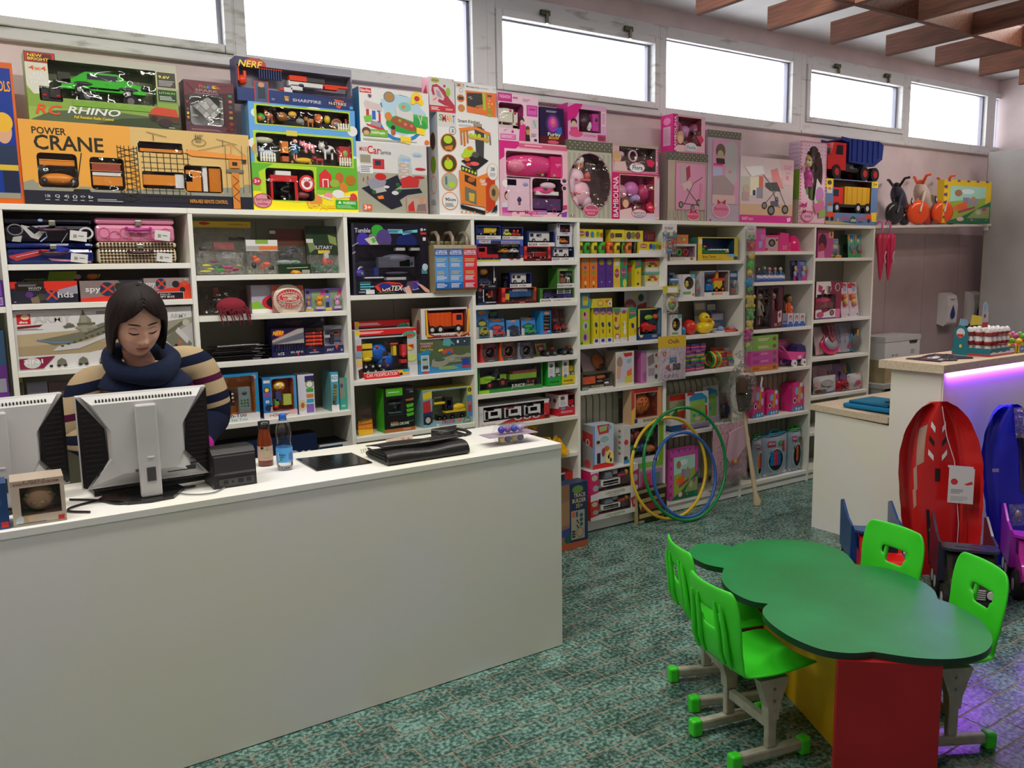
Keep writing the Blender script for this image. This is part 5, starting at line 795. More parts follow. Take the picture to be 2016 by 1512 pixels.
for k_,(u0_,u1_,vt_,zb_,c_,cc_,nm_,lb_)in{'yt':(938,986,444,'big','db2/p','da2','GARBAGE','blue window box with a yellow skip lorry on the transporter box'),'taxi':(989,1030,447,'big','dd3','c33','STREET','blue window box with a taxi and road cones on the transporter box')}.items():
 bx(k_,'toy_vehicle_box',lb_,'toy box',(u0_,u1_,vt_),zb_,.1,'236',TEA%nm_,('T 8 10 88 72 237/p %s;s 70 40 4 6 ddd'%c_)if k_=='yt' else 'C 6 34 48 72 dd3/p;C 50 40 92 72 c33/p;s 62 30 5 10 e62;s 80 30 5 10 e62;b 16 16 36 30 ddc','W 4 8 96 73 124')
bx('fire','fire_engine_box','red boxed fire engine below the white refuse lorry','toy box',(1032,1084,485),S(4,0),.11,'a22','r 0 84 100 100 411;r 44 88 60 94 c77;r 0 0 10 24 d43;r 90 0 100 24 d43;r 0 62 10 84 d43;r 90 62 100 84 d43','T 14 34 90 84 b22/p a22/p;b 30 46 46 68 999;h 34 40 86 2 bbb','W 10 6 90 82 544')
bx('gar','toy_vehicle_box','blue window box with a white refuse lorry','toy box',(1039,1092,455),'fire',.1,'236',TEA%'GARBAGE','B 10 6 84 74 ddd/p;s 50 34 5 7 9ab','W 4 4 96 74 125')
bx('mh','toy_vehicle_box','blue window box with a motor home below the white car boxes','toy box',(1086,1130,486),S(4,0),.11,'236',TEA%'HOME','B 14 6 80 76 ddd/p;e;s 90 20 6 8 8ab','W 4 6 96 76 125')
bx('car2','toy_car_box','small white window box with an orange car','toy box',(1095,1126,462),'mh',.1,'ccd','r 6 10 14 22 333;r 6 28 14 40 333;t 34 94 36 12 CARS 444','C 24 30 76 72 d82/p;s 76 60 8 12 c42','R 20 10 84 78 432',side='bbb')
bx('car1','toy_car_box','small white window box with a dark red car topmost on its stack','toy box',(1096,1127,440),'car2',.1,'ccd','r 6 10 14 22 333;r 6 28 14 40 333;t 34 94 36 12 CARS 444','C 24 36 76 74 622/p;s 76 60 8 12 c42','R 20 10 84 78 322',side='bbb')
bx('bk2','radio_car_box','black boxed car with steering wheel below the orange sports car box','toy box',(940,977,567),S(4,1),.11,'112','e 16 12 9 9 a44;t 6 56 26 8 2.4 99a;p ddd 30 10 34 8 34 76 44 84 98 84 98 87 42 88 30 80;p 236 0 88 40 82 60 96 0 98;e 78 30 5 5 b76;e 88 44 5 5 b76','s 58 40 6 8 b75;s 68 54 6 8 b75;b 78 16 88 56 b33;b 86 10 98 70 322','W 34 8 98 82 222')
bx('bk1','sports_car_box','black window box with an orange sports car','toy box',(941,978,523),'bk2',.11,'112','p ddd 84 0 87 0 87 70 80 84 8 86 8 83 78 80 84 70;r 82 54 94 68 ccc;e 28 92 6 5 a43;t 56 96 36 6 R/C_SPORT ccc','s 40 24 24 16 e92/p;b 34 16 50 34 321;s 16 26 6 10 321;C 6 56 78 84 346/p','W 6 4 82 84 211')
bx('long','trailer_truck_box','long red boxed lorry with blue trailer','toy box',(988,1056,566),S(4,1),.1,'a23','r 0 86 100 100 411;r 50 90 66 96 c77;p d43 0 0 14 0 14 24 0 30;p d43 88 0 100 0 100 24 88 24;p d43 0 60 14 60 12 86 0 86','b 24 16 88 58 258/p;b 12 36 24 78 da3/p;b 12 76 92 82 222;k 20 80 8 777;k 34 80 8 777;k 74 80 8 777;k 84 80 8 777','W 10 4 94 84 763',side='722')
o=BOXES['long'][0];q=MB();w_=BOXES['long'][3]-BOXES['long'][2];put_text(q,'INTERNATIONAL',w_*.32,.075,w_*.44,.014,.006,'bcd');q.build('trailer_lettering',o)
bx('mh2','toy_vehicle_box','blue window box with a motor home on the long lorry box','toy box',(1004,1046,537),'long',.1,'236',TEA%'HOME','B 14 6 80 76 ddd/p;s 6 20 5 8 8ab','W 4 6 96 76 125',side='113',sart='r 20 20 70 40 556;r 30 54 60 96 445')
bx('pick','farm_pickup_box','green boxed pickup with cattle trailer','toy box',(1063,1134,567),S(4,1),.11,'473','r 0 74 100 100 ddd;r 4 82 30 94 645;t 6 92 22 8 TEAMSTERZ eee;t 38 92 50 8 FARM_RANGE 752','C 10 30 44 72 126/p;b 44 40 52 60 222;b 52 42 94 70 237/p;k 32 72 9 ddd;k 70 72 8 444;h 54 10 92 2.5 ddd;h 54 24 92 2.5 ddd;h 54 38 92 2.5 ddd;v 54 8 44 1.2 ddd;v 92 8 44 1.2 ddd;v 73 8 44 1 ddd','W 8 4 96 74 342',side='362')
bx('jeep','farm_animal_box','green boxed jeep with animals on the pickup box','toy box',(1097,1133,527),'pick',.1,'584','r 0 78 100 100 ddd;r 4 84 36 94 645;t 6 92 28 7 TEAMSTERZ eee;t 42 93 44 7 FARM 752;r 10 4 60 14 ab8','A 20 26 50 50 865;b 24 50 56 74 964;A 60 40 88 74 ddd;C 56 22 90 44 465','W 14 16 90 78 342',side='473')
CB='p 48c 0 0 100 0 100 60 0 60;p e92 20 8 60 2 80 10 40 16;i 30 14 44 8 HOT d32;'
for i_,(u0_,u1_,vt_,c_,cc_,l_)in enumerate(((938,963,611,'28b','aa3','blue carded white off-roader with yellow wheels'),(964,994,628,'28b','c44','blue carded toy car with red and blue print'),(998,1024,630,'27a','334','blue carded dark toy car beside the green one'),(1027,1055,626,'28b','3a4/p','blue carded shiny green toy car'))):
 blister('toy_car_card',l_,'toy pack',(u0_,u1_,vt_),S(4,2),c_,CB+'p 346 6 44 50 30 94 44 90 60 10 60;e 50 48 30 8 %s;r 0 60 20 100 ccc'%cc_,'C 18 62 88 92 %s'%cc_,(10,58,96,98),Y=.05+.012*(i_%2),group='carded toy cars')
 if i_<2:blister('toy_car_card',['blue carded toy car with a yellow and green print','orange carded toy car in the second row'][i_],'toy pack',(u0_+(4 if i_==0 else 62),u1_+(20 if i_==0 else 60),vt_-(0 if i_==0 else 6)),S(4,2),['349','c53'][i_],'p cc3 0 4 60 4 50 20 0 24;p 5a3 60 10 96 6 90 22 60 26;p e92 20 36 80 30 70 44 30 48','C 18 60 88 90 a33',(10,58,96,98),Y=.16,group='carded toy cars')
bx('hw5','toy_car_multipack','blue boxed multipack of five toy cars','toy box',(1064,1085,612),S(4,2),.1,'17b','r 0 0 20 100 28c;e 60 10 24 6 e73;t 64 90 26 4 5 eee;p a57 20 82 70 80 60 96 24 96','C 36 24 90 34 465;C 36 38 90 48 777;C 36 54 90 64 888;C 36 70 90 80 a66','W 30 20 94 84 344',side='28c')
for i_,(u0_,u1_,c_,l_)in enumerate(((1088,1102,'b22/p','dark red leaning car pack beside the five-car box'),(1103,1114,'a44/p','brown leaning car pack between a red and an orange one'),(1114,1129,'c62/p','dark leaning pack with an orange car by the shelf post'))):
 blister('racing_car_card',l_,'toy pack',(u0_,u1_,607),S(4,2),'311','p 522 0 0 100 0 100 30 0 40;l a76 1 80 0 96 60;r 20 40 80 52 644','C 6 66 94 90 %s'%c_,(0,50,100,98),Y=.06+.03*i_,lean=.14,group='leaning racing car packs')
for i_,(u0_,u1_,vt_,c_,l_)in enumerate(((946,980,673,'c33','grey boxed racing game pod with red sides'),(984,1016,673,'d52','grey boxed racing game pod with orange sides'),(1020,1050,673,'889','grey boxed racing game pod with silver sides'))):
 bx('pod%d'%i_,'racing_pod_box',l_,'toy box',(u0_,u1_,vt_),S(4,3),.1,'444','p %s 0 0 16 0 8 40 10 70 24 100 0 100;p %s 84 0 100 0 100 70 92 80;t 30 16 50 9 RACING %s;o 56 50 30 32 2.4 %s;r 46 90 80 96 778'%(c_,'333',c_,c_),'s 54 54 14 10 332;s 60 44 8 6 445','R 28 24 86 78 222',side=c_)
blister('red_car_card','tilted red and yellow carded toy behind the small tractors','toy pack',(1057,1078,676),S(4,3),'bb6','p b33 10 20 80 10 70 60 20 70;e 46 44 20 16 ecc;p 9b4 80 10 100 0 100 60 84 50','',None,Y=.13,lean=.3)
for i_,(x_,c_)in enumerate(((2.16,'334'),(2.3,'235'))):
 o=thing('small_tractor',['small loose black tractor with red parts beside the racing pods','small loose dark blue tractor nearest the shelf post'][i_],'toy tractor',(x_,.05,S(4,3)));q=MB();q.box(0,.08,.015,.045,.022,.04,c_+'/p');q.box(.05,.075,.015,.045,.04,.055,'b42/p');q.build('tractor_body',o)
 for t_ in(.012,.07):
  for y_ in(0,.045):q=MB();q.cyl((t_,y_,.019),.019,.015,'222/m','y',14);q.cyl((t_,y_-.002,.019),.009,.019,'777','y',8);q.build('wheel',o)
bx('junior','tractor_box','long boxed green tractor and trailer with red wheels','toy box',(942,1068,716),S(4,4),.12,'383','r 0 88 16 100 9c2;r 0 0 100 3 342;t 50 88 22 13 JUNIOR ddd;i 72 88 14 8 FARMING bba','s 18 46 14 11 8b3/p;b 4 40 20 64 9c2/p;b 22 26 34 50 233/p;b 30 34 44 54 8b3/p;k 18 72 13 c42;k 38 66 17 c42;b 50 38 92 58 8b3/p;b 54 26 92 38 a54/p;h 50 58 92 2 584;k 78 72 9 c42;k 86 72 9 c42;b 44 62 56 66 222','W 2 4 98 86 232',top='232',film=True)
for i_,(u0_,u1_,vt_,c_,t_,cc_,l_)in enumerate(((1079,1105,712,'2a3','FORESTER','ddd','white and green open boxed white truck'),(1107,1134,708,'dc2','BUILDER','db2','white and yellow open boxed yellow truck'))):
 bx('tow%d'%i_,'work_truck_box',l_,'toy box',(u0_,u1_,vt_),S(4,4),.11,c_,'r 0 0 50 62 ddd;e 24 16 14 8 666;x 10 28 40 50 5 bba;e 24 64 12 8 48a;t 12 88 72 8 %s 131;'%t_+''.join('p 222 %d 100 %d 94 %d 94 %d 100;'%(x,x+4,x+8,x+4)for x in range(2,96,12)),'T 56 22 96 64 %s %s'%(cc_,cc_),'W 54 2 99 62 9a9',side=c_,film=False)
bx('tram','tram_box','long white and red boxed city tram','toy box',(943,1082,793),S(4,5),.12,'ddd','r 0 92 30 100 ddd;p a22 26 100 36 86 44 78 94 76 100 0 100 100;p c33 92 20 100 20 100 70 92 74;t 2 96 20 7 city_express a44;'+''.join('e %d 80 5.5 10 ccc;p 333 %d 84 %d 76 %d 76 %d 84;'%(x,x-3,x-2,x+2,x+3)for x in(54,67,80))+'r 92 84 99 92 311;l 999 1 0 40 6 30;l 999 1 0 46 6 36',''.join('b %d 22 %d 72 eee/p;b %d 34 %d 54 233;b %d 30 %d 70 222;b %d 22 %d 28 bc3;b %d 66 %d 72 bc3;'%(x,x+24,x+9,x+19,x+2,x+6,x+3,x+14,x+6,x+22)for x in(8,36,64))+'b 32 26 36 70 111;b 60 26 64 70 111','W 6 6 92 78 111',rz=0,film=True)
o=BOXES['tram'][0];q=MB();w_=BOXES['tram'][3]-BOXES['tram'][2];h_=BOXES['tram'][1]-S(4,5);put_text(q,'Earth',w_*.385,h_*.73,w_*.1,h_*.1,.008,'c33');q.build('tram_lettering',o)
bx('ff','fire_robot_box','red and white open boxed fire engine toy beside the tram','toy box',(1100,1136,776),S(4,5),.15,'c23','r 0 0 56 56 ddd;e 24 16 14 9 544;x 10 28 44 50 5 bba;e 26 64 14 9 69b;t 14 86 70 8 FIREFIGHTER dcc;'+''.join('p 411 %d 100 %d 94 %d 94 %d 100;'%(x,x+4,x+8,x+4)for x in range(2,96,12)),'T 60 26 98 66 c23 c23','W 58 4 99 62 544',side='dcc',sart='p c23 0 74 100 64 100 100 0 100;e 30 30 12 10 833;e 70 30 12 10 833',film=False)
def loader(x,y,z,s_,label,rz):
 o=thing('toy_loader',label,'toy loader',(x,y,z),rz,'loose yellow wheel loaders');Yc='da1/p'
 q=MB();q.box(-.14*s_,.06*s_,-.06*s_,.06*s_,.06*s_,.13*s_,Yc);q.build('loader_body',o,None,None,[('bevel',.006)])
 q=MB()
 for a,b in((-.1,-.05),(-.1,.05),(.0,-.05),(.0,.05)):q.tube([(a*s_,b*s_,.12*s_),(a*s_*.9,b*s_*.9,.26*s_)],.007*s_,Yc,6)
 q.box(-.11*s_,.02*s_,-.058*s_,.058*s_,.255*s_,.275*s_,Yc);q.build('cab_frame',o)
 for b in(-.05,.05):q=MB();q.tube([(.02*s_,b*s_,.14*s_),(.12*s_,b*s_,.15*s_),(.19*s_,b*s_,.07*s_)],.009*s_,Yc,6);q.build('lift_arm',o)
 q=MB();pf=[(.17,.16),(.2,.02),(.3,.01),(.3,.03),(.215,.04),(.19,.165)];q.prism([(a*s_,b*s_)for a,b in pf],-.1*s_,.1*s_,Yc)
 for b in(-.1,.095):q.prism([(.18*s_,.15*s_),(.2*s_,.02*s_),(.3*s_,.01*s_),(.22*s_,.13*s_)],b*s_,(b+.006)*s_,Yc)
 q.build('bucket',o)
 for a in(-.1,.03):
  for b in(-.09,.06):q=MB();q.cyl((a*s_,b*s_,.055*s_),.055*s_,.03*s_,'111/m','y',16);q.cyl((a*s_,b*s_-.002,.055*s_),.025*s_,.034*s_,Yc,'y',10);q.build('wheel',o)
loader(2.1,.1,S(4,6),.72,'yellow wheel loader with raised front bucket nearest the shelf post',-.75)
loader(1.76,.13,S(4,6),.7,'yellow wheel loader behind the egg pack on the counter',-.5)
bx('redb','red_game_box','small red and blue box on the low shelf behind the counter end','toy box',(1090,1133,930),S(4,7),.12,'c22','r 0 0 60 60 246;r 10 12 50 50 112;p ddd 0 0 60 0 60 8 0 12',Y=.06)
# ================================================================ unit 5: modelling dough
PD='p dc2 0 0 100 0 96 70 4 70;r 0 72 100 100 ddd;e %d 36 16 20 a55;t %d 42 24 14 Play-Doh eee;e %d 40 8 24 448;e %d 44 8 26 38a;e %d 40 8 22 7a3;e %d 46 7 20 a63'
bx('dpR','dough_pack','yellow and white dough multipack beside the single tubs','toy pack',(1258,1311,476),S(5,0),.06,'dc3',PD%(20,8,52,66,80,92),Y=.035)
lids=['dc2','3a3','cc2','4a3','e62','dc2','583','e73','443'];us=[(1141,1150),(1152,1166),(1167,1180),(1182,1196),(1198,1211),(1212,1225),(1226,1232),(1234,1249),(1250,1257)]
LB=['yellow lidded dough tub beside the shelf post','green lidded dough tub between two yellow ones','olive lidded dough tub with a dark label','green lidded dough tub beside an orange one','orange lidded dough tub between green and yellow ones','yellow lidded dough tub under the carded pack','dark green dough tub tucked behind the others','orange lidded dough tub with a brown label','dark dough tub beside the multipack']
for(u0_,u1_),c_,l_ in zip(us,lids,LB):
 A_,w_,h_=span((u0_,u1_,476),S(5,0),.05);r=w_/2
 o=thing('dough_tub',l_,'dough tub',(A_+r,.05+r,S(5,0)),0,'single dough tubs');q=MB();q.lathe([(0,0),(r*.8,0),(r*.95,h_*.74),(0,h_*.74)],(0,0,0),'cb2' if c_ in('dc2','cc2')else c_,16);q.build('tub',o)
 q=MB();q.lathe([(r*.98,h_*.74),(r*.98,h_),(0,h_)],(0,0,0),c_+'/p',16);q.build('lid',o)
 q=MB();q.box(-r*.6,r*.3,-r*.97,-r*.93,h_*.3,h_*.66,'542' if w_>.06 else '431');q.build('label',o)
tubtop=on_y(1180,476,.05).z+.001
for i_,(u0_,u1_,vt_,l_)in enumerate(((1141,1187,451,'yellow four-tub dough pack on the single tubs by the post'),(1203,1230,452,'yellow dough pack with a dark panel on the single tubs'),(1231,1266,454,'dough pack with cartoon shapes on the single tubs'))):
 bx('dp%d'%i_,'dough_pack',l_,'toy pack',(u0_,u1_,vt_),tubtop,.06,'dc3',PD%(8,0,32,54,78,94)if i_==0 else('r 30 30 80 64 442;e 10 50 16 24 855;r 0 76 100 100 cc9' if i_==1 else 'e 20 44 14 34 546;e 44 42 14 30 784;e 70 44 14 34 854;r 0 80 100 100 ccb'),Y=.045)
bx('dp9','dough_card','dark red dough pack lying on the multipack','toy pack',(1268,1290,455),'dpR',.05,'622','e 14 50 10 18 349;x 30 30 94 80 5 955',Y=.05)
UP=[(1145,1160,'d72','orange tall dough set box beside the post'),(1161,1176,'d72','orange tall dough set box next to a purple one'),(1177,1192,'538','purple tall dough set box next to an orange one'),(1193,1207,'538','purple tall dough set box next to a yellow one'),(1208,1221,'dc2','yellow tall dough set box between purple and teal ones'),(1222,1235,'197','teal tall dough set box'),(1250,1262,'dc2','shorter yellow dough set box beside the stacked tubs')]
for i_,(u0_,u1_,c_,l_)in enumerate(UP):
 a_={0:'e 50 12 30 8 986;r 34 26 62 36 36b;e 48 48 16 6 4a4;p c54 34 70 50 58 66 70;e 50 82 16 6 dc4;r 40 92 60 97 322',1:'e 50 12 30 8 986;r 34 26 62 36 36b;e 48 48 16 6 4a4;p c54 34 70 50 58 66 70;e 50 82 16 6 dc4;r 40 92 60 97 322',2:'e 50 14 32 10 883;l b46 1.4 30 34 66 40;r 40 54 60 56 223;r 40 78 60 82 aac',3:'e 50 14 32 10 883;l b46 1.4 30 34 66 40;r 40 54 60 56 223;r 40 78 60 82 aac',4:'p dcc 20 10 80 10 80 26 20 26;e 50 52 36 16 a46;t 20 54 60 8 Play-Doh dbb;r 0 70 100 100 db4',5:'e 60 14 30 12 a43;e 44 48 30 18 a46;t 16 52 60 7 Play-Doh dbb;e 60 86 30 14 dc3',6:'p 197 0 0 100 0 100 26 0 34;e 50 14 34 9 a55;l 222 2 30 44 70 50;l 222 2 50 40 44 56;e 50 84 18 10 dc3;r 34 86 66 94 222'}[i_]
 bx('up%d'%i_,'dough_set_box',l_,'toy box',(u0_,u1_,508 if i_<6 else 512),S(5,1),.16,c_,a_)
A_,w_,h_=span((1237,1248,514),S(5,1),.06);o=thing('glitter_tube','clear wrapped tube with red band between the dough boxes','toy pack',(A_+w_/2,.09,S(5,1)));q=MB();q.lathe([(0,0),(w_*.5,0),(w_*.5,h_*.9),(w_*.3,h_),(0,h_)],(0,0,0),'985/s',14);q.build('tube',o);q=MB();q.lathe([(w_*.51,h_*.6),(w_*.51,h_*.85)],(0,0,0),'c43/s',14);q.build('band',o)
zz=S(5,1)
for i_,(u0_,u1_,v0_,c_,cc_,l_)in enumerate(((1270,1306,535,'6a9','dc4','square dough bucket with brown print below the red lidded one'),(1271,1308,510,'c34','dc2','square dough bucket above the teal lidded one'))):
 A_,w_,h_=span((u0_,u1_,v0_),zz,.06);o=thing('dough_bucket',l_,'toy tub',(A_,.06,zz));q=MB();q.prism([(.006,0),(w_-.006,0),(w_,h_*.8),(0,h_*.8)],0,.12,'ddc');q.build('bucket',o)
 q=MB();art(q,w_,h_*.8,'r 4 4 96 60 %s;e 50 20 26 14 a55;e 30 44 12 10 %s;e 76 40 12 14 c33'%(cc_,'632' if i_==0 else '235'),y=-.001);q.build('printed_front',o)
 q=MB();q.box(-.006,w_+.006,-.006,.126,h_*.8,h_,c_+'/p');q.build('lid',o,None,None,[('bevel',.005)]);zz+=h_+.0005
bx('pdbig','dough_game_box','big lime box with a sky blue top and animal ovals','toy box',(1143,1161,576),S(5,2),.2,'ac2','r 0 0 100 30 38b;p cb3 20 6 80 6 84 14 76 24 24 24;t 22 14 56 6 LOGIC 542;e 52 44 32 9 d9a;e 46 41 10 4 222;e 52 64 32 9 cbb;e 56 64 12 5 275;e 52 86 32 9 c8b;e 48 86 14 6 537;r 6 95 20 99 222',Y=.03)
MY='r 0 0 100 16 447;e 50 14 40 6 a56;t 16 16 68 5 Play-Doh dbb;e 40 46 20 6 38a;p 333 30 44 60 40 70 52 44 56;e 50 66 8 7 322;r 0 86 100 100 ddd;e 50 92 30 5 24a'
for i_,(u0_,u1_,l_)in enumerate(((1168,1180,'yellow dough box with an indigo top beside the lime box'),(1181,1193,'yellow dough box with an indigo top between two twins'),(1194,1206,'yellow dough box with an indigo top next to the cake print box'))):
 bx('my%d'%i_,'dough_box',l_,'toy box',(u0_,u1_,606),S(5,2),.13,'dc2',MY,group='yellow boxes with indigo tops')
bx('cake','dough_box','yellow dough box with a teal top and cake print','toy box',(1208,1221,607),S(5,2),.13,'dc2','r 0 0 100 12 297;e 50 14 40 6 a56;e 34 32 20 8 b45;e 50 54 40 10 764;e 50 50 30 6 eba;e 56 84 34 10 c46;e 56 84 24 6 ddd;r 0 90 100 100 ddd',Y=.03)
bx('snow','dough_box','yellow dough box with a white figure shape','toy box',(1222,1235,606),S(5,2),.13,'dc2','p 9bd 0 0 100 0 100 8 0 14;e 50 12 36 6 a56;e 60 44 14 6 ddd;e 60 56 16 8 eee;e 62 70 18 10 eee;l 543 1.4 20 44 50 54;r 0 88 100 100 dde;t 40 94 50 4 Frozen 99b')
bx('mini','dough_box','yellow dough box with a teal banner beside the fire truck','toy box',(1238,1253,606),S(5,2),.13,'dc2','p 197 0 0 100 0 100 26 0 34;e 50 15 38 7 a56;t 16 17 68 5 Play-Doh dbb;e 50 54 18 8 248;l 222 2 26 46 70 60;r 0 84 100 100 ddd;e 80 70 14 8 d92')
bx('hor','dough_pack','flat yellow pack lying on the indigo-topped boxes','toy pack',(1162,1205,588),'my0',.1,'dc3','p 197 0 0 10 0 4 100 0 100;e 46 50 14 34 ec5;o 46 50 14 34 8 a63;p d73 66 20 86 10 84 44 70 50;e 90 56 8 30 eee;e 90 60 3 16 333',Y=.03)
bx('pdfar','dough_house_box','white boxed dough house behind the yellow boxes','toy box',(1229,1290,573),S(5,2),.06,'ccc','e 24 34 26 18 a55;e 24 38 22 10 c63;t 8 34 30 8 Play-Doh dcc;p b43 54 30 94 24 92 70 58 70;e 66 52 6 12 eee;e 80 52 6 12 eee;e 70 14 12 8 354;p dc4 40 4 54 2 50 20 42 18;x 4 80 60 94 3 999;r 0 56 6 100 334',Y=.17,side='335')
bx('fireD','dough_truck_box','blue open boxed red fire truck dough set','toy box',(1256,1306,607),S(5,2),.1,'147','p cb3 0 0 80 0 76 26 0 60;r 60 86 80 94 99b;e 14 74 12 16 d83;e 14 82 9 10 ec9','s 50 58 30 14 c22/p;b 26 56 82 74 c22/p;s 42 72 14 11 111;s 72 72 14 11 111;s 42 73 9 7 234;s 72 73 9 7 234;s 56 30 18 9 8b3;s 84 28 10 9 d52;b 50 34 80 52 134','W 8 4 96 84 689',film=False)
# shelf under the dough
blister('football_helmet_card','tilted card with a bronze toy helmet over the orange truck box','toy pack',(1150,1206,684),S(5,3)+.07,'baa','p 877 0 0 60 0 100 60 100 100','s 54 50 20 30 b62/s;s 60 66 16 12 321;h 40 78 76 2 321',(24,10,86,90),Y=.13,lean=.35)
bx('orgt','orange_truck_box','window box of small orange trucks below the tilted card','toy box',(1146,1207,734),S(5,3),.1,'554','p 222 26 76 74 66 74 86 28 96;t 30 88 40 12 POWER cc9;r 0 84 20 96 7aa;r 20 90 100 100 ccc','b 4 20 46 66 d52/p;s 66 30 16 14 c62;s 84 54 10 14 222;s 84 70 8 10 eee;s 62 56 12 8 877','W 2 4 96 76 665',film=True)
bx('paint','paint_box','white boxed painting set with orange and yellow streaks','toy box',(1212,1248,692),S(5,3),.11,'ddc','p ccd 10 8 90 10 88 90 8 88;e 22 30 16 16 a87;p da8 8 40 30 44 24 80 6 76;p e73 60 58 88 50 88 74 62 76;p 9bc 60 24 86 22 84 34 62 36;p c33 40 4 90 4 90 14 50 16;p dc4 50 74 90 70 90 92 50 92',side='a98')
bx('pinkwh','makeup_box','white and pink boxed toy machine behind the hanging card','toy box',(1262,1300,690),S(5,3),.12,'ddd','r 0 0 30 100 c8b;p 988 34 20 70 10 74 40 40 50;r 40 56 76 80 bab;e 84 16 7 6 c43;e 84 52 7 6 c43;e 84 84 8 8 333;p b6a 10 70 30 64 30 96 10 96',side='c6a',Y=.05)
bx('shop','shopping_set_box','white boxed shopping set with a printed child beside the radiator','toy box',(1167,1208,836),.3,.11,'bcd','r 0 0 10 100 79c;p c33 20 0 80 0 76 20 30 22;p 9b7 30 4 70 2 66 14 34 16;e 56 34 26 10 ddd;e 56 34 22 8 9bb;e 26 42 8 6 db9;e 26 39 9 4 432;r 16 48 38 64 ccd;r 20 64 28 88 223;r 28 64 36 88 223;e 66 56 14 6 c63;e 50 64 8 10 a33;e 80 78 20 18 ed8;e 76 76 5 5 222;e 86 84 5 5 222;e 80 70 4 4 c53;p c22 0 90 60 88 100 94 100 100 0 100;e 80 8 8 4 6ac','','',side='999',sart='p b33 0 14 100 20 100 50 0 40;o 50 40 20 8 2 ddd;e 50 90 30 10 c44',Y=.0)
bx('toaster','breakfast_set_box','lime edged window box of toy breakfast set','toy box',(1228,1306,834),.36,.11,'ccc','r 88 0 100 100 8b2;r 0 84 14 98 48b;e 6 40 5 7 c33;e 5 80 5 5 333;r 14 86 86 100 ddd','s 40 30 10 14 833;s 24 34 8 12 744;s 72 28 12 14 5a2;s 72 28 7 8 342;s 30 66 14 12 283;s 52 66 14 14 247;s 74 70 14 10 c73','W 16 8 86 84 433',side='ddd',sart=''.join('e 60 %d 12 3 %s;'%(y,c)for y,c in((14,'a63'),(28,'5a3'),(42,'c43'),(56,'5a3'),(70,'a63'))),Y=.0)
bx('pizza','toy_pizza_box','red edged window box of a toy pizza','toy box',(1243,1302,765),'toaster',.09,'ca8','r 0 0 100 10 a22;r 0 0 10 100 b43;r 88 0 100 100 d96;r 8 86 100 100 ccb;t 40 96 46 8 BAKERY 544;r 8 84 20 96 338;p eb4 0 60 10 50 10 100 0 100','s 46 46 28 30 d73;'+''.join('s %d %d 2.2 2.4 422;'%(46+20*math.cos(k*2.4)*(k%3+1)/3,46+22*math.sin(k*2.4)*(k%3+1)/3)for k in range(14))+'s 82 16 8 12 667','W 14 12 86 82 832',Y=.005)
for i_,(vt_,zb_,c_,l_)in enumerate(((975,.0905,'c32','red boxed toy cash register standing on the bottom board'),(921,None,'c26','pink boxed toy cash register on the red one'))):
 zb2=zb_ if zb_ else BOXES['cash0'][1]
 o=bx('cash%d'%i_,'cash_register_box',l_,'toy box',(1163,1256,vt_),zb2,.15,'ddd','p %s 0 10 14 6 20 40 30 70 12 80 0 84;p %s 84 30 100 20 100 80 88 74;e 8 24 6 11 bba;e 10 62 6 11 9aa;e 94 50 5 14 bab;t 30 92 42 10 CASH_REGISTER 8a4;x 38 95 60 99 1 b89'%(c_,c_),'b 24 40 66 64 eee/p;b 28 44 60 52 %s;b 28 54 60 60 caa;b 32 14 48 36 889;b 46 8 58 24 999;s 70 34 10 8 %s;b 64 22 90 66 544;s 78 26 4 12 da3;s 86 30 4 14 36a;s 22 64 6 8 777'%(c_,c_),'W 16 4 84 76 644',side=c_,film=True,Y=-.04)
SHB=BOXES['cash1'][1]
BOXES['shop'][0].location.z=SHB+.0008;BOXES['shop'][0].scale.z=(on_y(1190,836,0).z-SHB)/(BOXES['shop'][1]-.3)
o=thing('gold_tool_box','black and gold box leaning against the bottom board','toy box',(proj_row(1256,.1,-.07),-.075,.002),0,None,-.06);w_=proj_row(1313,.1,-.07)-proj_row(1256,.1,-.07);make_carton(o,w_,.25,.04,'221','p 986 0 4 100 0 100 8 0 14;p a85 6 30 94 26 94 36 6 42;p 833 10 46 90 42 90 62 10 66;p ba6 4 72 60 70 96 76 96 82 4 84;p cb7 4 44 20 30 10 62;t 60 96 30 10 TOOL a75;r 2 90 20 98 998',side='a96')
# pink doll box and base blocks carry the window boxes
bx('pinkd','pink_kitchen_box','pink and lime boxed toy kitchen phone below the breakfast set','toy box',(1258,1312,908),.0905,.12,'cbb','r 0 0 100 12 8b4;r 4 18 96 92 b7a;r 10 24 50 80 c47;r 56 20 90 84 99a;r 60 26 86 78 688;e 28 50 12 14 a24',Y=.0)
zt=BOXES['pinkd'][1];dz=zt+.0005-.36
BOXES['toaster'][0].location.z=zt+.0005;BOXES['toaster'][0].scale.z=(BOXES['toaster'][1]-zt-.0005)/(BOXES['toaster'][1]-.36)
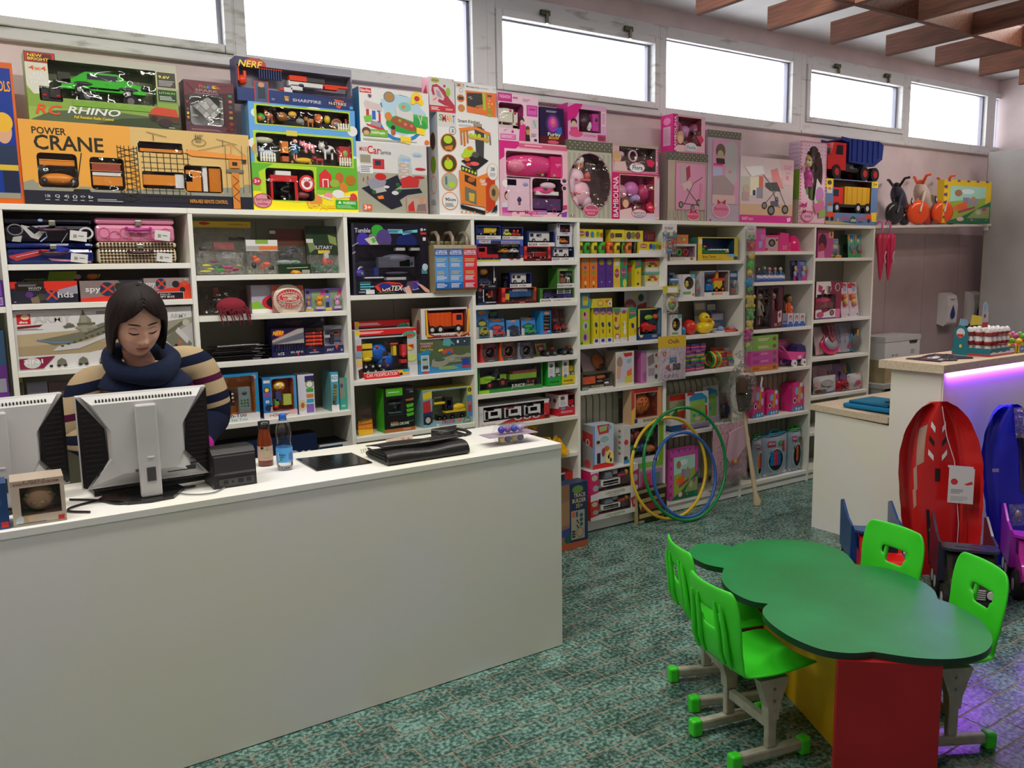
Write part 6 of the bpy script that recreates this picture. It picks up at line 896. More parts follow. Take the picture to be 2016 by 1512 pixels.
# big blue box standing on the floor at the counter end
o=thing('track_builder_box','tall navy track builder box standing on the floor at the counter end','toy box',(proj_row(1090,.3,-.2),-.2,.001));w_=proj_row(1157,.2,-.2)-proj_row(1090,.2,-.2)
make_carton(o,w_,on_y(1130,952,-.2).z,.1,'235','r 0 0 46 90 865;p 975 0 30 46 24 46 60 0 66;p 864 0 8 46 6 46 20 0 24;e 40 82 10 8 254;p 348 10 70 46 66 46 78 10 80;r 0 90 100 100 a53;t 58 22 36 6 TRACK cb9;t 54 30 40 6 BUILDER cb9;t 64 38 20 6 35+ ba5;e 70 10 16 6 684;r 50 42 90 86 998;r 52 44 62 52 b64;r 64 44 70 52 456;'+''.join('r 52 %d 62 %d 332;'%(y,y+3)for y in(72,76,80))+'e 80 50 5 3 355;e 80 57 5 3 355;e 80 64 5 3 355;o 76 76 11 8 1.4 a64;l 332 2 66 56 72 62;l 332 2 66 64 72 70')
# ================================================================ unit 6: baby toys
bx('cups','stacking_cup_box','white boxed coloured stacking cups','toy box',(1319,1371,480),S(6,0),.1,'ccc','r 0 78 100 100 ddc;x 10 84 60 94 2 b99;e 82 88 7 8 a66','g 18 52 18 5 147;g 42 50 18 5 3a3;g 66 50 18 5 c23;g 86 48 18 5 637','W 2 14 94 78 b98',film=True)
bx('orgb','small_orange_box','small orange picture box on the stacking cups','toy box',(1333,1355,462),'cups',.07,'d73','e 50 50 36 30 b86;e 40 44 10 14 4a7;e 62 56 12 12 dc4')
bx('turtle','musical_toy_box','yellow and blue open boxed musical turtle toy','toy box',(1374,1453,467),S(6,0),.11,'dc2','p db2 0 74 20 70 100 70 100 100 0 100;t 12 88 32 10 Busy_Turtle 333;x 12 92 70 96 1 764;e 82 74 10 12 7bd;e 94 90 6 8 357;r 0 6 10 30 eb4;r 2 10 16 30 edb;r 90 0 100 70 cb4','s 14 54 10 14 283;b 14 56 80 70 274;'+''.join('b %d 50 %d 60 eee;'%(x,x+5)for x in range(34,80,8))+'s 76 62 6 6 da3;s 20 40 4 5 d62','W 10 4 90 72 246',side='476',film=False)
bx('owl','wobble_toy_box','white boxed yellow wobble toy behind an oval window','toy box',(1342,1368,540),S(6,1),.09,'ddd','r 10 76 70 88 7a6;p 6bc 60 0 100 0 100 20 70 16;e 88 90 8 6 d63;r 0 0 8 100 ccd','s 52 48 18 14 cb3;s 52 36 12 9 dc4','O 54 38 36 28 544')
for i_,(u0_,u1_,vt_,c_,lb_)in enumerate(((1318,1345,548,'c43','blue headed bag of a coloured twist toy'),(1318,1330,536,'965','dark bag behind the coloured twist toy'))):
 bag('rattle_bag',lb_,'toy bag',(u0_,u1_,vt_),S(6,1),.05,'s 30 60 24 12 %s;s 66 70 20 12 3a4;s 50 84 24 10 649;s 30 80 14 10 db3'%c_ if i_==0 else 's 50 50 30 20 743','48b','r 10 20 90 60 dde',Y=.06+.1*i_,hh=.2)
bx('trainb','baby_train_box','white open boxed chunky blue and yellow toy train','toy box',(1381,1436,533),S(6,1),.12,'ccc','r 0 0 100 18 bbb;t 8 13 40 9 BUDDY 68a;e 54 10 9 10 459;r 0 86 100 100 ddd;r 40 88 76 96 d96;r 36 88 44 97 59b;r 0 18 10 100 aab','s 34 62 16 14 17b/p;b 20 54 46 78 17b/p;s 34 40 8 8 17b/p;b 50 40 78 72 db2/p;b 46 30 86 40 d42/p;v 62 4 30 5 d93/p;k 58 76 11 d62;k 80 74 13 d62;s 30 56 4 4 c53','W 10 4 96 84 988',film=False)
for i_,(u0_,u1_,vt_,cs_,lb_)in enumerate(((1438,1462,534,('247','c43','dba'),'rattle bag with a tilted blue header'),(1369,1382,553,('c43','48b','999'),'small rattle bottle beside the white train box'))):
 bag('baby_rattle_bag',lb_,'toy bag',(u0_,u1_,vt_),S(6,1),.05,'s 40 64 22 10 %s;s 40 84 20 8 %s;s 60 50 16 10 %s'%cs_,'358' if i_==0 else None,'r 10 30 90 70 bcd',Y=.05,hh=.36,lean=.1)
for i_,(u0_,u1_,v_,c_)in enumerate(((1369,1392,594,'99a'),(1393,1413,596,'468'))):
 blister('baby_toy_card',['white and green carded toy behind the yellow duck','blue carded toy behind the yellow duck'][i_],'toy pack',(u0_,u1_,v_),S(6,2),c_,'r 10 6 90 26 cca;e 40 40 24 12 8a6;r 10 60 90 90 577','s 50 74 24 8 b46;s 30 70 12 6 8bc',(10,54,90,96),Y=.17)
for i_,(u0_,u1_,v_,c_)in enumerate(((1375,1398,622,'ccc'),(1399,1426,614,'457'))):bx('bt%d'%i_,'baby_toy_card',['pale folded card standing behind the duck','slate blue box behind the flat rattles'][i_],'toy pack',(u0_,u1_,v_),S(6,2),.04,c_,'r 10 10 90 40 99a;x 14 56 80 88 3 778',Y=.12)
# duck and ball
zs=S(6,2);x_=proj_row(1388,zs+.06,.06)
o=thing('toy_duck','yellow rubber duck with orange beak','toy duck',(x_,.07,zs));q=MB();q.sph((0,0,.045),(.08,.05,.045),'ec2/p',18,12);q.sph((.07,0,.07),(.03,.03,.03),'ec2/p',12,8);q.build('duck_body',o);q=MB();q.sph((0.0,0,.115),.042,'ec2/p',16,12);q.build('duck_head',o);q=MB();q.sph((.025,-.032,.105),(.026,.014,.01),'e82/p',10,6);q.build('beak',o)
for e in(-.012,.03):q=MB();q.sph((e,-.036,.125),.008,'222/p',8,6);q.build('eye',o)
x_=proj_row(1359,zs+.05,.06);o=tag(MB().sph((0,0,.055),.055,'d32/p',18,12).build('toy_ball',None,(x_,.075,zs)),'red toy ball beside the yellow duck','ball')
x_=proj_row(1343,zs+.05,.05);o=tag(MB().sph((0,0,.035),.035,'38b/p',16,10).build('toy_ball',None,(x_,.06,zs)),'small blue toy ball beside the red one','ball')
for i_,(u_,c1_,c2_)in enumerate(((1415,'ccd','8ac'),(1437,'d53','c9a'),(1455,'933','8a5'))):
 x_=proj_row(u_,zs+.02,.07);o=thing('flat_rattle',['pale blue flat rattle in clear wrap','orange ring rattle beside the pale blue one','dark red and green ring rattle near the post'][i_],'rattle',(x_,.08,zs));q=MB();q.tube([(.05*math.cos(t),.04*math.sin(t),.012+.008*math.sin(t))for t in[2*PI*k/18 for k in range(18)]],.009,c1_+'/p',6,True);q.build('rattle_ring',o);q=MB();q.sph((.02,-.01,.025),(.03,.02,.022),c2_+'/p',10,8);q.build('rattle_bead',o)
 # rainbow blocks
A_,w_,h_=span((1351,1390,677),S(6,3),.03);o=thing('rainbow_block_pack','clear pack of rainbow coloured interlocking blocks','toy pack',(A_,.03,S(6,3)))
RB=['849','d8a','c34','46b','3a6','dc3','a6b']
for j_ in range(4):
 for i_ in range(4):
  q=MB();hh_=h_/4
  for k_ in range(5):q.box(i_*w_/4+.002,(i_+.94)*w_/4,(i_+j_)%2*.012,.1,j_*hh_+k_*hh_/5+.001,j_*hh_+(k_+.9)*hh_/5,RB[(k_+j_*2)%7]+'/p')
  q.build('rainbow_block',o)
x_=proj_row(1400,1.09,.05);o=thing('ring_stacker','stacked wooden toy rings beside the rainbow blocks','toy',(x_,.08,S(6,3)))
for k_,c_ in enumerate(('273','dc3','c32','2a4','da3')):q=MB();R_=.055;q.tube([(.02*k_,R_*math.cos(t),.066+R_*math.sin(t))for t in[2*PI*n/18 for n in range(18)]],.009,c_+'/p',6,True);q.build('toy_ring',o)
for i_,(u0_,u1_,v_,cs_)in enumerate(((1406,1430,683,('da3','c33','38b','d62')),(1426,1455,684,('c33','e62','3a4','27b')))):
 blister('xylophone_card',['red edged pack of beads leaning beside the rings','leaning pack of coloured xylophone bars'][i_],'toy pack',(u0_,u1_,v_),S(6,3),'b43' if i_==0 else 'ccc','p c22 0 0 30 0 60 100 30 100',''.join('b %d %d %d %d %s;'%(30+4*k,24+16*k,84+3*k,34+16*k,c)for k,c in enumerate(cs_)),(14,10,96,96),Y=.09,lean=.25)
 # unit 6 lower: picture books and ship
blister('learning_book','green carry-handle picture book pack','toy book',(1352,1397,772),S(6,4),'ccc','r 8 0 40 8 b33;p 38b 16 14 40 4 72 4 94 18 94 34 18 30;p 8b5 18 24 84 22 84 82 18 84;t 26 44 40 6 UCIME_SE c63;t 28 52 38 6 RIKANKY c63;e 34 64 7 4 38b;e 60 62 6 4 38b;e 50 74 14 6 dba;p a9b 4 86 94 84 94 100 4 100;e 60 92 8 5 cb8;r 84 40 92 84 c33','b 6 88 92 96 88a',None,Y=.05,lean=.06)
blister('learning_book','second green picture book half hidden behind the first','toy book',(1386,1417,760),S(6,4),'bbb','p 38b 10 14 40 4 90 14 94 30 18 30;p 7a5 14 24 84 22 80 82 14 84;e 40 60 10 6 38b;p a9b 4 86 94 84 94 100 4 100','',None,Y=.13,lean=.06)
bx('ship','ship_toy_box','red edged picture box of a toy ship','toy box',(1318,1352,777),S(6,4),.05,'bb9','r 0 0 100 16 c32;p 374 10 60 50 30 60 80 10 84;p dc3 44 40 56 20 56 70;p c42 50 50 90 46 84 80 50 80;r 0 80 100 100 357',Y=.11)
o=thing('toy_ferry','low blue and white plastic boat in clear wrap','toy boat',(proj_row(1320,.63,.05),.05,S(6,4)));q=MB();q.prism([(0,.03),(.02,0),(.15,0),(.19,.045),(0,.045)],0,.08,'258/p');q.build('hull',o);q=MB();q.prism([(.0,.05),(.02,.08),(.1,.1),(.16,.08),(.19,.055),(.17,.046),(0,.046)],.005,.075,'ddd/p');q.build('deck',o);q=MB();q.box(.11,.18,-.004,0,.02,.04,'c33');q.build('stripe',o)
bag('clothes_bag','dark blue doll clothes bag below the cellophane bundle','toy bag',(1420,1460,772),S(6,4),.07,'s 40 60 30 24 334;s 66 50 20 26 247;s 40 80 30 12 112;s 46 30 14 10 844',m='tint',Y=.1)
bx('foam2','foam_puzzle_box','pink bordered picture box of a toy train on the bottom board','toy box',(1319,1374,884),.0905,.07,'c5a',PUZ.replace('ec2','c5a').replace('759','84a').replace('648','a37'),Y=.0)
# ================================================================ unit 7: pink toys
bx('pk1','pink_tall_box','tall pale pink box behind the hanging bead garland','toy box',(1488,1507,448),S(7,0),.1,'d5a','r 10 6 60 24 a79;p 8bc 30 60 70 56 60 84 34 84;r 50 30 90 50 c8b',rz=0)
bx('pk2','photo_frame_toy_box','small box with a round dark viewer and a doll print','toy box',(1507,1532,463),S(7,0),.08,'c9a','p d38 0 0 100 0 90 14 10 14;e 50 48 36 30 bbb;e 50 48 28 24 322;e 50 48 14 14 877;r 78 20 98 92 ca8;e 88 30 8 8 643;r 0 80 20 94 c33;r 2 94 40 100 bbb',Y=.04)
A_,w_,h_=span((1533,1580,458),S(7,0),.05);o=thing('doll_house_pack','hot pink plastic house with a clear dome','toy house',(A_,.05,S(7,0)));q=MB();q.prism([(0,0),(w_*.42,0),(w_*.42,h_*.95),(w_*.1,h_),(0,h_*.8)],0,.11,'d38/p');q.build('house_wall',o);q=MB();q.lathe([(w_*.28,0),(w_*.28,h_*.4),(w_*.18,h_*.8),(0,h_*.92)],(w_*.7,.055,0),'d27/p',16);q.build('house_dome',o);q=MB();q.box(w_*.4,w_,0,.11,0,h_*.12,'e57/p');q.build('house_base',o);q=MB();q.box(w_*.18,w_*.22,-.003,0,h_*.1,h_*.3,'eac');q.box(w_*.28,w_*.32,-.003,0,h_*.1,h_*.3,'eac');q.box(w_*.18,w_*.32,-.003,0,h_*.18,h_*.22,'eac');q.build('house_print',o)
DC=['c67','58a','b58','a7b','6ab']
for i_,(u0_,u1_,v_,hc_,dc_,l_)in enumerate(((1490,1502,526,'332','347','small dark haired doll figure pack by the garland'),(1500,1512,524,'4aa','258','small teal haired doll figure pack'),(1511,1523,526,'d79','88b','small pink haired doll figure pack'),(1522,1534,526,'c68','68c','small rose haired doll figure pack'),(1533,1545,526,'eca','48c','small fair haired doll figure pack'))):
 bx('fig%d'%i_,'doll_figure_pack',l_,'doll pack',(u0_,u1_,541),S(7,1),.05,'68b','p dde 0 0 100 20 100 50 0 40;p 35a 0 70 100 60 100 100 0 100',Y=.04,group='row of small doll figures')
 A2,w2,h2=span((u0_,u1_,v_),S(7,1),.05);contents(BOXES['fig%d'%i_][0],w2,h2,'D 50 0 90 %s db9 %s'%(hc_,dc_),.005,.03)
for i_,(u0_,u1_,l_)in enumerate(((1557,1571,'dark carded mermaid toy behind the violet one'),(1573,1598,'violet carded mermaid toy'))):
 blister('mermaid_card',l_,'doll pack',(u0_,u1_,513),S(7,1),['224','66b'][i_],'e 50 8 26 8 24b;e 50 14 30 10 88c;p d4a 40 70 100 60 100 100 40 100;e 84 22 10 12 4a8','s 50 40 14 14 cb9;s 66 54 16 10 c44;s 40 66 16 14 9ac',(12,22,92,90),Y=.09-.03*i_)
for i_,(u0_,u1_,v_,dc_,l_)in enumerate(((1489,1518,562,'322','black boxed doll in a grey top and brown skirt'),(1519,1541,562,'523','dark red boxed doll beside the black boxed one'))):
 bx('dd%d'%i_,'fashion_doll_box',l_,'doll box',(u0_,u1_,v_),S(7,2),.08,dc_,'e 30 10 9 3 776;x 60 80 94 96 4 866;e 40 92 14 4 a76;p dbb 56 62 92 58 92 84 58 88;e 74 70 10 6 843','D 42 14 90 321 a87 %s'%('998' if i_==0 else '844'),'W 8 8 92 96 211' if i_==0 else 'W 8 6 60 60 412')
A_,w_,h_=span((1549,1566,579),S(7,2),.1);o=thing('orange_shirt_doll','doll in an orange shirt behind the small doll boxes','doll',(A_,.1,S(7,2)));contents(o,w_,h_,'D 50 0 100 543 b86 d52',.0,.05)
for i_,(u0_,u1_,l_)in enumerate(((1533,1550,'grey ended small doll box in the front row'),(1551,1561,'white small doll box next to the grey ended one'),(1563,1573,'white small doll box between two twins'),(1574,1585,'white small doll box at the end of the front row'))):
 bx('sd%d'%i_,'small_doll_box',l_,'doll box',(u0_,u1_,617),S(7,2),.07,'88a' if i_==0 else 'ccd','r 0 78 100 100 248;'+('e 30 60 20 8 558;e 70 60 20 8 558' if i_==0 else 'e 50 34 26 20 843;e 50 40 18 14 db9;p 36b 20 60 80 60 90 100 10 100'),Y=.03)
for i_,(u_,c_)in enumerate(((1560,'ddd'),(1584,'b45'))):
 A_,w_,h_=span((u_-7,u_+7,600),S(7,2),.11);o=thing('small_doll',['white dressed small doll above the doll boxes','red haired small doll above the doll boxes'][i_],'doll',(A_,.11,S(7,2)));contents(o,w_,h_,'D 50 0 100 %s db9 %s'%(('c45','dcc')if i_==0 else('933','544')),0,.04)
for i_,(c_,l_,t_)in enumerate((('d83','orange flat game box at the bottom of the stack','LOCO'),('c5a','pink flat game box resting on the orange one','LOCO'),('c5a','pink flat game box below a green one','LOCO'),('8b5','green flat game box resting on a pink one',''),('8b5','green flat game box at the top of the stack',''))):
 bx('gm%d'%i_,'flat_game_box',l_,'game box',(1470,1532,[719,704,690,676,661][i_]),S(7,3)if i_==0 else 'gm%d'%(i_-1),.17,c_,('t 20 70 18 40 %s 733;'%t_ if t_ else 'x 36 30 72 70 2 ddb;')+'x 44 36 70 60 2 dbb;e 88 50 6 30 864;r 0 0 12 100 %s'%{'d83':'c72','c5a':'b48','8b5':'7a4'}[c_],Y=-.02 if 0 else .005,group='stack of flat game boxes')
 # doll pram
A_,w_,h_=span((1548,1597,678),S(7,3),.04);o=thing('doll_pram','pink toy pram with purple hood and white wheels','toy pram',(A_,.04,S(7,3)))
q=MB();q.prism([(w_*.02,h_*.72),(w_*.98,h_*.62),(w_*.82,h_*.3),(w_*.25,h_*.3)],0,.1,'e5a/p');q.build('pram_body',o,None,None,[('bevel',.006)])
q=MB();q.prism([(w_*.5,h_*.66),(w_*.58,h_*.92),(w_*.75,h_),(w_*.92,h_*.9),(w_*.98,h_*.64)],.002,.098,'437/p');q.build('hood',o,None,None,[('bevel',.005)])
q=MB();q.box(w_*.2,w_*.92,.02,.08,h_*.16,h_*.3,'537/p');q.build('undercarriage',o);q=MB();q.tube([(w_*.1,.02,h_*.7),(-.03,.02,h_*.95),(-.03,.08,h_*.95),(w_*.1,.08,h_*.7)],.006,'d6a/p',6);q.build('push_handle',o)
for t_ in(.38,.86):
 for y_ in(-.012,.095):q=MB();q.cyl((w_*t_,y_,h_*.16),h_*.16,.016,'eee/p','y',16);q.cyl((w_*t_,y_-.002,h_*.16),h_*.06,.02,'777','y',10);q.build('wheel',o)
q=MB();q.box(w_*.58,w_*.74,-.004,0,h_*.34,h_*.48,'ecd');q.build('sticker',o)
blister('pram_card','pink card behind the toy pram','toy pack',(1533,1556,668),S(7,3),'c6a','r 10 10 90 30 d9b;r 20 40 80 90 b59','',None,Y=.15,lean=.1)
HP='e 76 10 14 8 ddd;e 40 30 16 14 8bd;e 62 34 12 22 d93;e 24 62 12 10 eee;e 24 62 8 7 322;e 56 62 14 10 e86;p 48b 0 90 40 80 100 86 100 100 0 100;e 40 92 6 5 ddd;e 60 92 6 5 ddd;e 80 90 6 5 ddd;e 80 50 10 12 cce'
def house_carton(u0,u1,vt,zb,label,Y):
 A_,w_,h_=span((u0,u1,vt),zb,Y);o=thing('pink_house_carton',label,'toy box',(A_,Y,zb),0,'pink house shaped cartons')
 q=MB();q.prism([(0,0),(w_,0),(w_,h_*.8),(w_*.85,h_*.95),(w_*.5,h_),(w_*.15,h_*.95),(0,h_*.8)],0,.11,'d38');q.build('carton',o);q=MB();art(q,w_,h_,'p d48 0 20 15 5 50 0 85 5 100 20 100 100 0 100;'+HP,y=-.0005);q.build('printed_front',o)
 q=MB();q.tube([(w_*.3,.055,h_*.97),(w_*.4,.055,h_*1.06),(w_*.6,.055,h_*1.06),(w_*.7,.055,h_*.97)],.006,'b27',6);q.build('carry_handle',o);return o
house_carton(1559,1592,752,S(7,4),'pink house shaped carton by the right post of the radiator unit',.05)
house_carton(1482,1505,762,S(7,4),'pink house shaped carton half behind the cellophane bundle',.04)
house_carton(1510,1533,768,S(7,4),'pink arched carton between two house shaped ones',.06)
# bags of building bricks
for i_,(u0_,u1_,vt_,hc_,cs_,l_)in enumerate(((1480,1496,858,'384',('c33','d83','36b'),'narrow zip bag of building bricks behind the broom end'),(1497,1548,851,'28a',('c33','17b','26a'),'zip bag of blue and red building bricks with teal piping'),(1549,1594,840,'3a3',('d62','112','224'),'zip bag of dark building bricks with green handle'))):
 A_,w_,h_=span((u0_,u1_,vt_),.0905,.07);o=thing('brick_bag',l_,'toy bag',(A_,.07,.092),0,'zip bags of building bricks')
 q=MB();pillow(q,w_,h_*.96,.1,'9ab/p',i_+3,10,.05,.35);q.build('zip_bag',o)
 P_=lambda a,b,e:(a,-.05*(max(.05,math.sin(PI*min(.99,max(.01,a/w_))))**.55)*(max(.05,math.sin(PI*min(1,.08+.92*b/h_)))**.35)*1.06-.003-e,b)
 q=MB();art(q,w_,h_,'r 16 18 40 30 a35;t 18 26 20 6 MEGA dcc;e 58 24 6 6 3a4;r 66 20 76 44 %s;p ddd 6 94 94 92 94 98 6 98;o 42 62 28 28 3 acb;e 42 62 26 26 223;'%cs_[0]+''.join('e %d %d 8 7 %s;'%(28+11*(k%3),46+11*(k//3),cs_[(k*2+1)%3])for k in range(9))+('t 60 28 34 8 first 222' if i_==2 else ''),P=P_);q.build('printed_front',o)
 q=MB();q.tube([(0,0,h_*.96),(w_*.3,-.03,h_*.98),(w_*.7,-.03,h_*.98),(w_,0,h_*.96),(w_*.5,.03,h_*.98)],.008,hc_+'/p',6,True);q.build('piping',o)
 q=MB();q.tube([(w_*.3,0,h_*.97),(w_*.4,0,h_*1.06),(w_*.62,0,h_*1.06),(w_*.7,0,h_*.97)],.008,hc_+'/p',6);q.build('handle',o)
 # ================================================================ unit 8
bx('u8a','pink_doll_box','pink boxed shell doll with a dark oval back','doll box',(1610,1641,451),S(8,0),.12,'b48','r 0 0 100 14 733;r 70 10 96 30 da6;e 84 18 6 9 452;e 30 46 26 30 412;e 26 66 18 18 a34;p d8b 4 80 40 74 46 100 4 100')
blister('fish_toy_card','grey carded water toy in front of the pink doll box','toy pack',(1628,1652,470),S(8,0),'89a','e 30 12 26 12 453;r 46 6 90 12 48b;p 357 10 60 90 56 90 100 10 100','s 52 46 26 16 bb9;s 40 70 20 12 669;s 64 70 20 12 557;s 30 90 14 7 8a3;s 76 92 16 6 da3',(8,24,96,96),Y=.05)
blister('fish_toy_card','dark carded toy behind the pair of sea toys','toy pack',(1658,1672,462),S(8,0),'253','r 10 10 90 40 364;e 50 60 30 20 121','',None,Y=.14)
for i_,(u0_,u1_,l_)in enumerate(((1671,1684,'orange and blue carded sea toy with green shell'),(1685,1697,'orange and blue carded sea toy beside its twin'))):
 blister('sea_toy_card',l_,'toy pack',(u0_,u1_,461),S(8,0),'5a9','p d83 0 0 30 0 30 24 0 30;e 60 14 26 10 27c;e 54 28 16 8 cca;p 4a6 0 76 100 70 100 100 0 100','s 44 60 26 14 788;s 60 74 20 8 c56',(6,40,96,92),Y=.08,group='pair of carded sea toys')
blister('pony_card','white topped pink doll card by the outer panel','toy pack',(1697,1716,454),S(8,0),'c9a','p bba 0 0 70 0 90 30 20 34;e 40 14 24 10 534;p d38 40 40 90 36 90 60 44 64','s 50 72 20 20 d8b;s 60 60 14 12 db9',(20,36,96,96),Y=.1)
tag(MB().box(0,.08,0,.05,0,.02,'d83').build('orange_card',None,(proj_row(1645,1.85,.03),.03,S(8,0))),'small orange card lying before the water toys','card')
bx('u8seat','vanity_bag_box','pink and white boxed toy handbag with heart emblem','toy box',(1606,1656,554),S(8,1),.13,'824','p ddd 0 0 56 0 60 20 50 36 30 30 10 44 0 40;p c26 10 8 26 14 20 30 8 24;p 726 22 24 34 20 30 36 20 34;p cb6 36 14 46 10 56 26 44 34;p 647 46 12 58 14 54 30 46 34;o 84 16 10 12 1.6 ddd;r 76 4 96 30 734;o 84 16 9 11 1.6 ddd;p ddd 0 76 20 70 26 84 60 76 78 70 78 96 0 96;e 64 84 14 10 ddd;e 64 84 9 8 336;e 64 84 5 5 c66;e 18 88 14 8 b57;r 78 74 96 98 d7a;r 0 96 78 100 647','s 40 52 36 10 b25/s;s 40 66 36 12 844;b 8 56 74 72 733','W 4 34 78 74 512')
for i_,(u0_,u1_,l_)in enumerate(((1658,1674,'red topped pack of two figures beside the handbag box'),(1675,1692,'red topped pack of two figures by the bare back wall'))):
 blister('figure_twin_pack',l_,'toy pack',(u0_,u1_,556),S(8,1),'dcd','p c34 0 4 40 0 90 4 90 16 0 16;e 66 18 22 9 9ac;p d53 4 34 80 32 80 50 4 54;e 40 56 16 12 da8;r 10 84 90 96 ccc;e 86 94 6 3 222','s 40 42 22 9 d74;s 44 54 18 8 dc5;s 46 64 20 7 c66',(6,30,88,92),Y=.07,lean=.14,group='red topped twin packs')
PKB=[(1606,1628,645,'baa/s','cd6','silver and pink sequin bag at the left of the bag shelf','p e9b 0 64 100 56 100 100 0 100;e 30 76 8 8 cc5;e 60 36 8 6 caa;e 40 50 10 8 544'),(1626,1648,636,'734/p','','dark red bag behind the heart purse','p 955 20 10 80 10 70 60 30 60'),(1648,1682,636,'99a/s','','silver brick pattern bag with pink base',''.join('r %d %d %d %d 433;'%(10+22*(k%4),10+12*(k//4),12+22*(k%4),20+12*(k//4))for k in range(20))+'p d8b 4 72 96 66 96 98 4 98;e 60 78 12 8 b34')]
for i_,(u0_,u1_,vt_,m_,_,l_,a_)in enumerate(PKB):pouch('sparkle_bag',l_,'toy bag',(u0_,u1_,vt_),S(8,2),.07,m_,a_,Y=.12-.03*(i_%2),lean=.14)
A_,w_,h_=span((1626,1663,660),S(8,2),.04);o=thing('heart_purse','hot pink purse with a mirrored oval front','toy purse',(A_,.055,S(8,2)+.012),0,None,-.3);q=MB();q.sph((w_/2,.015,h_/2),(w_/2,.025,h_/2),'d26/p',20,12);q.build('purse_body',o);q=MB();q.sph((w_*.5,-.006,h_*.56),(w_*.36,.008,h_*.34),'bbb/x',18,10);q.build('mirror_front',o);q=MB();q.tube([(w_*(.5+.37*math.cos(t)),-.008,h_*(.56+.35*math.sin(t)))for t in[2*PI*k/20 for k in range(20)]],.005,'869/p',6,True);q.build('purse_trim',o)
A_,w_,h_=span((1681,1710,653),S(8,2),.06);o=thing('blue_rucksack','small round rucksack with sky blue rim','toy bag',(A_,.07,S(8,2)+.011));q=MB();q.sph((w_/2,.03,h_*.45),(w_*.5,.045,h_*.45),'666/m',16,10);q.build('rucksack',o);q=MB();q.tube([(w_*(.5+.5*math.cos(t)),.03,h_*(.45+.45*math.sin(t)))for t in[2*PI*k/20 for k in range(20)]],.01,'38b/p',6,True);q.build('rim',o);q=MB();q.box(w_*.2,w_*.7,.01,.02,h_*.7,h_*1.1,'422');q.box(w_*.5,w_*.6,.0,.01,h_*.72,h_*1.05,'dc3');q.build('felt_pens',o)
for i_,(u0_,u1_,vt_,m_,a_,Y_,l_)in enumerate(((1601,1640,720,'dbc','e 30 30 16 14 c9a;r 56 20 94 60 b9d;'+''.join('r %d 24 %d 54 %s;'%(56+6*k,60+6*k,c)for k,c in enumerate(('c33','d83','dc3','38b','649'))),.16,'lilac bag with felt pens behind the foil bags'),(1640,1668,716,'b9c','r 20 30 80 70 536;r 56 10 76 40 dc4',.17,'violet bag behind the foil bags'),(1668,1700,716,'6aa','r 10 10 90 20 8bb;r 50 20 90 50 654',.18,'teal bag at the back of the foil bag shelf'),(1602,1646,741,'bbb/s','e 12 86 12 12 532;e 30 88 12 12 643;e 46 40 26 20 999;p 36a 30 94 90 90 90 100 30 100;r 0 30 10 60 d99',.08,'crumpled silver foil bag with printed faces'),(1645,1670,749,'923/s','e 50 40 26 18 611;p dbb 30 82 90 80 90 98 30 98;e 50 90 8 7 335;e 70 90 8 7 335',.07,'shiny dark red foil bag between two silver ones'),(1668,1708,735,'bbb/s','l b24 5 4 14 80 2;e 50 60 20 20 c68;t 36 64 30 16 hello c57;p c38 4 88 96 84 96 100 4 100;l c33 3 90 20 96 90',.06,'crumpled silver foil bag with red piping'))):
 pouch('foil_bag',l_,'toy bag',(u0_,u1_,vt_),S(8,3),.08,m_,a_,Y=Y_)
 # ================================================================ hanging packs on the shelf posts
def hang_x(u,z):return proj_row(u,z,-.035)
def hook(root,z):
 q=MB();q.tube([(0,.034,z),(0,-.004,z),(0,-.006,z+.008)],.0018,'888/x',6);q.build('hook',root)
def header_bag(u0,u1,v0,vh,v1,label,head,hart,cont,cat='toy pack',name='hanging_toy_pack'):
 um=(u0+u1)/2;z1=on_y(um,v0,-.035).z;zh=on_y(um,vh,-.035).z;z0=on_y(um,v1,-.035).z;A=hang_x(u0,zh);B=hang_x(u1,zh);w=B-A
 o=thing(name,label,cat,(A,-.035,z0));H=z1-z0
 q=MB();q.box(0,w,-.002,.002,zh-z0,H,head);q.build('header_card',o);q=MB();art(q,w,z1-zh,'r 0 0 100 100 %s;'%head+hart,P=lambda a,b,e:(a,-.0022-e,zh-z0+b));q.build('header_print',o)
 q=MB();pillow(q,w,zh-z0,.045,'bag',int(u0),8);q.build('clear_bag',o)
 contents(o,w,zh-z0,cont,-.015,.025);q=MB();q.tube([(w/2,.037,H-.006),(w/2,-.005,H-.006)],.002,'888/x',6);q.build('hook',o);return o
header_bag(1304,1332,441,466,500,'white headed pack of ring rattles hanging at the top of a shelf post','ddd','r 0 66 100 100 48b;t 14 44 60 20 PROFIBABY 635;e 20 66 12 18 ca8;e 60 80 12 14 dc4;e 82 62 8 10 b86','g 50 45 24 6 247;g 44 56 22 6 d83;s 66 30 14 14 c33;s 40 84 20 10 48b')
header_bag(1305,1336,563,577,617,'yellow headed ring rattle hanging halfway down a shelf post','cc4','r 30 20 90 90 eee','g 56 56 34 5 ddd;s 44 40 14 14 dc3;s 56 62 18 16 6a4;s 48 26 10 12 ca5;s 62 46 8 10 c53')
bx('wob2','wobble_toy_box','white boxed yellow wobble toy at the shelf edge above the yellow headed card','toy box',(1320,1342,620),S(6,2),.07,'ddd','r 14 80 70 90 7a6;p 6bc 60 0 100 0 100 14 66 18;e 20 8 6 5 aab','s 52 50 18 12 cb3;s 52 38 12 9 dc4','O 50 44 36 30 544',Y=.012)
header_bag(1296,1350,661,684,748,'yellow headed white pack with plain coloured print at a shelf post','db3','t 34 66 40 36 Ooh 634;l c73 8 62 20 60 60','',name='hanging_card_pack')
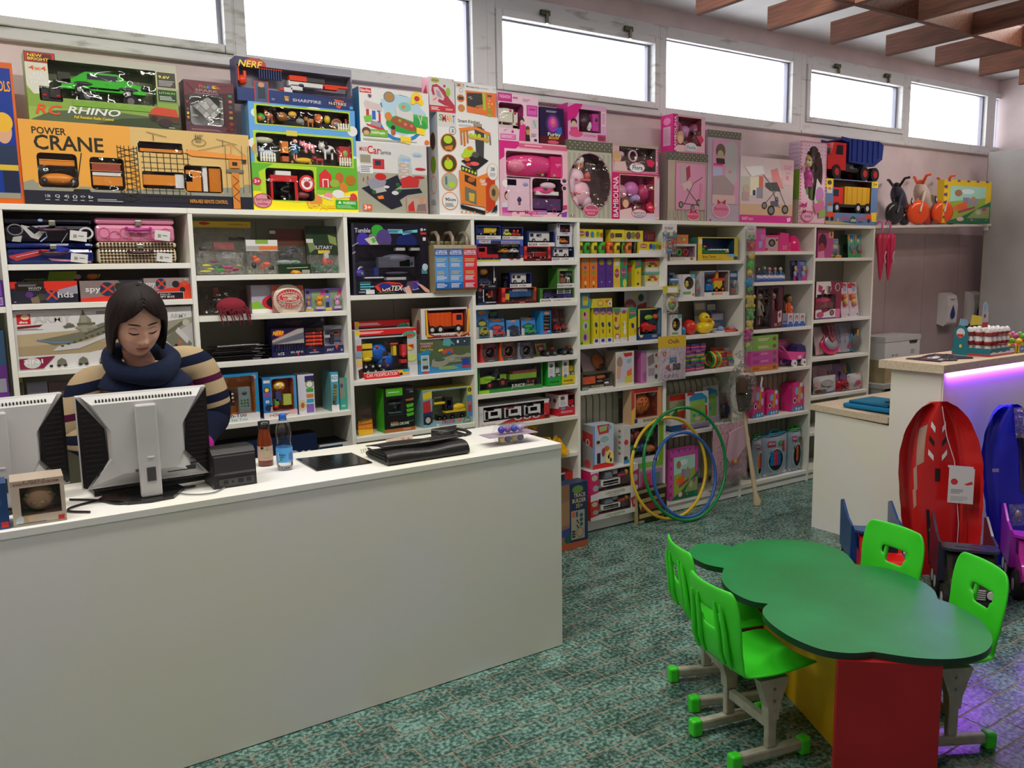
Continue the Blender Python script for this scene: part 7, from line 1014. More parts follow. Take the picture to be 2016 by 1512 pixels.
o=bpy.data.objects['hanging_card_pack'];q=MB();w_=hang_x(1352,1.1)-hang_x(1298,1.1);h_=on_y(1323,684,-.035).z-on_y(1323,748,-.035).z;q.box(.002,w_-.002,-.001,.001,0,h_,'ccc');art(q,w_,h_,'r 3 2 97 98 dcd;e 22 18 7 8 b53;e 22 18 4 5 da6;r 40 30 66 46 37a;r 52 50 80 70 334;p a34 24 62 40 50 44 74;x 20 84 80 92 2 99a',y=-.0012);q.build('picture_card',o)
# garland of beads in a long clear sleeve
z1=on_y(1476,444,-.035).z;z0=on_y(1484,690,-.035).z;x_=hang_x(1478,1.8)
o=thing('bead_garland','long clear sleeve of coloured baby beads hanging down a shelf post','toy garland',(x_,-.035,z0));H_=z1-z0
q=MB();q.box(-.05,.05,-.001,.001,H_-.1,H_,'ccc');art(q,.1,.1,'e 50 60 30 20 dba;r 20 70 90 90 48b;t 14 34 70 14 BABY 99a',P=lambda a,b,e:(a-.05,-.0015-e,H_-.1+b));q.build('header_card',o)
q=MB();q.tube([(0,.034,H_-.01),(0,-.004,H_-.01)],.002,'888/x',6);q.build('hook',o)
for k_,(t_,r_,c_,s_)in enumerate(((.1,.02,'3a3',0),(.16,.033,'c22',0),(.24,.026,'dc3',0),(.31,.038,'3b2',0),(.37,.024,'db3',0),(.45,.038,'28b',0),(.5,.024,'3a3',0),(.6,.05,'cb3',1),(.7,.042,'4a3',1),(.79,.036,'dc3',1),(.87,.046,'b28',1),(.95,.018,'cc4',0))):
 q=MB()
 if s_:
  q.sph((0,0,0),(r_*.8,.012,r_),c_+'/p',10,8)
  for a_ in(.7,2.4,3.9,5.5):q.sph((r_*math.cos(a_),0,r_*math.sin(a_)),(r_*.34,.01,r_*.34),c_+'/p',8,6)
 else:q.sph((0,0,0),(r_,.02,r_),c_+'/p',14,10)
 q.build('bead',o,(.012*math.sin(k_),0,H_*(1-t_)))
q=MB()
for s_ in(-1,1):q.grid([[(i_*.05/3-.05+.05*(i_==99),s_*.024*math.sin(PI*i_/6)+.001,H_*j_/24*.955)for i_ in range(7)]for j_ in range(25)],'bag',flip=s_>0)
q.build('clear_sleeve',o)
# folded umbrellas hooked on the ledge
for i_,u_ in enumerate((1736,1752)):
 zt=2.13;x_=proj_row(u_,2.0,-.03);zb=on_y(u_,552,-.03).z
 o=thing('folded_umbrella',['folded pink child umbrella hooked on the ledge beside the shelf','folded pink child umbrella hooked under the black toy bike'][i_],'umbrella',(x_,-.03,zb),0,'pink folded umbrellas');H_=zt-zb
 q=MB()
 prof=[(.004,0),(.012,.05),(.03,H_*.5),(.04,H_*.72),(.034,H_*.8),(.012,H_*.82)]
 rows=[]
 for r_,z_ in prof:rows.append([(r_*(1+.22*math.cos(6*t))*math.cos(t),r_*(1+.22*math.cos(6*t))*math.sin(t),z_)for t in[2*PI*k/36 for k in range(36)]])
 q.grid(rows,'c35' if i_==0 else 'd36',closed_u=True);q.build('folded_canopy',o)
 q=MB();q.tube([(.03*math.cos(t)*.4,-.036-.002*k,H_*.3+.02*k)for k,t in enumerate((0,1,2,3,4,5))],.006,'eac',6);q.build('canopy_print',o)
 q=MB();q.tube([(0,0,H_*.8),(0,0,H_*.97),(0,.004,H_+.006),(0,.022,H_+.018),(0,.042,H_+.01),(0,.05,H_-.01)],.008,'c6a/p',8);q.build('handle',o)
 # ================================================================ toy bikes on the ledge
def bike(x,y,label,body,wheelc,bar,sc_,turn,wh2):
 o=thing('toy_bike',label,'toy bike',(x,y,ledge(x)+.004),.22,'ride-on toy bikes');s=sc_
 q=MB();f=Vector((-math.cos(turn),-math.sin(turn),0));ax=Vector((-f.y,f.x,0));c=Vector((-.19,-.02,.118))*s
 rows=[]
 for r_,t_ in((0,-.03),(.07,-.03),(.11,-.022),(.118,0),(.11,.022),(.07,.03),(0,.03)):
  rows.append([c+ax*t_*s+(f*math.cos(a)+Vector((0,0,1))*math.sin(a))*max(r_,1e-4)*s for a in[2*PI*k/24 for k in range(24)]])
 q.grid(rows,wheelc,closed_u=True);q.build('front_wheel',o)
 q=MB();q.lathe([(1e-4,-.03*s),(.07*s,-.03*s),(.08*s,0),(.07*s,.03*s),(1e-4,.03*s)],(.17*s,0,.08*s),wh2,20,'y');q.build('rear_wheel',o)
 for sg in(-1,1):q=MB();q.tube([c+ax*sg*.04*s,c+ax*sg*.042*s+Vector((.1,0,.2))*s,Vector((-.08,0,.33))*s+ax*sg*.03*s],[.012*s,.016*s,.02*s],body,8);q.build('fork',o)
 q=MB();path=[(-.12,0,.4),(-.09,0,.34),(-.01,0,.27),(.08,0,.2),(.17,0,.2),(.2,0,.24)];rad=[.035,.075,.08,.06,.05,.025]
 q.tube([Vector(p)*s for p in path],[r*s for r in rad],body,14);q.build('bike_body',o,None,None,[('sub',1)])
 q=MB();q.box(-.03*s,.03*s,-.088*s,-.08*s,.26*s,.31*s,'222');q.box(-.02*s,.02*s,-.09*s,-.087*s,.27*s,.3*s,'ddd');q.build('number_sticker',o,None,(0,.5,0))
 h=Vector((-.1,0,.4))*s
 q=MB();q.tube([h+ax*-.14*s+Vector((.05,0,.08))*s,h+ax*-.1*s+Vector((.0,0,.07))*s,h+ax*-.04*s,h,h+ax*.04*s,h+ax*.1*s+Vector((.0,0,.07))*s,h+ax*.14*s+Vector((.05,0,.08))*s],.014*s,bar,8);q.sph(h,(.035*s,.04*s,.04*s),bar,10,8);q.build('handlebar',o)
 return o
xb=[proj_row(u,2.3,.1)for u in(1770,1815,1862)]
bike(xb[0]+.05,.13,'black toy motorbike with dark wheels on the ledge','334/p','222/p','222/p',.85,-.4,'223/p')
bike(xb[1]+.06,.13,'pearl white toy bike with orange front wheel next to the black one','cba/p','e52/p','e52/p',.92,-.7,'b33/p')
bike(xb[2]+.06,.13,'pearl white toy bike with orange front wheel by the train picture box','cba/p','e52/p','e52/p',.92,-.7,'933/p')
# ================================================================ things leaning before the shelves
for i_,(u_,vt_,vb_,c_,y_,l_)in enumerate(((1317,822,1022,'db3/p',-.13,'yellow hula hoop leaning between the green and blue ones'),(1344,848,1020,'36b/p',-.18,'small blue hula hoop inside the green one'),(1342,797,1024,'184/p',-.23,'large green hula hoop with a dark joint'))):
 zt=on_y(u_,vt_,-.06).z;r_=zt/2-.006;x_=proj_row(u_,r_,y_/2)
 o=thing('hula_hoop',l_,'hula hoop',(x_,y_,.012),0,'hula hoops leaning on the shelves',math.atan2(y_+.014+.035*i_,2*r_))
 q=MB();q.tube([(r_*math.sin(t),0,r_-r_*math.cos(t))for t in[2*PI*k/64 for k in range(64)]],.0115,c_,10,True);q.build('hoop',o)
 q=MB();a_=4.2;q.tube([(r_*math.sin(a_+d_),0,r_-r_*math.cos(a_+d_))for d_ in(-.03,0,.03)],.0128,'132/p',10);q.build('joint',o)
 # pink blanket pack hanging on the unit front
A_,B_=3.62,4.0;o=thing('blanket_pack','pink padded baby blanket folded in a hanging clear bag','blanket',(A_,-.035,.17));w_=B_-A_;h_=.44
q=MB();pillow(q,w_,h_,.07,'dab/c',3,12,.12,.3);q.build('blanket',o)
q=MB();q.prism([(.1,.2),(.14,.38),(.3,.42),(.36,.3),(.16,.12)],-.05,-.04,'cab/c');q.build('folded_corner',o)
q=MB();art(q,w_,h_,'e 50 64 5 4 dc4;e 42 65 4 3 d57;e 58 63 4 3 d57;l 978 1 36 70 62 68',y=-.056);q.build('embroidery',o)
q=MB();pillow(q,w_+.02,h_+.06,.1,'bag',8,10,.1,.3,-.01,-.02);q.build('clear_bag',o);q=MB();q.tube([(w_/2,.037,h_+.02),(w_/2,-.005,h_+.02)],.003,'888/x',6);q.build('hook',o)
# stick horse wrapped in cellophane
b0=Vector((3.892,-.237,.004));b1=Vector((proj_row(1464,.92,-.1),-.1,on_y(1464,800,-.1).z))
o=thing('stick_horse','brown stick horse head wrapped in cellophane on a pale wrapped pole','stick horse',b0)
d_=b1-b0
q=MB();q.tube([Vector((0,0,.0)),Vector((.0,0,.03)),d_*.12,d_*.3,d_*.5,d_*.75,d_*1.0],[.028,.03,.016,.018,.014,.013,.013],'cb9/p',10);q.build('wrapped_pole',o)
q=MB();q.tube([d_*.95,d_+Vector((.0,0,.08)),d_+Vector((-.02,-.02,.18)),d_+Vector((-.07,-.05,.22)),d_+Vector((-.12,-.08,.17)),d_+Vector((-.14,-.1,.12))],[.04,.06,.062,.055,.04,.028],'432/c',12);q.build('horse_head',o,None,None,[('sub',1)])
q=MB()
for k_ in range(14):p_=d_+Vector((.03,0,.02+.016*k_));q.tube([p_,p_+Vector((.04,.01*(k_%3-1),-.01)),p_+Vector((.055,.01,-.05))],[.012,.01,.004],'643/c',6)
q.build('mane',o)
q=MB();q.sph(d_+Vector((-.03,-.01,.13)),(.13,.1,.2),'bag',16,12);q.tube([d_+Vector((-.02,0,.31)),d_+Vector((0,.01,.35)),d_+Vector((-.03,0,.4))],[.03,.015,.05],'bag',8);q.build('cellophane',o)
q=MB();q.box(-.02,.02,-.001,.001,-.05,.03,'ddd');q.build('price_tag',o,d_+Vector((.06,-.12,.2)),(0,.4,.4))
# ================================================================ alcove: dispensers and boxes
def dispenser(u,label):
 x_=proj_row(u,1.32,.25);o=thing('soap_dispenser',label,'dispenser',(x_,.287,1.16),0,'white wall dispensers')
 q=MB();q.prism([(0,.02),(-.07,.0),(-.1,.03),(-.11,.2),(-.09,.3),(-.03,.33),(0,.33)],-.09,.09,'ddd/p','x');q.build('dispenser_cover',o,None,None,[('bevel',.018)])
 q=MB();q.prism([(.0,.21),(.02,.17),(.038,.12),(.03,.085),(0,.07),(-.03,.085),(-.038,.12),(-.02,.17)],-.1115,-.106,'238/p');q.build('drop_window',o);q=MB();q.box(-.04,.03,-.1075,-.104,.262,.268,'966');q.build('brand_line',o)
 return o
dispenser(1862,'white soap dispenser with a blue drop window on bare cladding');dispenser(1914,'white soap dispenser partly hidden by the partition panel')
o=thing('storage_desk','grey desk ledge behind the bar carrying two storage boxes','desk',(5.66,0,0));q=MB();q.box(0,1.2,-.1,.28,.7,.74,'panelgrey');q.build('desk_board',o)
for x_ in(.02,1.15):q=MB();q.box(x_,x_+.03,-.08,.27,0,.699,'panelgrey');q.build('desk_leg',o)
q=MB();q.box(.06,1.14,.2,.22,.1,.69,'334');q.build('modesty_panel',o)
o=thing('cardboard_box','brown cardboard storage box under a white one','box',(5.74,-.06,.7408));q=MB();q.box(0,.58,0,.28,0,.2,'card');q.build('carton',o);q=MB();q.box(.42,.52,-.0015,0,.04,.13,'ccc');art(q,.1,.09,'x 10 10 90 50 3 999',P=lambda a,b,e:(.42+a,-.002-e,.04+b));q.build('paper_label',o)
o=thing('white_storage_box','white cardboard storage box with a black grip slot','box',(5.74,-.05,.9415));q=MB();q.box(0,.54,0,.26,0,.2,'ccc');q.build('carton',o);q=MB();q.box(-.004,.544,-.004,.264,.16,.205,'bbb');q.build('lid',o);q=MB();q.prism([(.37,.15),(.38,.135),(.48,.135),(.49,.15),(.48,.16),(.38,.16)],-.006,-.0005,'222');art(q,.54,.2,'r 20 76 26 84 999;r 30 76 36 84 999;x 74 60 86 80 3 aaa',y=-.002);q.build('grip_slot',o)
# ================================================================ on the bar
BTZ=1.2005
P_=on_z(1905,706,BTZ);Q_=on_z(1985,706,BTZ)
o=thing('chocolate_egg_display','display tray of white and red chocolate eggs on the bar','egg display',(4.34,-1.64,BTZ),.0);w_,d2=.3,.24
q=MB();q.box(0,w_,0,d2,0,.012,'c33');art(q,w_,.05,'r 0 0 100 100 278;p ddd 0 60 14 44 28 60 42 44 56 60 70 44 84 60 100 44 100 76 0 76;r 0 80 100 100 c33;r 80 20 96 70 ddd',P=lambda a,b,e:(a,-.001-e,b));art(q,d2,.05,'r 0 0 100 100 278;r 0 76 100 100 c33',P=lambda a,b,e:(-.001-e,d2-a,b));q.build('tray',o)
q=MB();q.prism([(.0,0),(.09,0),(.09,.16),(.06,.19),(.02,.18),(0,.15)],-.0015,0,'278','x');art(q,.09,.19,'e 46 26 30 16 ddd;p c33 20 30 70 30 66 40 26 40;e 50 70 10 6 dc5',P=lambda a,b,e:(-.002-e,.09-a,b));q.build('side_card',o,(0,d2-.1,0))
eg=MB();eg.lathe([(.0001,0),(.014,.004),(.021,.018),(.0215,.022)],(0,0,0),'b33/p',14);eg.lathe([(.0215,.022),(.019,.036),(.012,.049),(.0001,.054)],(0,0,0),'ddd/p',14)
eg0=None
for lv in range(3):
 for j in range(3):
  for i in range(5):
   p_=(.035+.056*i,.035+.058*j,.013+.057*lv)
   if eg0 is None:eg0=eg.build('chocolate_egg',o,p_)
   else:e_=eg0.copy();col.objects.link(e_);e_.parent=o;e_.location=p_
 q=MB();q.box(.004,w_-.004,.004,d2-.004,.0675+.057*lv,.0688+.057*lv,'blister')
 if lv<2:q.build('clear_layer',o)
q=MB();q.prism([(0,0),(.07,0),(.07,.09),(.06,.14),(.035,.16),(.01,.15),(0,.1)],0,.002,'bcd','y');art(q,.07,.16,'r 0 50 100 100 c33;r 0 40 100 80 dcc;e 40 55 16 8 345;e 40 20 24 12 9cd',y=-.0005);q.build('header_card',o,(.0,.06,.18))
q=MB();q.prism([(0,0),(.14,0),(.16,.05),(.02,.07)],0,.002,'dc3','y');q.build('yellow_flap',o,(.13,.2,.18));q=MB();q.prism([(0,0),(.12,0),(.1,.04),(.02,.05)],0,.002,'8bd','y');q.build('blue_flap',o,(.03,.22,.178))
o=thing('sweets_tray','yellow and blue tray of wrapped sweets beside the chocolate eggs','sweets tray',(4.68,-1.64,BTZ));q=MB();q.box(0,.3,0,.003,0,.05,'dc3');q.box(0,.3,.2,.203,0,.05,'dc3');q.box(0,.003,0,.2,0,.05,'dc3');q.box(.297,.3,0,.2,0,.05,'dc3');q.box(0,.3,0,.2,0,.003,'dc3');art(q,.3,.05,'r 10 10 30 90 36b;t 12 60 16 30 ABC eee;x 40 30 90 70 2 a83',P=lambda a,b,e:(a,-.001-e,b));q.build('tray',o)
for k_ in range(24):q=MB();q.sph((.03+.048*(k_%6),.03+.045*(k_//6),.04+.03*((k_*7)%3)),(.022,.02,.02),['c46/s','dc4/s','6a4/s','b59/s','d83/s'][k_%5],8,6);q.build('wrapped_sweet',o)
o=tag(MB().box(0,.2,0,.14,0,.12,'213').build('dark_box',None,(4.82,-1.43,BTZ)),'dark purple box behind the sweets tray','box')
o=thing('flat_balloon_bag','flat dark plastic bag lying on the bar end','bag',(3.86,-1.6,BTZ));q=MB();rnd=random.Random(4)
q.grid([[(.4*i/14,.22*j/8+.02*math.sin(i),.004+.022*max(0,math.sin(PI*i/14))*max(0,math.sin(PI*j/8))*rnd.uniform(.3,1.2))for i in range(15)]for j in range(9)],'434/s');q.grid([[(.4*i/14,.22*j/8+.02*math.sin(i),.0005)for i in range(15)]for j in range(9)],'434/s',flip=True);q.build('crumpled_bag',o)
o=thing('folded_cloth','folded blue cloth on the low desk top behind the bar step','cloth',(3.83,-1.31,.8525));q=MB();q.box(0,.3,0,.34,0,.03,'17a/c');q.build('cloth_fold',o,None,None,[('bevel',.012)]);q=MB();q.box(.02,.28,.03,.31,.0302,.05,'168/c');q.build('cloth_fold',o,None,None,[('bevel',.009)])
q=MB();q.box(.1,.24,.03,.1,.0502,.056,'112');q.build('dark_pouch',o)
# ================================================================ sleds
def sled(loc,rz,lean,L,W,c,label,deco):
 o=thing('sled',label,'sled',loc,rz,'plastic sleds leaning on the bar',-lean)
 def hw(t):return W/2*(.8+.2*math.sin(PI*min(1,t/.62)*.5))*(1 if t<.6 else math.sqrt(max(0,1-((t-.6)/.405)**2)))
 rows,back=[],[]
 for i in range(33):
  t=i/32;row,rb=[],[]
  for j in range(25):
   s_=j/12-1;a_=abs(s_)
   d_=-.055*max(0,(a_-.74)/.26)**1.3+.03*math.exp(-((a_-.62)/.1)**2)*(t>.05)
   if t>.55:d_+=-.06*((t-.55)/.45)*max(0,1-(a_/.42)**2)**.8
   d_+=.004*math.sin(t*150)*(a_>.8)
   row.append((s_*max(hw(t),.012),d_-.05*max(0,t-.8),t*L));rb.append((s_*max(hw(t),.012)*.985,d_-.05*max(0,t-.8)+.006,t*L))
  rows.append(row);back.append(rb)
 q=MB();q.grid(rows,c,flip=False);q.grid(back,c,flip=True);q.build('sled_shell',o);return o,rows
def strip(o,rows,i0,i1,j0,j1,c,name,skew=0):
 q=MB();P=[]
 def at(i,j):
  i=max(0,min(31.99,i));j=max(0,min(23.99,j));a,b=int(i),int(j);p=Vector(rows[a][b]).lerp(Vector(rows[a][b+1]),j-b).lerp(Vector(rows[a+1][b]).lerp(Vector(rows[a+1][b+1]),j-b),i-a);p.y-=.0025;return p
 n=6;q.grid([[at(i0+(i1-i0)*k/n+skew*m_/n,j0+(j1-j0)*m_/n)for m_ in range(n+1)]for k in range(n+1)],c);q.build(name,o)
o,rows=sled((3.6,-1.8,.003),-.66,.17,1.0,.47,'c22/p','red plastic sled with a white tag, leaning on the bar corner',1)
for k_ in range(3):
 for sg in(-1,1):
  j_=12+sg*1.2;strip(o,rows,21+2.6*k_,22+2.6*k_,j_,j_+sg*1.6,['eee','222','eee'][k_],'decal_stripe',1.2)
strip(o,rows,17.2,19.6,11.4,12.8,'222','buckle_plate');strip(o,rows,2,12,8.6,9.6,'222','decal_bar')
for k_ in range(4):strip(o,rows,5+1.5*k_,5.7+1.5*k_,9.3,10.8,['eee','222','eee','222'][k_],'decal_stripe')
for i0_,i1_,j0_,j1_ in((20,27,6.2,8.2),(15,19.5,5.6,6.4),(12,15.5,5.3,6.0)):strip(o,rows,i0_,i1_,j0_,j1_,'b98','side_opening',.8)
q=MB();q.tube([(0,-.09,.97),(.03,-.07,.8),(.07,-.07,.66),(.09,-.06,.3),(.08,-.05,.12)],.0025,'ecc',6);q.build('tow_cord',o)
q=MB();q.box(-.07,.07,-.001,.001,-.1,.1,'ddd');art(q,.14,.2,'r 2 2 98 98 ddd;e 22 40 14 9 c33;p c33 60 46 90 36 96 44 74 48;x 10 60 60 74 3 999;x 10 80 80 94 3 bbb',P=lambda a,b,e:(a-.07,-.0015-e,b-.1));q.build('hang_tag',o,(.1,-.078,.52),(0,.08,0))
q=MB();q.box(-.07,.07,-.001,.001,0,.012,'dde/s');q.build('tag_holder',o,(.1,-.078,.62),(0,.08,0))
o,rows=sled((4.13,-1.97,.003),-.5,.2,.95,.42,'12c/p','blue plastic sled in clear wrap, leaning on the lit bar front',0)
strip(o,rows,14,26,15.5,22,'334/s','seat_pad');strip(o,rows,18.5,19.2,6,8,'99c','decal_mark')
for p_,s_ in(((.07,-.09,.84),.1),((-.02,-.08,.3),.07)):
 q=MB();pillow(q,s_*1.6,s_*1.8,.05,'bag',5,8,.4,.4,-s_*.8,-s_*.9);q.sph((0,0,0),(s_*.3,.015,s_*.4),'888/s',8,6);q.build('fitting_bag',o,p_)
 # ================================================================ ride-on trucks
def ride_truck(P,ang,label,cabc,bedc,hub):
 o=thing('ride_on_truck',label,'toy truck',(P[0],P[1],0),ang,'ride-on dump trucks before the bar');W=.13
 q=MB();q.box(-.27,.25,-.09,.09,.07,.12,'222/m');q.build('chassis',o)
 q=MB();q.prism([(.0,.1),(.2,.1),(.25,.12),(.25,.17),(.22,.2),(.13,.22),(.1,.3),(.0,.31)],-W*.82,W*.82,cabc);q.build('cab',o,None,None,[('bevel',.012)])
 q=MB();q.face([(.132,-.085,.225),(.132,.085,.225),(.108,.08,.29),(.108,-.08,.29)],'112/p');q.build('windscreen',o)
 for sg in(-1,1):
  q=MB();q.prism([(.02,.22),(.09,.22),(.075,.285),(.02,.285)],sg*W*.825-.002,sg*W*.825+.002,'112/p');q.build('side_window',o)
  q=MB();q.cyl((.245,sg*.075,.15),.02,.012,'ddd/p','x',14);q.build('headlight',o)
  for x_ in(.15,-.1,-.2):q=MB();q.cyl((x_,sg*.105-.025,.075),.075,.05,'111/m','y',20);q.cyl((x_,sg*.105-.027,.075),.034,.054,hub,'y',12);q.build('wheel',o)
 q=MB()
 for k_ in range(5):q.box(.249,.254,-.05,.05,.125+.011*k_,.13+.011*k_,'ccc')
 q.build('grille',o);q=MB();q.box(.24,.262,-.1,.1,.085,.11,'222/m');q.build('bumper',o)
 q=MB();q.prism([(.02,-W),(.1,-W*1.02),(.13,-W*.8),(.13,W*.8),(.1,W*1.02),(.02,W)],.322,.336,bedc,'z');q.build('canopy_plate',o,None,None,[('bevel',.006)])
 q=MB();q.prism([(.075,-.07),(.09,-.07),(.095,0),(.09,.07),(.075,.07),(.07,0)],.3362,.3375,'222','z');q.build('plate_slot',o)
 for sg in(-1,1):q=MB();q.prism([(.02,.13),(-.29,.13),(-.31,.39),(-.26,.41),(-.1,.35),(.03,.336)],sg*W*1.02-.006,sg*W*1.02+.006,bedc);q.build('bed_side',o)
 q=MB();q.box(-.29,.02,-W,W,.12,.135,bedc);q.build('bed_floor',o);q=MB();q.prism([(.02,.13),(.035,.13),(.035,.33),(.02,.33)],-W,W,bedc);q.build('bed_front',o)
 return o
def yaw_to(u):return 0
ride_truck(on_z(1905,1068,.336),math.atan2(-.6,-.8),'dark olive ride-on dump truck behind the nearer green chair backs','332/p','334/p','bbb')
ride_truck(on_z(1726,1034,.336),math.atan2(-.7,-.7),'ride-on dump truck with red cab and blue bed','d22/p','148/p','bbb')
ride_truck(on_z(2046,1046,.336),math.atan2(-.55,-.83),'magenta ride-on dump truck below the blue sled','c3a/p','a3b/p','bbb')
# ================================================================ children's table and chairs
TT_=.52
out_px=[(1356,1085),(1374,1071),(1407,1069.5),(1443,1076),None,(1462,1068),(1501,1062.6),(1556,1062),(1612,1069),(1660,1086),(1684,1111),None,(1747,1119),(1804,1139),(1837,1160),(1846,1179),None,(1882,1192),(1924,1216),(1950,1246),(1952,1269),(1931,1287),(1879,1297),(1804,1295),(1719,1283),None,(1672,1285.6),(1616,1278),(1560,1255.6),(1522,1231),(1504,1212),(1502,1199),(1512,1188.5),None,(1477,1182.5),(1440,1164),(1421,1141),(1425,1118),None,(1391,1111),(1365,1098)]
segs=[];cur=[]
for p_ in out_px:
 if p_ is None:segs.append(cur);cur=[cur[-1]]
 else:v_=on_z(p_[0],p_[1],TT_);cur.append((v_.x,v_.y))
segs[0]=cur+segs[0]
def catmull(P,n=5):
 R=[]
 for i in range(len(P)-1):
  p0,p1,p2,p3=P[max(i-1,0)],P[i],P[i+1],P[min(i+2,len(P)-1)]
  for k in range(n):
   t=k/n;R.append(tuple(.5*(2*p1[c]+(p2[c]-p0[c])*t+(2*p0[c]-5*p1[c]+4*p2[c]-p3[c])*t*t+(3*p1[c]-p0[c]-3*p2[c]+p3[c])*t**3)for c in(0,1)))
 return R
outline=[]
for s_ in segs:outline+=catmull(s_)
ar=sum(outline[i][0]*outline[(i+1)%len(outline)][1]-outline[(i+1)%len(outline)][0]*outline[i][1]for i in range(len(outline)))
if ar<0:outline.reverse()
o=thing('cloud_table','cloud-shaped green topped table on red and yellow panels','children table',(1.75,-2.4,0))
T_=[(x-1.75,y+2.4)for x,y in outline]
q=MB();q.face([(x,y,TT_)for x,y in T_],'greentop');q.face([(x,y,TT_-.024)for x,y in T_][::-1],'greentop');q.grid([[(x,y,TT_-.024)for x,y in T_],[(x,y,TT_)for x,y in T_]],'132',closed_u=True);q.build('table_top',o)
def panel(a,b,th,m,name,z1=TT_-.0245):
 d=(Vector(b)-Vector(a)).normalized();nrm=Vector((-d.y,d.x))*th/2;a,b=Vector(a),Vector(b);q=MB()
 q.prism([tuple(a-nrm-Vector((1.75,-2.4))),tuple(b-nrm-Vector((1.75,-2.4))),tuple(b+nrm-Vector((1.75,-2.4))),tuple(a+nrm-Vector((1.75,-2.4)))],0,z1,m,'z');q.build(name,o,None,None,[('bevel',.002)])
panel((1.349,-2.701),(1.591,-2.92),.025,'redpanel','end_panel')
panel((1.485,-2.79),(1.9,-1.965),.025,'yelpanel','spine_panel')
panel((1.79,-1.84),(2.04,-2.05),.025,'redpanel','end_panel')
def make_chair(label):
 o=thing('child_chair',label,'chair',(0,0,0),0,'green children chairs at the cloud table');SZ=.345
 # local +x = forward; shell: seat curving up into the back
 prof=[(.19,-.012),(.175,.0),(.1,-.004),(.0,-.012),(-.09,-.008),(-.135,.012),(-.158,.05),(-.167,.09),(-.173,.13),(-.176,.158),(-.18,.19),(-.184,.222),(-.19,.262),(-.196,.3),(-.2,.325)]
 HWS=[.14,.155,.163,.165,.16,.15,.148,.149,.152,.154,.157,.158,.155,.147,.125]
 n=15;rows=[]
 for k,(x,z)in enumerate(prof):
  row=[]
  for j in range(n):
   s_=j/(n-1)*2-1;b_=.02*s_*s_ if k<5 else 0;fx=.025*s_*s_ if k>=6 else 0
   row.append(Vector((x+fx,s_*HWS[k],SZ+z+b_)))
  rows.append(row)
 q=MB();q.v+=[tuple(p)for r in rows for p in r]
 for k in range(len(rows)-1):
  for j in range(n-1):
   if(k==9 and 5<=j<=8)or(k==10 and 4<=j<=9):continue
   a=k*n+j;q.f.append((a,a+1,a+n+1,a+n));q.k.append('chairgreen');q.sm.append(True)
 sh=q.build('seat_shell',o);so=sh.modifiers.new('solid','SOLIDIFY');so.thickness=.012;so.offset=0;sb=sh.modifiers.new('sub','SUBSURF');sb.levels=sb.render_levels=2
 for j in(-.1,-.06,.06,.1):
  q=MB();q.tube([(-.155,j,SZ+.03),(-.176,j,SZ+.09),(-.185,j*.96,SZ+.17),(-.196,j*.9,SZ+.24),(-.2,j*.86,SZ+.27)],[.005,.011,.01,.008,.003],'chairgreen',8);q.build('back_rib',o)
 for sg in(-1,1):
  y_=sg*.125
  q=MB();q.box(-.135,.135,y_-.017,y_+.017,.022,.06,'steelgrey');fb_=q.build('foot_bar',o,None,None,[('bevel',.008)])
  for e in(-1,1):q=MB();q.box(e*.15-.022,e*.15+.022,y_-.021,y_+.021,0,.066,'chairgreen');q.build('foot_cap',fb_,None,None,[('bevel',.009)])
  q=MB();q.box(-.02,.02,y_-.013,y_+.013,.06,.25,'steelgrey');q.build('leg',o,None,None,[('bevel',.006)])
  q=MB();q.prism([(-.022,.17),(.022,.17),(.026,.22),(.05,.29),(.062,.328),(-.062,.328),(-.05,.29),(-.026,.22)],y_-.019,y_+.019,'steelgrey');sb_=q.build('seat_bracket',o,None,None,[('bevel',.004)])
  for z_ in(.245,.29):q=MB();q.cyl((0,y_+sg*.019,z_),.006,sg*.004,'999/x','y',10);q.build('bolt',sb_)
 q=MB();q.box(-.012,.012,-.108,.108,.13,.165,'steelgrey');q.build('stretcher',o)
 return o
ch0=make_chair('green plastic child chair with grey legs whose seat reaches under the near lobe')
def put_chair(o,back,face):
 d=Vector(face).normalized();c=Vector(back)+d*.2;o.location=(c.x,c.y,.0005);o.rotation_euler=(0,0,math.atan2(d.y,d.x))
put_chair(ch0,(1.172,-2.282),(.97,-.22))
for b_,f_,l_ in(((1.379,-1.91),(.907,-.42),'green plastic child chair beside the small end lobe of the table'),((2.323,-2.314),(-.99,.155),'green plastic child chair in front of the red and blue ride-on truck'),((2.179,-2.765),(-.87,.48),'green plastic child chair in front of the olive ride-on truck')):
 c_=clone(ch0,None,None,l_);put_chair(c_,b_,f_)
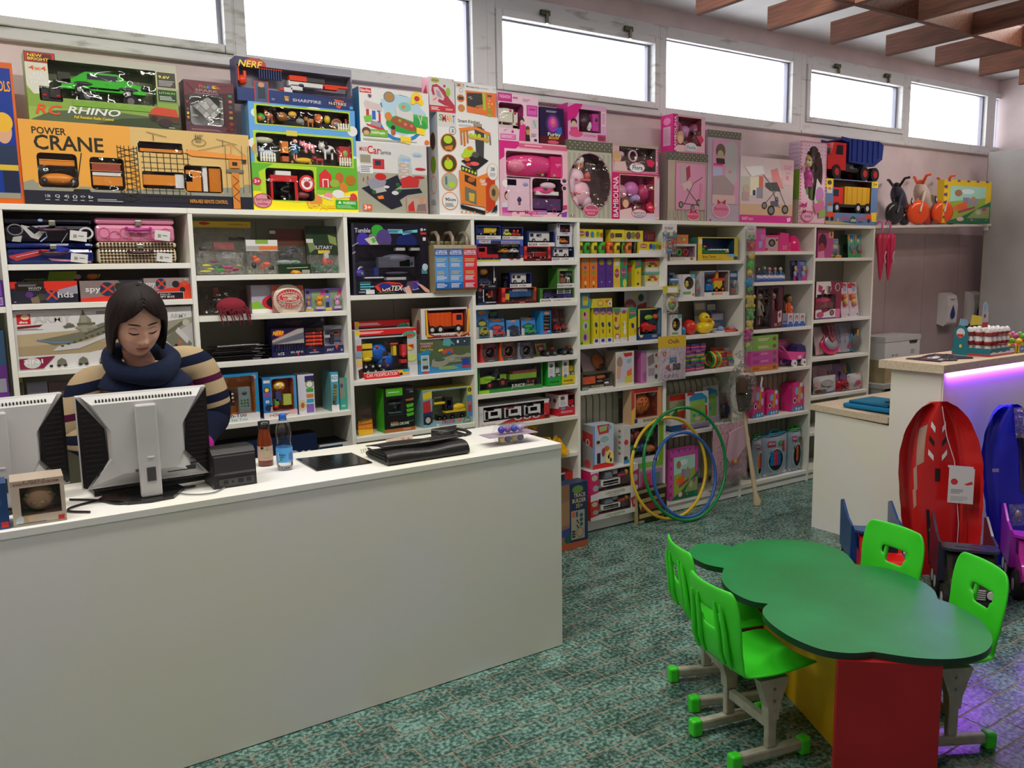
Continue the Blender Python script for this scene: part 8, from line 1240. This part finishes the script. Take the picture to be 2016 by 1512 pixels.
 # ================================================================ on the sales counter
CZ=CT+.0006
def monitor(name_lab,loc,rz):
 o=thing('monitor',name_lab,'monitor',loc,rz,'silver backed monitors on the counter');W,H,z0=.438,.335,.052
 z1=z0+H
 q=MB();q.box(-W/2,W/2,.012,.04,z0,z1,'silver');q.build('bezel',o,None,None,[('bevel',.004)])
 q=MB();q.box(-W/2+.016,W/2-.016,.0402,.042,z0+.02,z1-.016,'111/p');q.build('screen',o)
 # raised silver back, octagonal
 P=[(-W*.46,z1-.004),(W*.46,z1-.004),(W*.3,z1-.12),(W*.3,z0+.1),(W*.44,z0+.01),(-W*.44,z0+.01),(-W*.3,z0+.1),(-W*.3,z1-.12)]
 Q=[(-W*.4,z1-.03),(W*.4,z1-.03),(W*.27,z1-.13),(W*.27,z0+.11),(W*.2,z0+.05),(-W*.2,z0+.05),(-W*.27,z0+.11),(-W*.27,z1-.13)]
 q=MB();q.grid([[(a,.012,b)for a,b in P],[(a,-.028,b)for a,b in Q]],'silver',closed_u=True,sm=False,flip=True);q.face([(a,-.028,b)for a,b in Q][::-1],'silver');bk_=q.build('back_cover',o)
 for sg in(-1,1):
  Pp=[(sg*W*.495,z1-.005),(sg*W*.31,z1-.12),(sg*W*.3,z0+.1),(sg*W*.47,z0+.006),(sg*W*.495,z0+.012)]
  if sg>0:Pp.reverse()
  q=MB();q.prism(Pp,.0,.0118,'111/p');sv_=q.build('side_vent_panel',o)
  for k_ in range(14):q=MB();zc=z0+.05+.018*k_;x0_=W*.33+(0 if zc<z1-.12 else(zc-z1+.12)*.7);q.box(min(sg*x0_,sg*W*.47),max(sg*x0_,sg*W*.47),-.003,0,zc,zc+.004,'222/p');q.build('vent_fin',sv_)
 for k_ in range(30):
  x_=-W*.36+W*.72*k_/29;q=MB();q.box(x_-.0022,x_+.0022,-.0205,-.012,z1-.038,z1-.014,'332');q.build('vent_slot',bk_)
 q=MB();q.box(-.04,.03,-.062,-.03,.012,z1-.04,'silver');q.build('stand_pillar',o,None,None,[('bevel',.006)])
 q=MB();q.box(-.018,.012,-.0635,-.0622,.07,.12,'444');q.build('cable_slot',o);q=MB();q.box(-.012,.01,-.064,-.0622,.155,.16,'eee');q.build('brand_mark',o)
 q=MB();q.prism([(-.17,.03),(-.09,-.08),(-.02,-.1),(.06,-.09),(.12,.02),(.1,.13),(-.12,.13)],0,.011,'222/p','z');q.build('stand_base',o,None,None,[('bevel',.003)])
 q=MB();q.box(-.05,-.035,-.03,-.0282,z0+.05,z0+.06,'555');q.build('rating_label',o);q=MB();q.box(.06,.16,-.012,-.004,z0+.03,z0+.045,'333');q.build('port_strip',o)
 return o
monitor('silver monitor seen from behind, in front of the saleswoman',(-.446,-1.09,CZ),0)
monitor('silver monitor seen from behind, beside the quiz globe box',(-.905,-.965,CZ),.12)
# quiz globe box
o=thing('quiz_globe_box','beige boxed quiz game with a small antique globe inside','game box',(-.885,-1.235,CZ),-.03);w_,h_,d2=.152,.15,.12
make_carton(o,w_,h_,d2,'cba','r 0 0 100 12 ba9;t 24 5 40 4 1601 877;t 6 10 84 5 KVIZOVA_HRA_S_GLOBUSEM 843;p cdd 4 84 14 76 20 80 18 94 6 94;p ba8 18 78 28 76 34 86 22 94;p db9 26 80 38 78 42 88 30 92;r 0 95 100 100 998;x 8 93 70 96 1 766;r 84 86 96 96 c33','','W 16 16 92 78 765',top='ba9')
q=MB();q.sph((0,0,0),.046,'b97',20,14);q.build('globe',o,(w_*.52,.052,h_*.55));q=MB();q.tube([(.052*math.cos(t),0,.052*math.sin(t))for t in[-1.4+.28*k for k in range(11)]],.003,'764/p',6);q.build('globe_meridian',o,(w_*.52,.052,h_*.55))
for k_ in range(6):
 q=MB();rnd=random.Random(k_);q.sph((.041*math.sin(k_*1.1-2),-.041*abs(math.cos(k_*1.1-2)),.016*math.sin(k_*2.1)),(.011,.008,.008),'986',8,6);q.build('land_patch',o,(w_*.52,.052,h_*.55))
o=thing('blue_game_box','dark blue game box beside the quiz globe box','game box',(-1.06,-1.235,CZ));make_carton(o,.165,.15,.1,'247','r 86 84 98 96 c33;e 60 40 30 30 358;x 10 86 70 94 2 bbc')
# receipt printer
o=thing('receipt_printer','black receipt printer with ports at its back','printer',(-.236,-1.145,CZ),.0)
q=MB();q.prism([(0,.0),(.15,0),(.15,.12),(.13,.142),(.03,.148),(.004,.13)],0,.16,'222','x');q.build('printer_body',o,None,None,[('bevel',.005)])
q=MB();q.box(.02,.15,-.0015,.0,.008,.036,'444');q.build('port_panel',o)
for x_,s_ in((.045,.008),(.07,.004),(.1,.01),(.13,.009)):q=MB();q.box(x_-s_,x_+s_,-.003,-.0015,.022-s_*.8,.022+s_*.8,'111');q.build('port',o)
q=MB();q.prism([(-.006,.06),(0,.05),(0,.125),(-.004,.12)],.004,.156,'333/p','x');q.build('rear_lid',o)
# bottles
o=thing('juice_bottle','glass bottle of brown juice with black cap','bottle',(.046,-.86,CZ));R=.031
q=MB();q.lathe([(.0001,0),(R,.002),(R,.03),(R*.96,.06),(R*.98,.1),(R*.8,.128),(R*.68,.145),(R*.7,.17),(.0001,.172)],(0,0,0),'731/s',24);q.build('bottle',o)
q=MB();q.lathe([(R*1.01,.025),(R*1.0,.085)],(0,0,0),'ca9',24);art(q,.06,.06,'r 6 4 50 40 8a4;e 50 50 36 30 ab8;r 4 4 24 20 222;l a53 3 0 76 100 80',P=lambda a,b,e:((R+.0008+e)*math.sin((a-.03)/R),-(R+.0008+e)*math.cos((a-.03)/R),.026+b));q.build('label',o)
q=MB();q.lathe([(R*.76,.16),(R*.78,.187),(.0001,.188)],(0,0,0),'222/p',20);q.build('cap',o)
o=thing('water_bottle','clear plastic water bottle with blue cap and label','bottle',(.087,-.985,CZ));R=.033
q=MB();q.lathe([(.0001,.0),(R*.9,.001),(R,.02),(R*.96,.04),(R,.09),(R*.82,.115),(R*.95,.145),(R*.98,.165),(R*.7,.195),(R*.42,.21),(R*.42,.216)],(0,0,0),'blister',28);q.build('bottle',o)
q=MB();q.lathe([(.0001,.003),(R*.88,.004),(R*.96,.02),(R*.93,.04),(R*.95,.05),(.0001,.05)],(0,0,0),'water',24);q.build('water',o)
q=MB();q.lathe([(R*1.01,.035),(R*1.01,.095)],(0,0,0),'5ae',28);art(q,.07,.06,'p ddd 0 30 60 20 100 30 100 80 60 92 0 84;t 4 52 40 14 Rajec 246;t 4 66 36 9 prameny 268;e 14 78 8 8 4a3;r 60 30 96 90 9ad;x 62 34 94 86 5 57a',P=lambda a,b,e:((R*1.02+.0006+e)*math.sin((a-.035)/R),-(R*1.02+.0006+e)*math.cos((a-.035)/R),.035+b));q.build('label',o)
q=MB();q.lathe([(R*.46,.21),(R*.46,.228),(R*.4,.232),(.0001,.232)],(0,0,0),'26b/p',18);q.lathe([(R*.5,.205),(R*.5,.209)],(0,0,0),'26b/p',18);q.build('cap',o)
# glass payment mat
mp=[on_z(u,v,CZ)for u,v in((583,905),(623,928),(733,912),(692,893))]
c_=sum(mp,Vector())/4;o=thing('payment_mat','black glass payment mat on the counter','mat',(c_.x,c_.y,CZ));q=MB();q.prism([(p.x-c_.x,p.y-c_.y)for p in mp],0,.005,'111/s','z');q.build('glass_plate',o)
q=MB()
for i in range(1,12):
 for j in range(1,9):
  p=mp[0].lerp(mp[3],i/12).lerp(mp[1].lerp(mp[2],i/12),j/9)-c_;q.box(p.x-.0035,p.x+.0035,p.y-.0012,p.y+.0012,.005,.0054,'444')
q.build('dot_pattern',o)['kind']='stuff'
# briefcase lying flat
o=thing('briefcase','black leather document case lying on the counter','briefcase',(.45,-1.2,CZ),.0)
q=MB();w_,d2=.39,.235
rows=[]
for k in range(13):
 t=k/12;x=w_*t;e=.004*math.sin(9*t)
 rows.append([(x,.0,.004),(x,-.004,.02),(x,.01,.05+e),(x,.06,.058+e),(x,.14,.05),(x,.2,.035),(x,.235,.02),(x,.235,.003),(x,.1,.0),(x,.01,.0)])
q.grid(rows,'leather',closed_u=True,flip=True);q.face(rows[0],'leather');q.face(rows[-1][::-1],'leather');q.build('case_body',o,None,None,[('sub',1)])
q=MB();rows=[[(x,.225,.045-.006*abs(math.sin(x*9))),(x,.17,.056+.004*math.sin(x*14)),(x,.1,.066),(x,.06-.02*math.sin(PI*x/w_),.0665)]for x in[w_*k/14 for k in range(15)]];q.grid(rows,'leather',flip=True);fl=q.build('flap',o);so=fl.modifiers.new('solid','SOLIDIFY');so.thickness=.005
q=MB();q.box(.18,.225,.05,.07,.066,.072,'a96/x');q.build('clasp',o,None,None,[('bevel',.002)])
for k_ in range(3):q=MB();q.box(-.004,.0,.02,.2,.012+.013*k_,.02+.013*k_,'222');q.build('gusset_fold',o)
# money
o=thing('banknote_bundle','folded bundle of beige banknotes behind the briefcase','banknotes',(.66,-.905,CZ),.25)
for k_ in range(5):
 q=MB();a_=.12*k_;q.prism([(-.002-.012*k_,0),(.066-.012*k_,0),(.07-.012*k_,.05),(.0-.012*k_,.052)],.0+.012*k_,.0008+.012*k_,'dcb');
 if k_==0:art(q,.066,.05,'e 66 44 16 26 b87;r 6 10 30 30 d98;e 30 64 14 16 c97;x 6 76 60 92 2 b88',y=-.0005)
 q.build('banknote',o,None,(-.25,0,0))
o=thing('folded_note','small folded paper note beside the briefcase','paper',(.46,-.9,CZ),.2);q=MB()
for k_ in range(4):q.face([(.012*k_,0,0),(.012*(k_+1),.02,.0),(.012*(k_+1)-.004,.02,.016),(.012*k_+.003,0,.016)],'cba')
q.build('paper',o)
o=thing('black_pouch','black soft pouch with a white edge behind the briefcase','pouch',(.86,-.86,CZ),.12);q=MB();pillow(q,.15,.045,.09,'leather',3,10,.2,.5);q.build('pouch_body',o,(0,.045,.005));q=MB();q.box(.0,.07,-.004,.004,.004,.012,'ddd');q.build('white_edge',o,(0,.002,0))
q=MB();q.tube([(.15,.04,.03),(.19,.03,.02),(.2,.0,.008),(.16,-.01,.006),(.1,-.004,.03)],.008,'leather',8);q.build('wrist_strap',o)
# balls in a clear blister lying on the counter
o=thing('bouncy_ball_pack','clear blister of violet and yellow balls on the counter end','toy pack',(1.03,-1.16,CZ),-.05)
q=MB();q.box(-.06,.2,0,.1,.043,.0455,'a9a');q.build('backing_card',o);
for k_ in range(4):
 for lv,c_ in((0,['cb6/s','446/s','a95/s','447/s'][k_]),(1,['44b/s','86a/s','45b/s','a9c/s'][k_])):
  q=MB();q.sph((.028+.034*k_,.045,.022 if lv==0 else .067),.0165,c_,14,10);q.build('ball',o)
for z0_,z1_ in((.0,.043),(.046,.09)):
 q=MB();up=z0_>.01;R0=[(.0,0.01),(.16,.01),(.16,.09),(0,.09)];R1=[(.012,.02),(.148,.02),(.148,.08),(.012,.08)];a_,b_=(z0_,z1_)if up else(z1_,z0_)
 q.grid([[(p[0],p[1],a_)for p in R0],[(p[0],p[1],b_)for p in R1]],'blister',closed_u=True,sm=False);q.face([(p[0],p[1],b_)for p in R1],'blister');q.build('blister_dome',o)
 # pen and cables
o=thing('pen','black and orange ballpoint pen by the monitor stand','pen',(-.4,-1.05,CZ),-.1);q=MB();q.tube([(.03,0,.006),(.11,0,.006),(.12,0,.006)],[.005,.005,.001],'111/p',8);q.build('barrel',o);q=MB();q.tube([(0,0,.006),(.0305,0,.006)],.005,'d52/p',8);q.build('grip',o)
for i_,(pts,c_,l_)in enumerate(((((-.2,-1.15),(-.26,-1.2),(-.34,-1.16),(-.42,-1.0),(-.5,-.9)),'777','thin grey cable from the printer across the counter'),(((-.3,-1.06),(-.5,-1.02),(-.68,-1.08),(-.72,-1.14),(-.66,-1.2)),'111','thick black cable behind the monitor stand'),(((-.46,-1.16),(-.56,-1.15),(-.62,-1.05),(-.7,-.98)),'222','black cable running from the monitor base'))):
 o=thing('cable',l_,'cable',(pts[0][0],pts[0][1],CZ));q=MB();P3=[(x-pts[0][0],y-pts[0][1])for x,y in pts];q.tube([(x,y,.0045)for x,y in catmull(P3,6)+[P3[-1]]],.004 if c_!='777' else .0025,c_+'/p',8);q.build('cord',o)
o=thing('till_keyboard','black keyboard lying behind the monitor','keyboard',(-.62,-.98,CZ),.03);q=MB();q.box(0,.42,0,.14,0,.022,'111');q.build('keyboard_case',o,None,None,[('bevel',.004)])
q=MB()
for r_ in range(5):
 for k_ in range(18):q.box(.012+.0222*k_,.031+.0222*k_,.01+.025*r_,.031+.025*r_,.0222,.028,'222')
q.build('keys',o)['kind']='stuff'
# ================================================================ the saleswoman
pr=thing('person','woman with dark bobbed hair in a striped knit sweater looking down at the till','person',(-.36,-.42,0))
PO=Vector((-.36,-.42,0))
HC=Vector((-.408,-.83,1.612));p_,yw=.46,.1
HF=Vector((math.sin(yw)*math.cos(p_),-math.cos(yw)*math.cos(p_),-math.sin(p_)));HR=Vector((math.cos(yw),math.sin(yw),0.03)).normalized();HU=HR.cross(HF)*-1
if HU.z<0:HU=-HU
HS=1.06
def hw_(x,y,z):return HC+(HR*x+HF*y+HU*z)*HS-PO
def gs(a,s):return math.exp(-(a/s)**2)
def face_d(x,z):
 d=.0165*gs(x,.0115+.004*(z<-.02))*gs(z+.034,.017)+.0085*gs(x,.009)*gs(z+.006,.022)+.004*(gs(x-.012,.007)+gs(x+.012,.007))*gs(z+.037,.008)
 for s in(-1,1):
  d+=-.0115*gs(x-s*.032,.017)*gs(z-.012,.013)+.0048*gs(x-s*.032,.014)*gs(z-.009,.0085)
  d+=.0045*gs(x-s*.03,.022)*gs(z-.033,.009)+.007*gs(x-s*.042,.02)*gs(z+.028,.022)
 d+=.0065*gs(x,.021)*gs(z+.063,.009)-.0035*gs(x,.02)*gs(z+.063,.0022)+.004*gs(x,.016)*gs(z+.071,.005)-.003*gs(x,.02)*gs(z+.08,.006)+.008*gs(x,.02)*gs(z+.1,.014)
 return d
def head_pt(th,t):
 z=.122*math.cos(t);st=math.sin(t);q=st if z>0 else st**(.62 if abs(th)<1.7 else .8)
 tap=1-.30*max(0,-z/.122)**1.5
 x=.079*q*math.sin(th)*tap;c=math.cos(th);y=(.093 if c>0 else .1)*q*c
 if c>0:y=.093*q*(c**.8)*(1-.06*max(0,-z/.122))
 if c>.1:y+=face_d(x,z)*min(1,(c-.1)/.35)
 return x,y,z
def front_y(x,z):
 best=None
 t=math.acos(max(-1,min(1,z/.122)));lo,hi=-1.4,1.4
 for _ in range(30):
  m_=(lo+hi)/2
  if head_pt(m_,t)[0]<x:lo=m_
  else:hi=m_
 return head_pt(lo,t)[1]
NT=96
rings=[];kinds=[]
for i in range(1,84):
 t=.03+(PI*.885-.03)*i/83
 rings.append([hw_(*head_pt(2*PI*j/NT-PI,t))for j in range(NT)])
def ring(c,rx,ry,ax=None):
 return[Vector(c)-PO+Vector((rx*math.sin(2*PI*j/NT-PI),-ry*math.cos(2*PI*j/NT-PI),0))for j in range(NT)]
rings.append([hw_(.045*math.sin(2*PI*j/NT-PI),-.012+.04*math.cos(2*PI*j/NT-PI),-.118)for j in range(NT)])
rings+=[ring((-.395,-.745,1.46),.055,.058),ring((-.385,-.69,1.43),.06,.062),ring((-.375,-.64,1.41),.1,.075),ring((-.365,-.61,1.385),.17,.095),ring((-.36,-.58,1.33),.19,.105),ring((-.355,-.54,1.2),.175,.115),ring((-.355,-.49,1.08),.16,.11),ring((-.36,-.45,.98),.18,.12),ring((-.36,-.43,.88),.185,.12),ring((-.36,-.42,.82),.16,.11)]
q=MB();q.grid(rings,'skin',closed_u=True);q.face(rings[0],'skin')
# lips tint by face position
def to_local(v):
 d=Vector(v)+PO-HC;return d.dot(HR)/HS,d.dot(HF)/HS,d.dot(HU)/HS
for n_,f in enumerate(q.f):
 c=sum((Vector(q.v[i])for i in f),Vector())/len(f);x,y,z=to_local(c)
 if y>.05 and abs(x)<.0245 and abs(z+.064)<.0105*(1-(x/.026)**2)+.0008:q.k[n_]='lip'
SHL,SHR=on_y(186,764,-.6),on_y(378,722,-.6)
ARM={-1:[SHL,on_y(160,850,-.64),Vector((-.55,-.83,1.085))],1:[SHR,on_y(418,815,-.62),Vector((-.2,-.78,1.085))]}
for sg,(a,b,c)in ARM.items():
 q.tube([Vector(a)-PO,(Vector(a)+Vector(b))/2-PO,Vector(b)-PO,(Vector(b)+Vector(c))/2-PO,Vector(c)-PO],[.05,.045,.04,.036,.026],'skin',12)
 hd=(Vector(c)-Vector(b)).normalized();hd=Vector((hd.x*.5,hd.y,hd.z*.2)).normalized();sd=Vector((-hd.y,hd.x,0)).normalized();h0=Vector(c)-PO
 q.tube([h0,h0+hd*.03,h0+hd*.07,h0+hd*.09],[.026,.034,.036,.026],'skin',10)
 for k,(o_,L_)in enumerate(((-.028,.055),(-.01,.068),(.009,.064),(.027,.05))):
  f0=h0+hd*.075+sd*o_;q.tube([f0,f0+hd*L_*.45+Vector((0,0,.006)),f0+hd*L_*.8+Vector((0,0,-.002)),f0+hd*L_+Vector((0,0,-.014))],[.0095,.009,.008,.006],'skin',8)
 t0=h0+hd*.03-sd*sg*-.026;q.tube([t0,t0+hd*.025+sd*sg*.018,t0+hd*.05+sd*sg*.022+Vector((0,0,-.008))],[.011,.0095,.007],'skin',8)
for sg in(-1,1):
 q.tube([Vector((sg*.09,0,.86)),Vector((sg*.095,-.01,.5)),Vector((sg*.1,.02,.1)),Vector((sg*.1,.01,.03))],[.1,.07,.045,.04],'skin',14);q.tube([Vector((sg*.1,.05,.035)),Vector((sg*.1,-.1,.03)),Vector((sg*.1,-.15,.025))],[.035,.035,.022],'skin',10)
q.build('body',pr)
# facial details laid on the skin surface
def surf(x,z,e=.0008):return hw_(x,front_y(x,z)+e,z)
def stroke(pts,r0,m,name):
 q=MB();n=len(pts);q.tube([surf(*p)for p in pts],[r0*(.35+.65*math.sin(PI*(i+.5)/n))for i in range(n)],m,6);q.build(name,pr)
for sg in(-1,1):
 stroke([(sg*(.012+.0042*k),.0315+.0055*math.sin(.5+2.2*k/9))for k in range(10)],.0033,'321/c','eyebrow')
 stroke([(sg*(.016+.0036*k),.0025-.0042*math.sin(PI*k/9))for k in range(10)],.0027,'211/c','eyelashes')
 stroke([(sg*(.018+.0032*k),.016+.003*math.sin(PI*k/9))for k in range(10)],.0009,'754/c','eyelid_crease')
 q=MB();c_=surf(sg*.012,-.043,-.001);q.sph(c_,(.0035,.0025,.002),'532/c',8,6);q.build('nostril',pr)
 e_=hw_(sg*.079,-.005,-.005);q=MB();q.sph(e_,(.008,.016,.026),'skin',10,8);q.build('ear',pr)
stroke([(-.02+.004*k,-.0632-.0012*math.sin(PI*k/10))for k in range(11)],.0011,'733/c','mouth_line')
# hair: centre-parted bob
q=MB();NA=120;rows=[]
cols=[]
for j in range(NA):
 th=2*PI*j/NA-PI;a=abs(th)
 if a<.95:zend=.1-.07*(a/.95)**.9
 elif a<1.25:zend=.03-.135*(a-.95)/.3
 else:zend=-.105-.012*math.sin((a-1.25)*1.5)
 colm=[]
 for i in range(27):
  s=(i/26)**1.5;z=.1368-(.1368-zend)*s
  rr=math.sqrt(max(0,1-(max(z,-.005)/.137)**2))if z>-.005 else 1-.08*((-.005-z)/.1)**2
  wob=1+.01*math.sin(th*23)+.012*math.sin(th*9+s*3)
  x=.092*rr*math.sin(th)*wob;y=(.1 if math.cos(th)>0 else .112)*rr*math.cos(th)*wob
  part=-.007*gs(th,.09)*(s<.9)*min(1,s*4)
  if math.cos(th)>0:y+=part
  colm.append(hw_(x,y,z+(part*.6 if s<.5 else 0)))
 cols.append(colm)
for i in range(27):rows.append([cols[j][i]for j in range(NA)])
q.grid(rows,'hair',closed_u=True,flip=False);q.face(rows[0],'hair');hr=q.build('hair',pr);so=hr.modifiers.new('solid','SOLIDIFY');so.thickness=.012;so.offset=-1
def catmull3(P,n=6):
 R=[]
 for i in range(len(P)-1):
  p0,p1,p2,p3=P[max(i-1,0)],P[i],P[i+1],P[min(i+2,len(P)-1)]
  for k in range(n):
   t=k/n;R.append(.5*(2*p1+(p2-p0)*t+(2*p0-5*p1+4*p2-p3)*t*t+(3*p1-p0-3*p2+p3)*t**3))
 return R+[P[-1]]
def interp(v,n):
 return[v[i]+(v[i+1]-v[i])*k/n for i in range(len(v)-1)for k in range(n)]+[v[-1]]
 # sweater
def m_sweater():
 mt,nt,b=nodes('striped_knit');L=nt.links.new;tc=nn(nt,'ShaderNodeTexCoord');sp=nn(nt,'ShaderNodeSeparateXYZ');L(tc.outputs['Object'],sp.inputs[0])
 mu=nn(nt,'ShaderNodeMath',operation='MULTIPLY_ADD');mu.inputs[1].default_value=-.2;L(sp.outputs['X'],mu.inputs[0]);L(sp.outputs['Z'],mu.inputs[2])
 z_top,z_bot=1.5,.8;mr=nn(nt,'ShaderNodeMapRange');mr.inputs[1].default_value=z_bot;mr.inputs[2].default_value=z_top;L(mu.outputs[0],mr.inputs[0])
 cr=nn(nt,'ShaderNodeValToRGB');cr.color_ramp.interpolation='CONSTANT';e=cr.color_ramp.elements
 NV,BG,PL=(.012,.016,.04,1),(.5,.38,.23,1),(.09,.012,.05,1)
 def zz(v):return(on_y(290,v,-.66).z-.2*(on_y(290,v,-.66).x+.36)-z_bot)/(z_top-z_bot)
 bands=[(1100,NV),(840,BG),(829,NV),(812,BG),(786,PL),(772,BG),(741,NV),(721,BG),(697,NV)]
 e[0].position=0;e[0].color=NV
 first=True
 for v,c in bands[1:]:
  pos=max(.001,min(.999,zz(v)))
  k=e[1]if first else e.new(pos)
  k.position=pos;k.color=c;first=False
 L(mr.outputs[0],cr.inputs[0]);L(cr.outputs[0],b.inputs['Base Color']);b.inputs['Roughness'].default_value=.95;b.inputs['Specular IOR Level'].default_value=.1
 wv=nn(nt,'ShaderNodeTexWave',i_Scale=140.0,i_Distortion=1.0);bp=nn(nt,'ShaderNodeBump',i_Strength=.4,i_Distance=.004);L(tc.outputs['Object'],wv.inputs[0]);L(wv.outputs['Fac'],bp.inputs['Height']);L(bp.outputs[0],b.inputs['Normal'])
 return mt
SPECIAL['sweater']=m_sweater
q=MB();N2=40
def r2(c,rx,ry,lift=0):return[Vector(c)-PO+Vector((rx*math.sin(2*PI*j/N2),-ry*math.cos(2*PI*j/N2),lift*abs(math.sin(2*PI*j/N2))-.02*max(0,math.cos(2*PI*j/N2))))for j in range(N2)]
q.grid([r2((-.375,-.67,1.415),.1,.09),r2((-.37,-.64,1.415),.15,.115,-.03),r2((-.36,-.625,1.38),.195,.13,-.04),r2((-.352,-.61,1.33),.225,.14,-.03),r2((-.35,-.6,1.28),.24,.15),r2((-.352,-.58,1.2),.235,.155),r2((-.355,-.55,1.1),.235,.16),r2((-.357,-.5,1.0),.235,.16),r2((-.36,-.46,.9),.23,.155),r2((-.36,-.44,.83),.22,.15)],'sweater',closed_u=True,flip=True)
q.build('sweater_torso',pr,None,None,[('sub',1)])
for sg,(a,b,c)in ARM.items():
 a,b,c=[Vector(v)-PO for v in(a,b,c)];q=MB();inn=a+Vector((-sg*.1,.01,.0));c2=b.lerp(c,.86)
 P_=[inn,a,a.lerp(b,.35)+Vector((sg*.02,0,0)),a.lerp(b,.7)+Vector((sg*.02,0,0)),b+Vector((sg*.004,.012,-.012)),b.lerp(c,.25)+Vector((0,0,-.01)),b.lerp(c,.55),c2]
 q.tube(catmull3(P_),interp([.085,.088,.082,.077,.073,.066,.056,.048],6),'sweater',22);q.build('sweater_sleeve',pr)
 q=MB();q.tube([b.lerp(c,.84),b.lerp(c,.9),b.lerp(c,.97)],[.051,.048,.042],'b19/c',18);q.build('cuff',pr)
 # cowl collar
q=MB();rows=[]
for i in range(36):
 t=2*PI*i/36;fr=max(0,math.cos(t));c=Vector((-.385+.112*math.sin(t),-.728-.108*math.cos(t),1.458-.056*fr+.04*max(0,-math.cos(t))))-PO
 out=Vector((math.sin(t),-math.cos(t),0));row=[]
 for k in range(14):
  u=2*PI*k/14;row.append(c+out*(.036+.004*math.sin(5*t))*math.cos(u)+Vector((0,0,1))*(.042+.008*math.sin(3*t))*math.sin(u))
 rows.append(row)
q.grid(rows,'sweat',closed_u=True,closed_v=True);q.build('cowl_collar',pr,None,None,[('sub',1)])
q=MB();q.grid([r2((-.375,-.69,1.43),.12,.11),r2((-.37,-.68,1.4),.165,.15,-.02),r2((-.366,-.67,1.365),.19,.165,-.02),r2((-.364,-.665,1.345),.17,.165,.02)],'sweat',closed_u=True,flip=True);q.build('collar_yoke',pr,None,None,[('sub',1)])
# trousers and shoes
for sg in(-1,1):
 q=MB();q.tube([Vector((sg*.075,-.01,.92)),Vector((sg*.09,0,.8)),Vector((sg*.095,-.01,.5)),Vector((sg*.1,.02,.1))],[.12,.115,.085,.065],'223/c',16);q.build('trouser_leg',pr)
 q=MB();q.tube([Vector((sg*.1,.07,.045)),Vector((sg*.1,-.08,.045)),Vector((sg*.1,-.17,.04))],[.045,.045,.035],'111/m',12);q.build('shoe',pr)
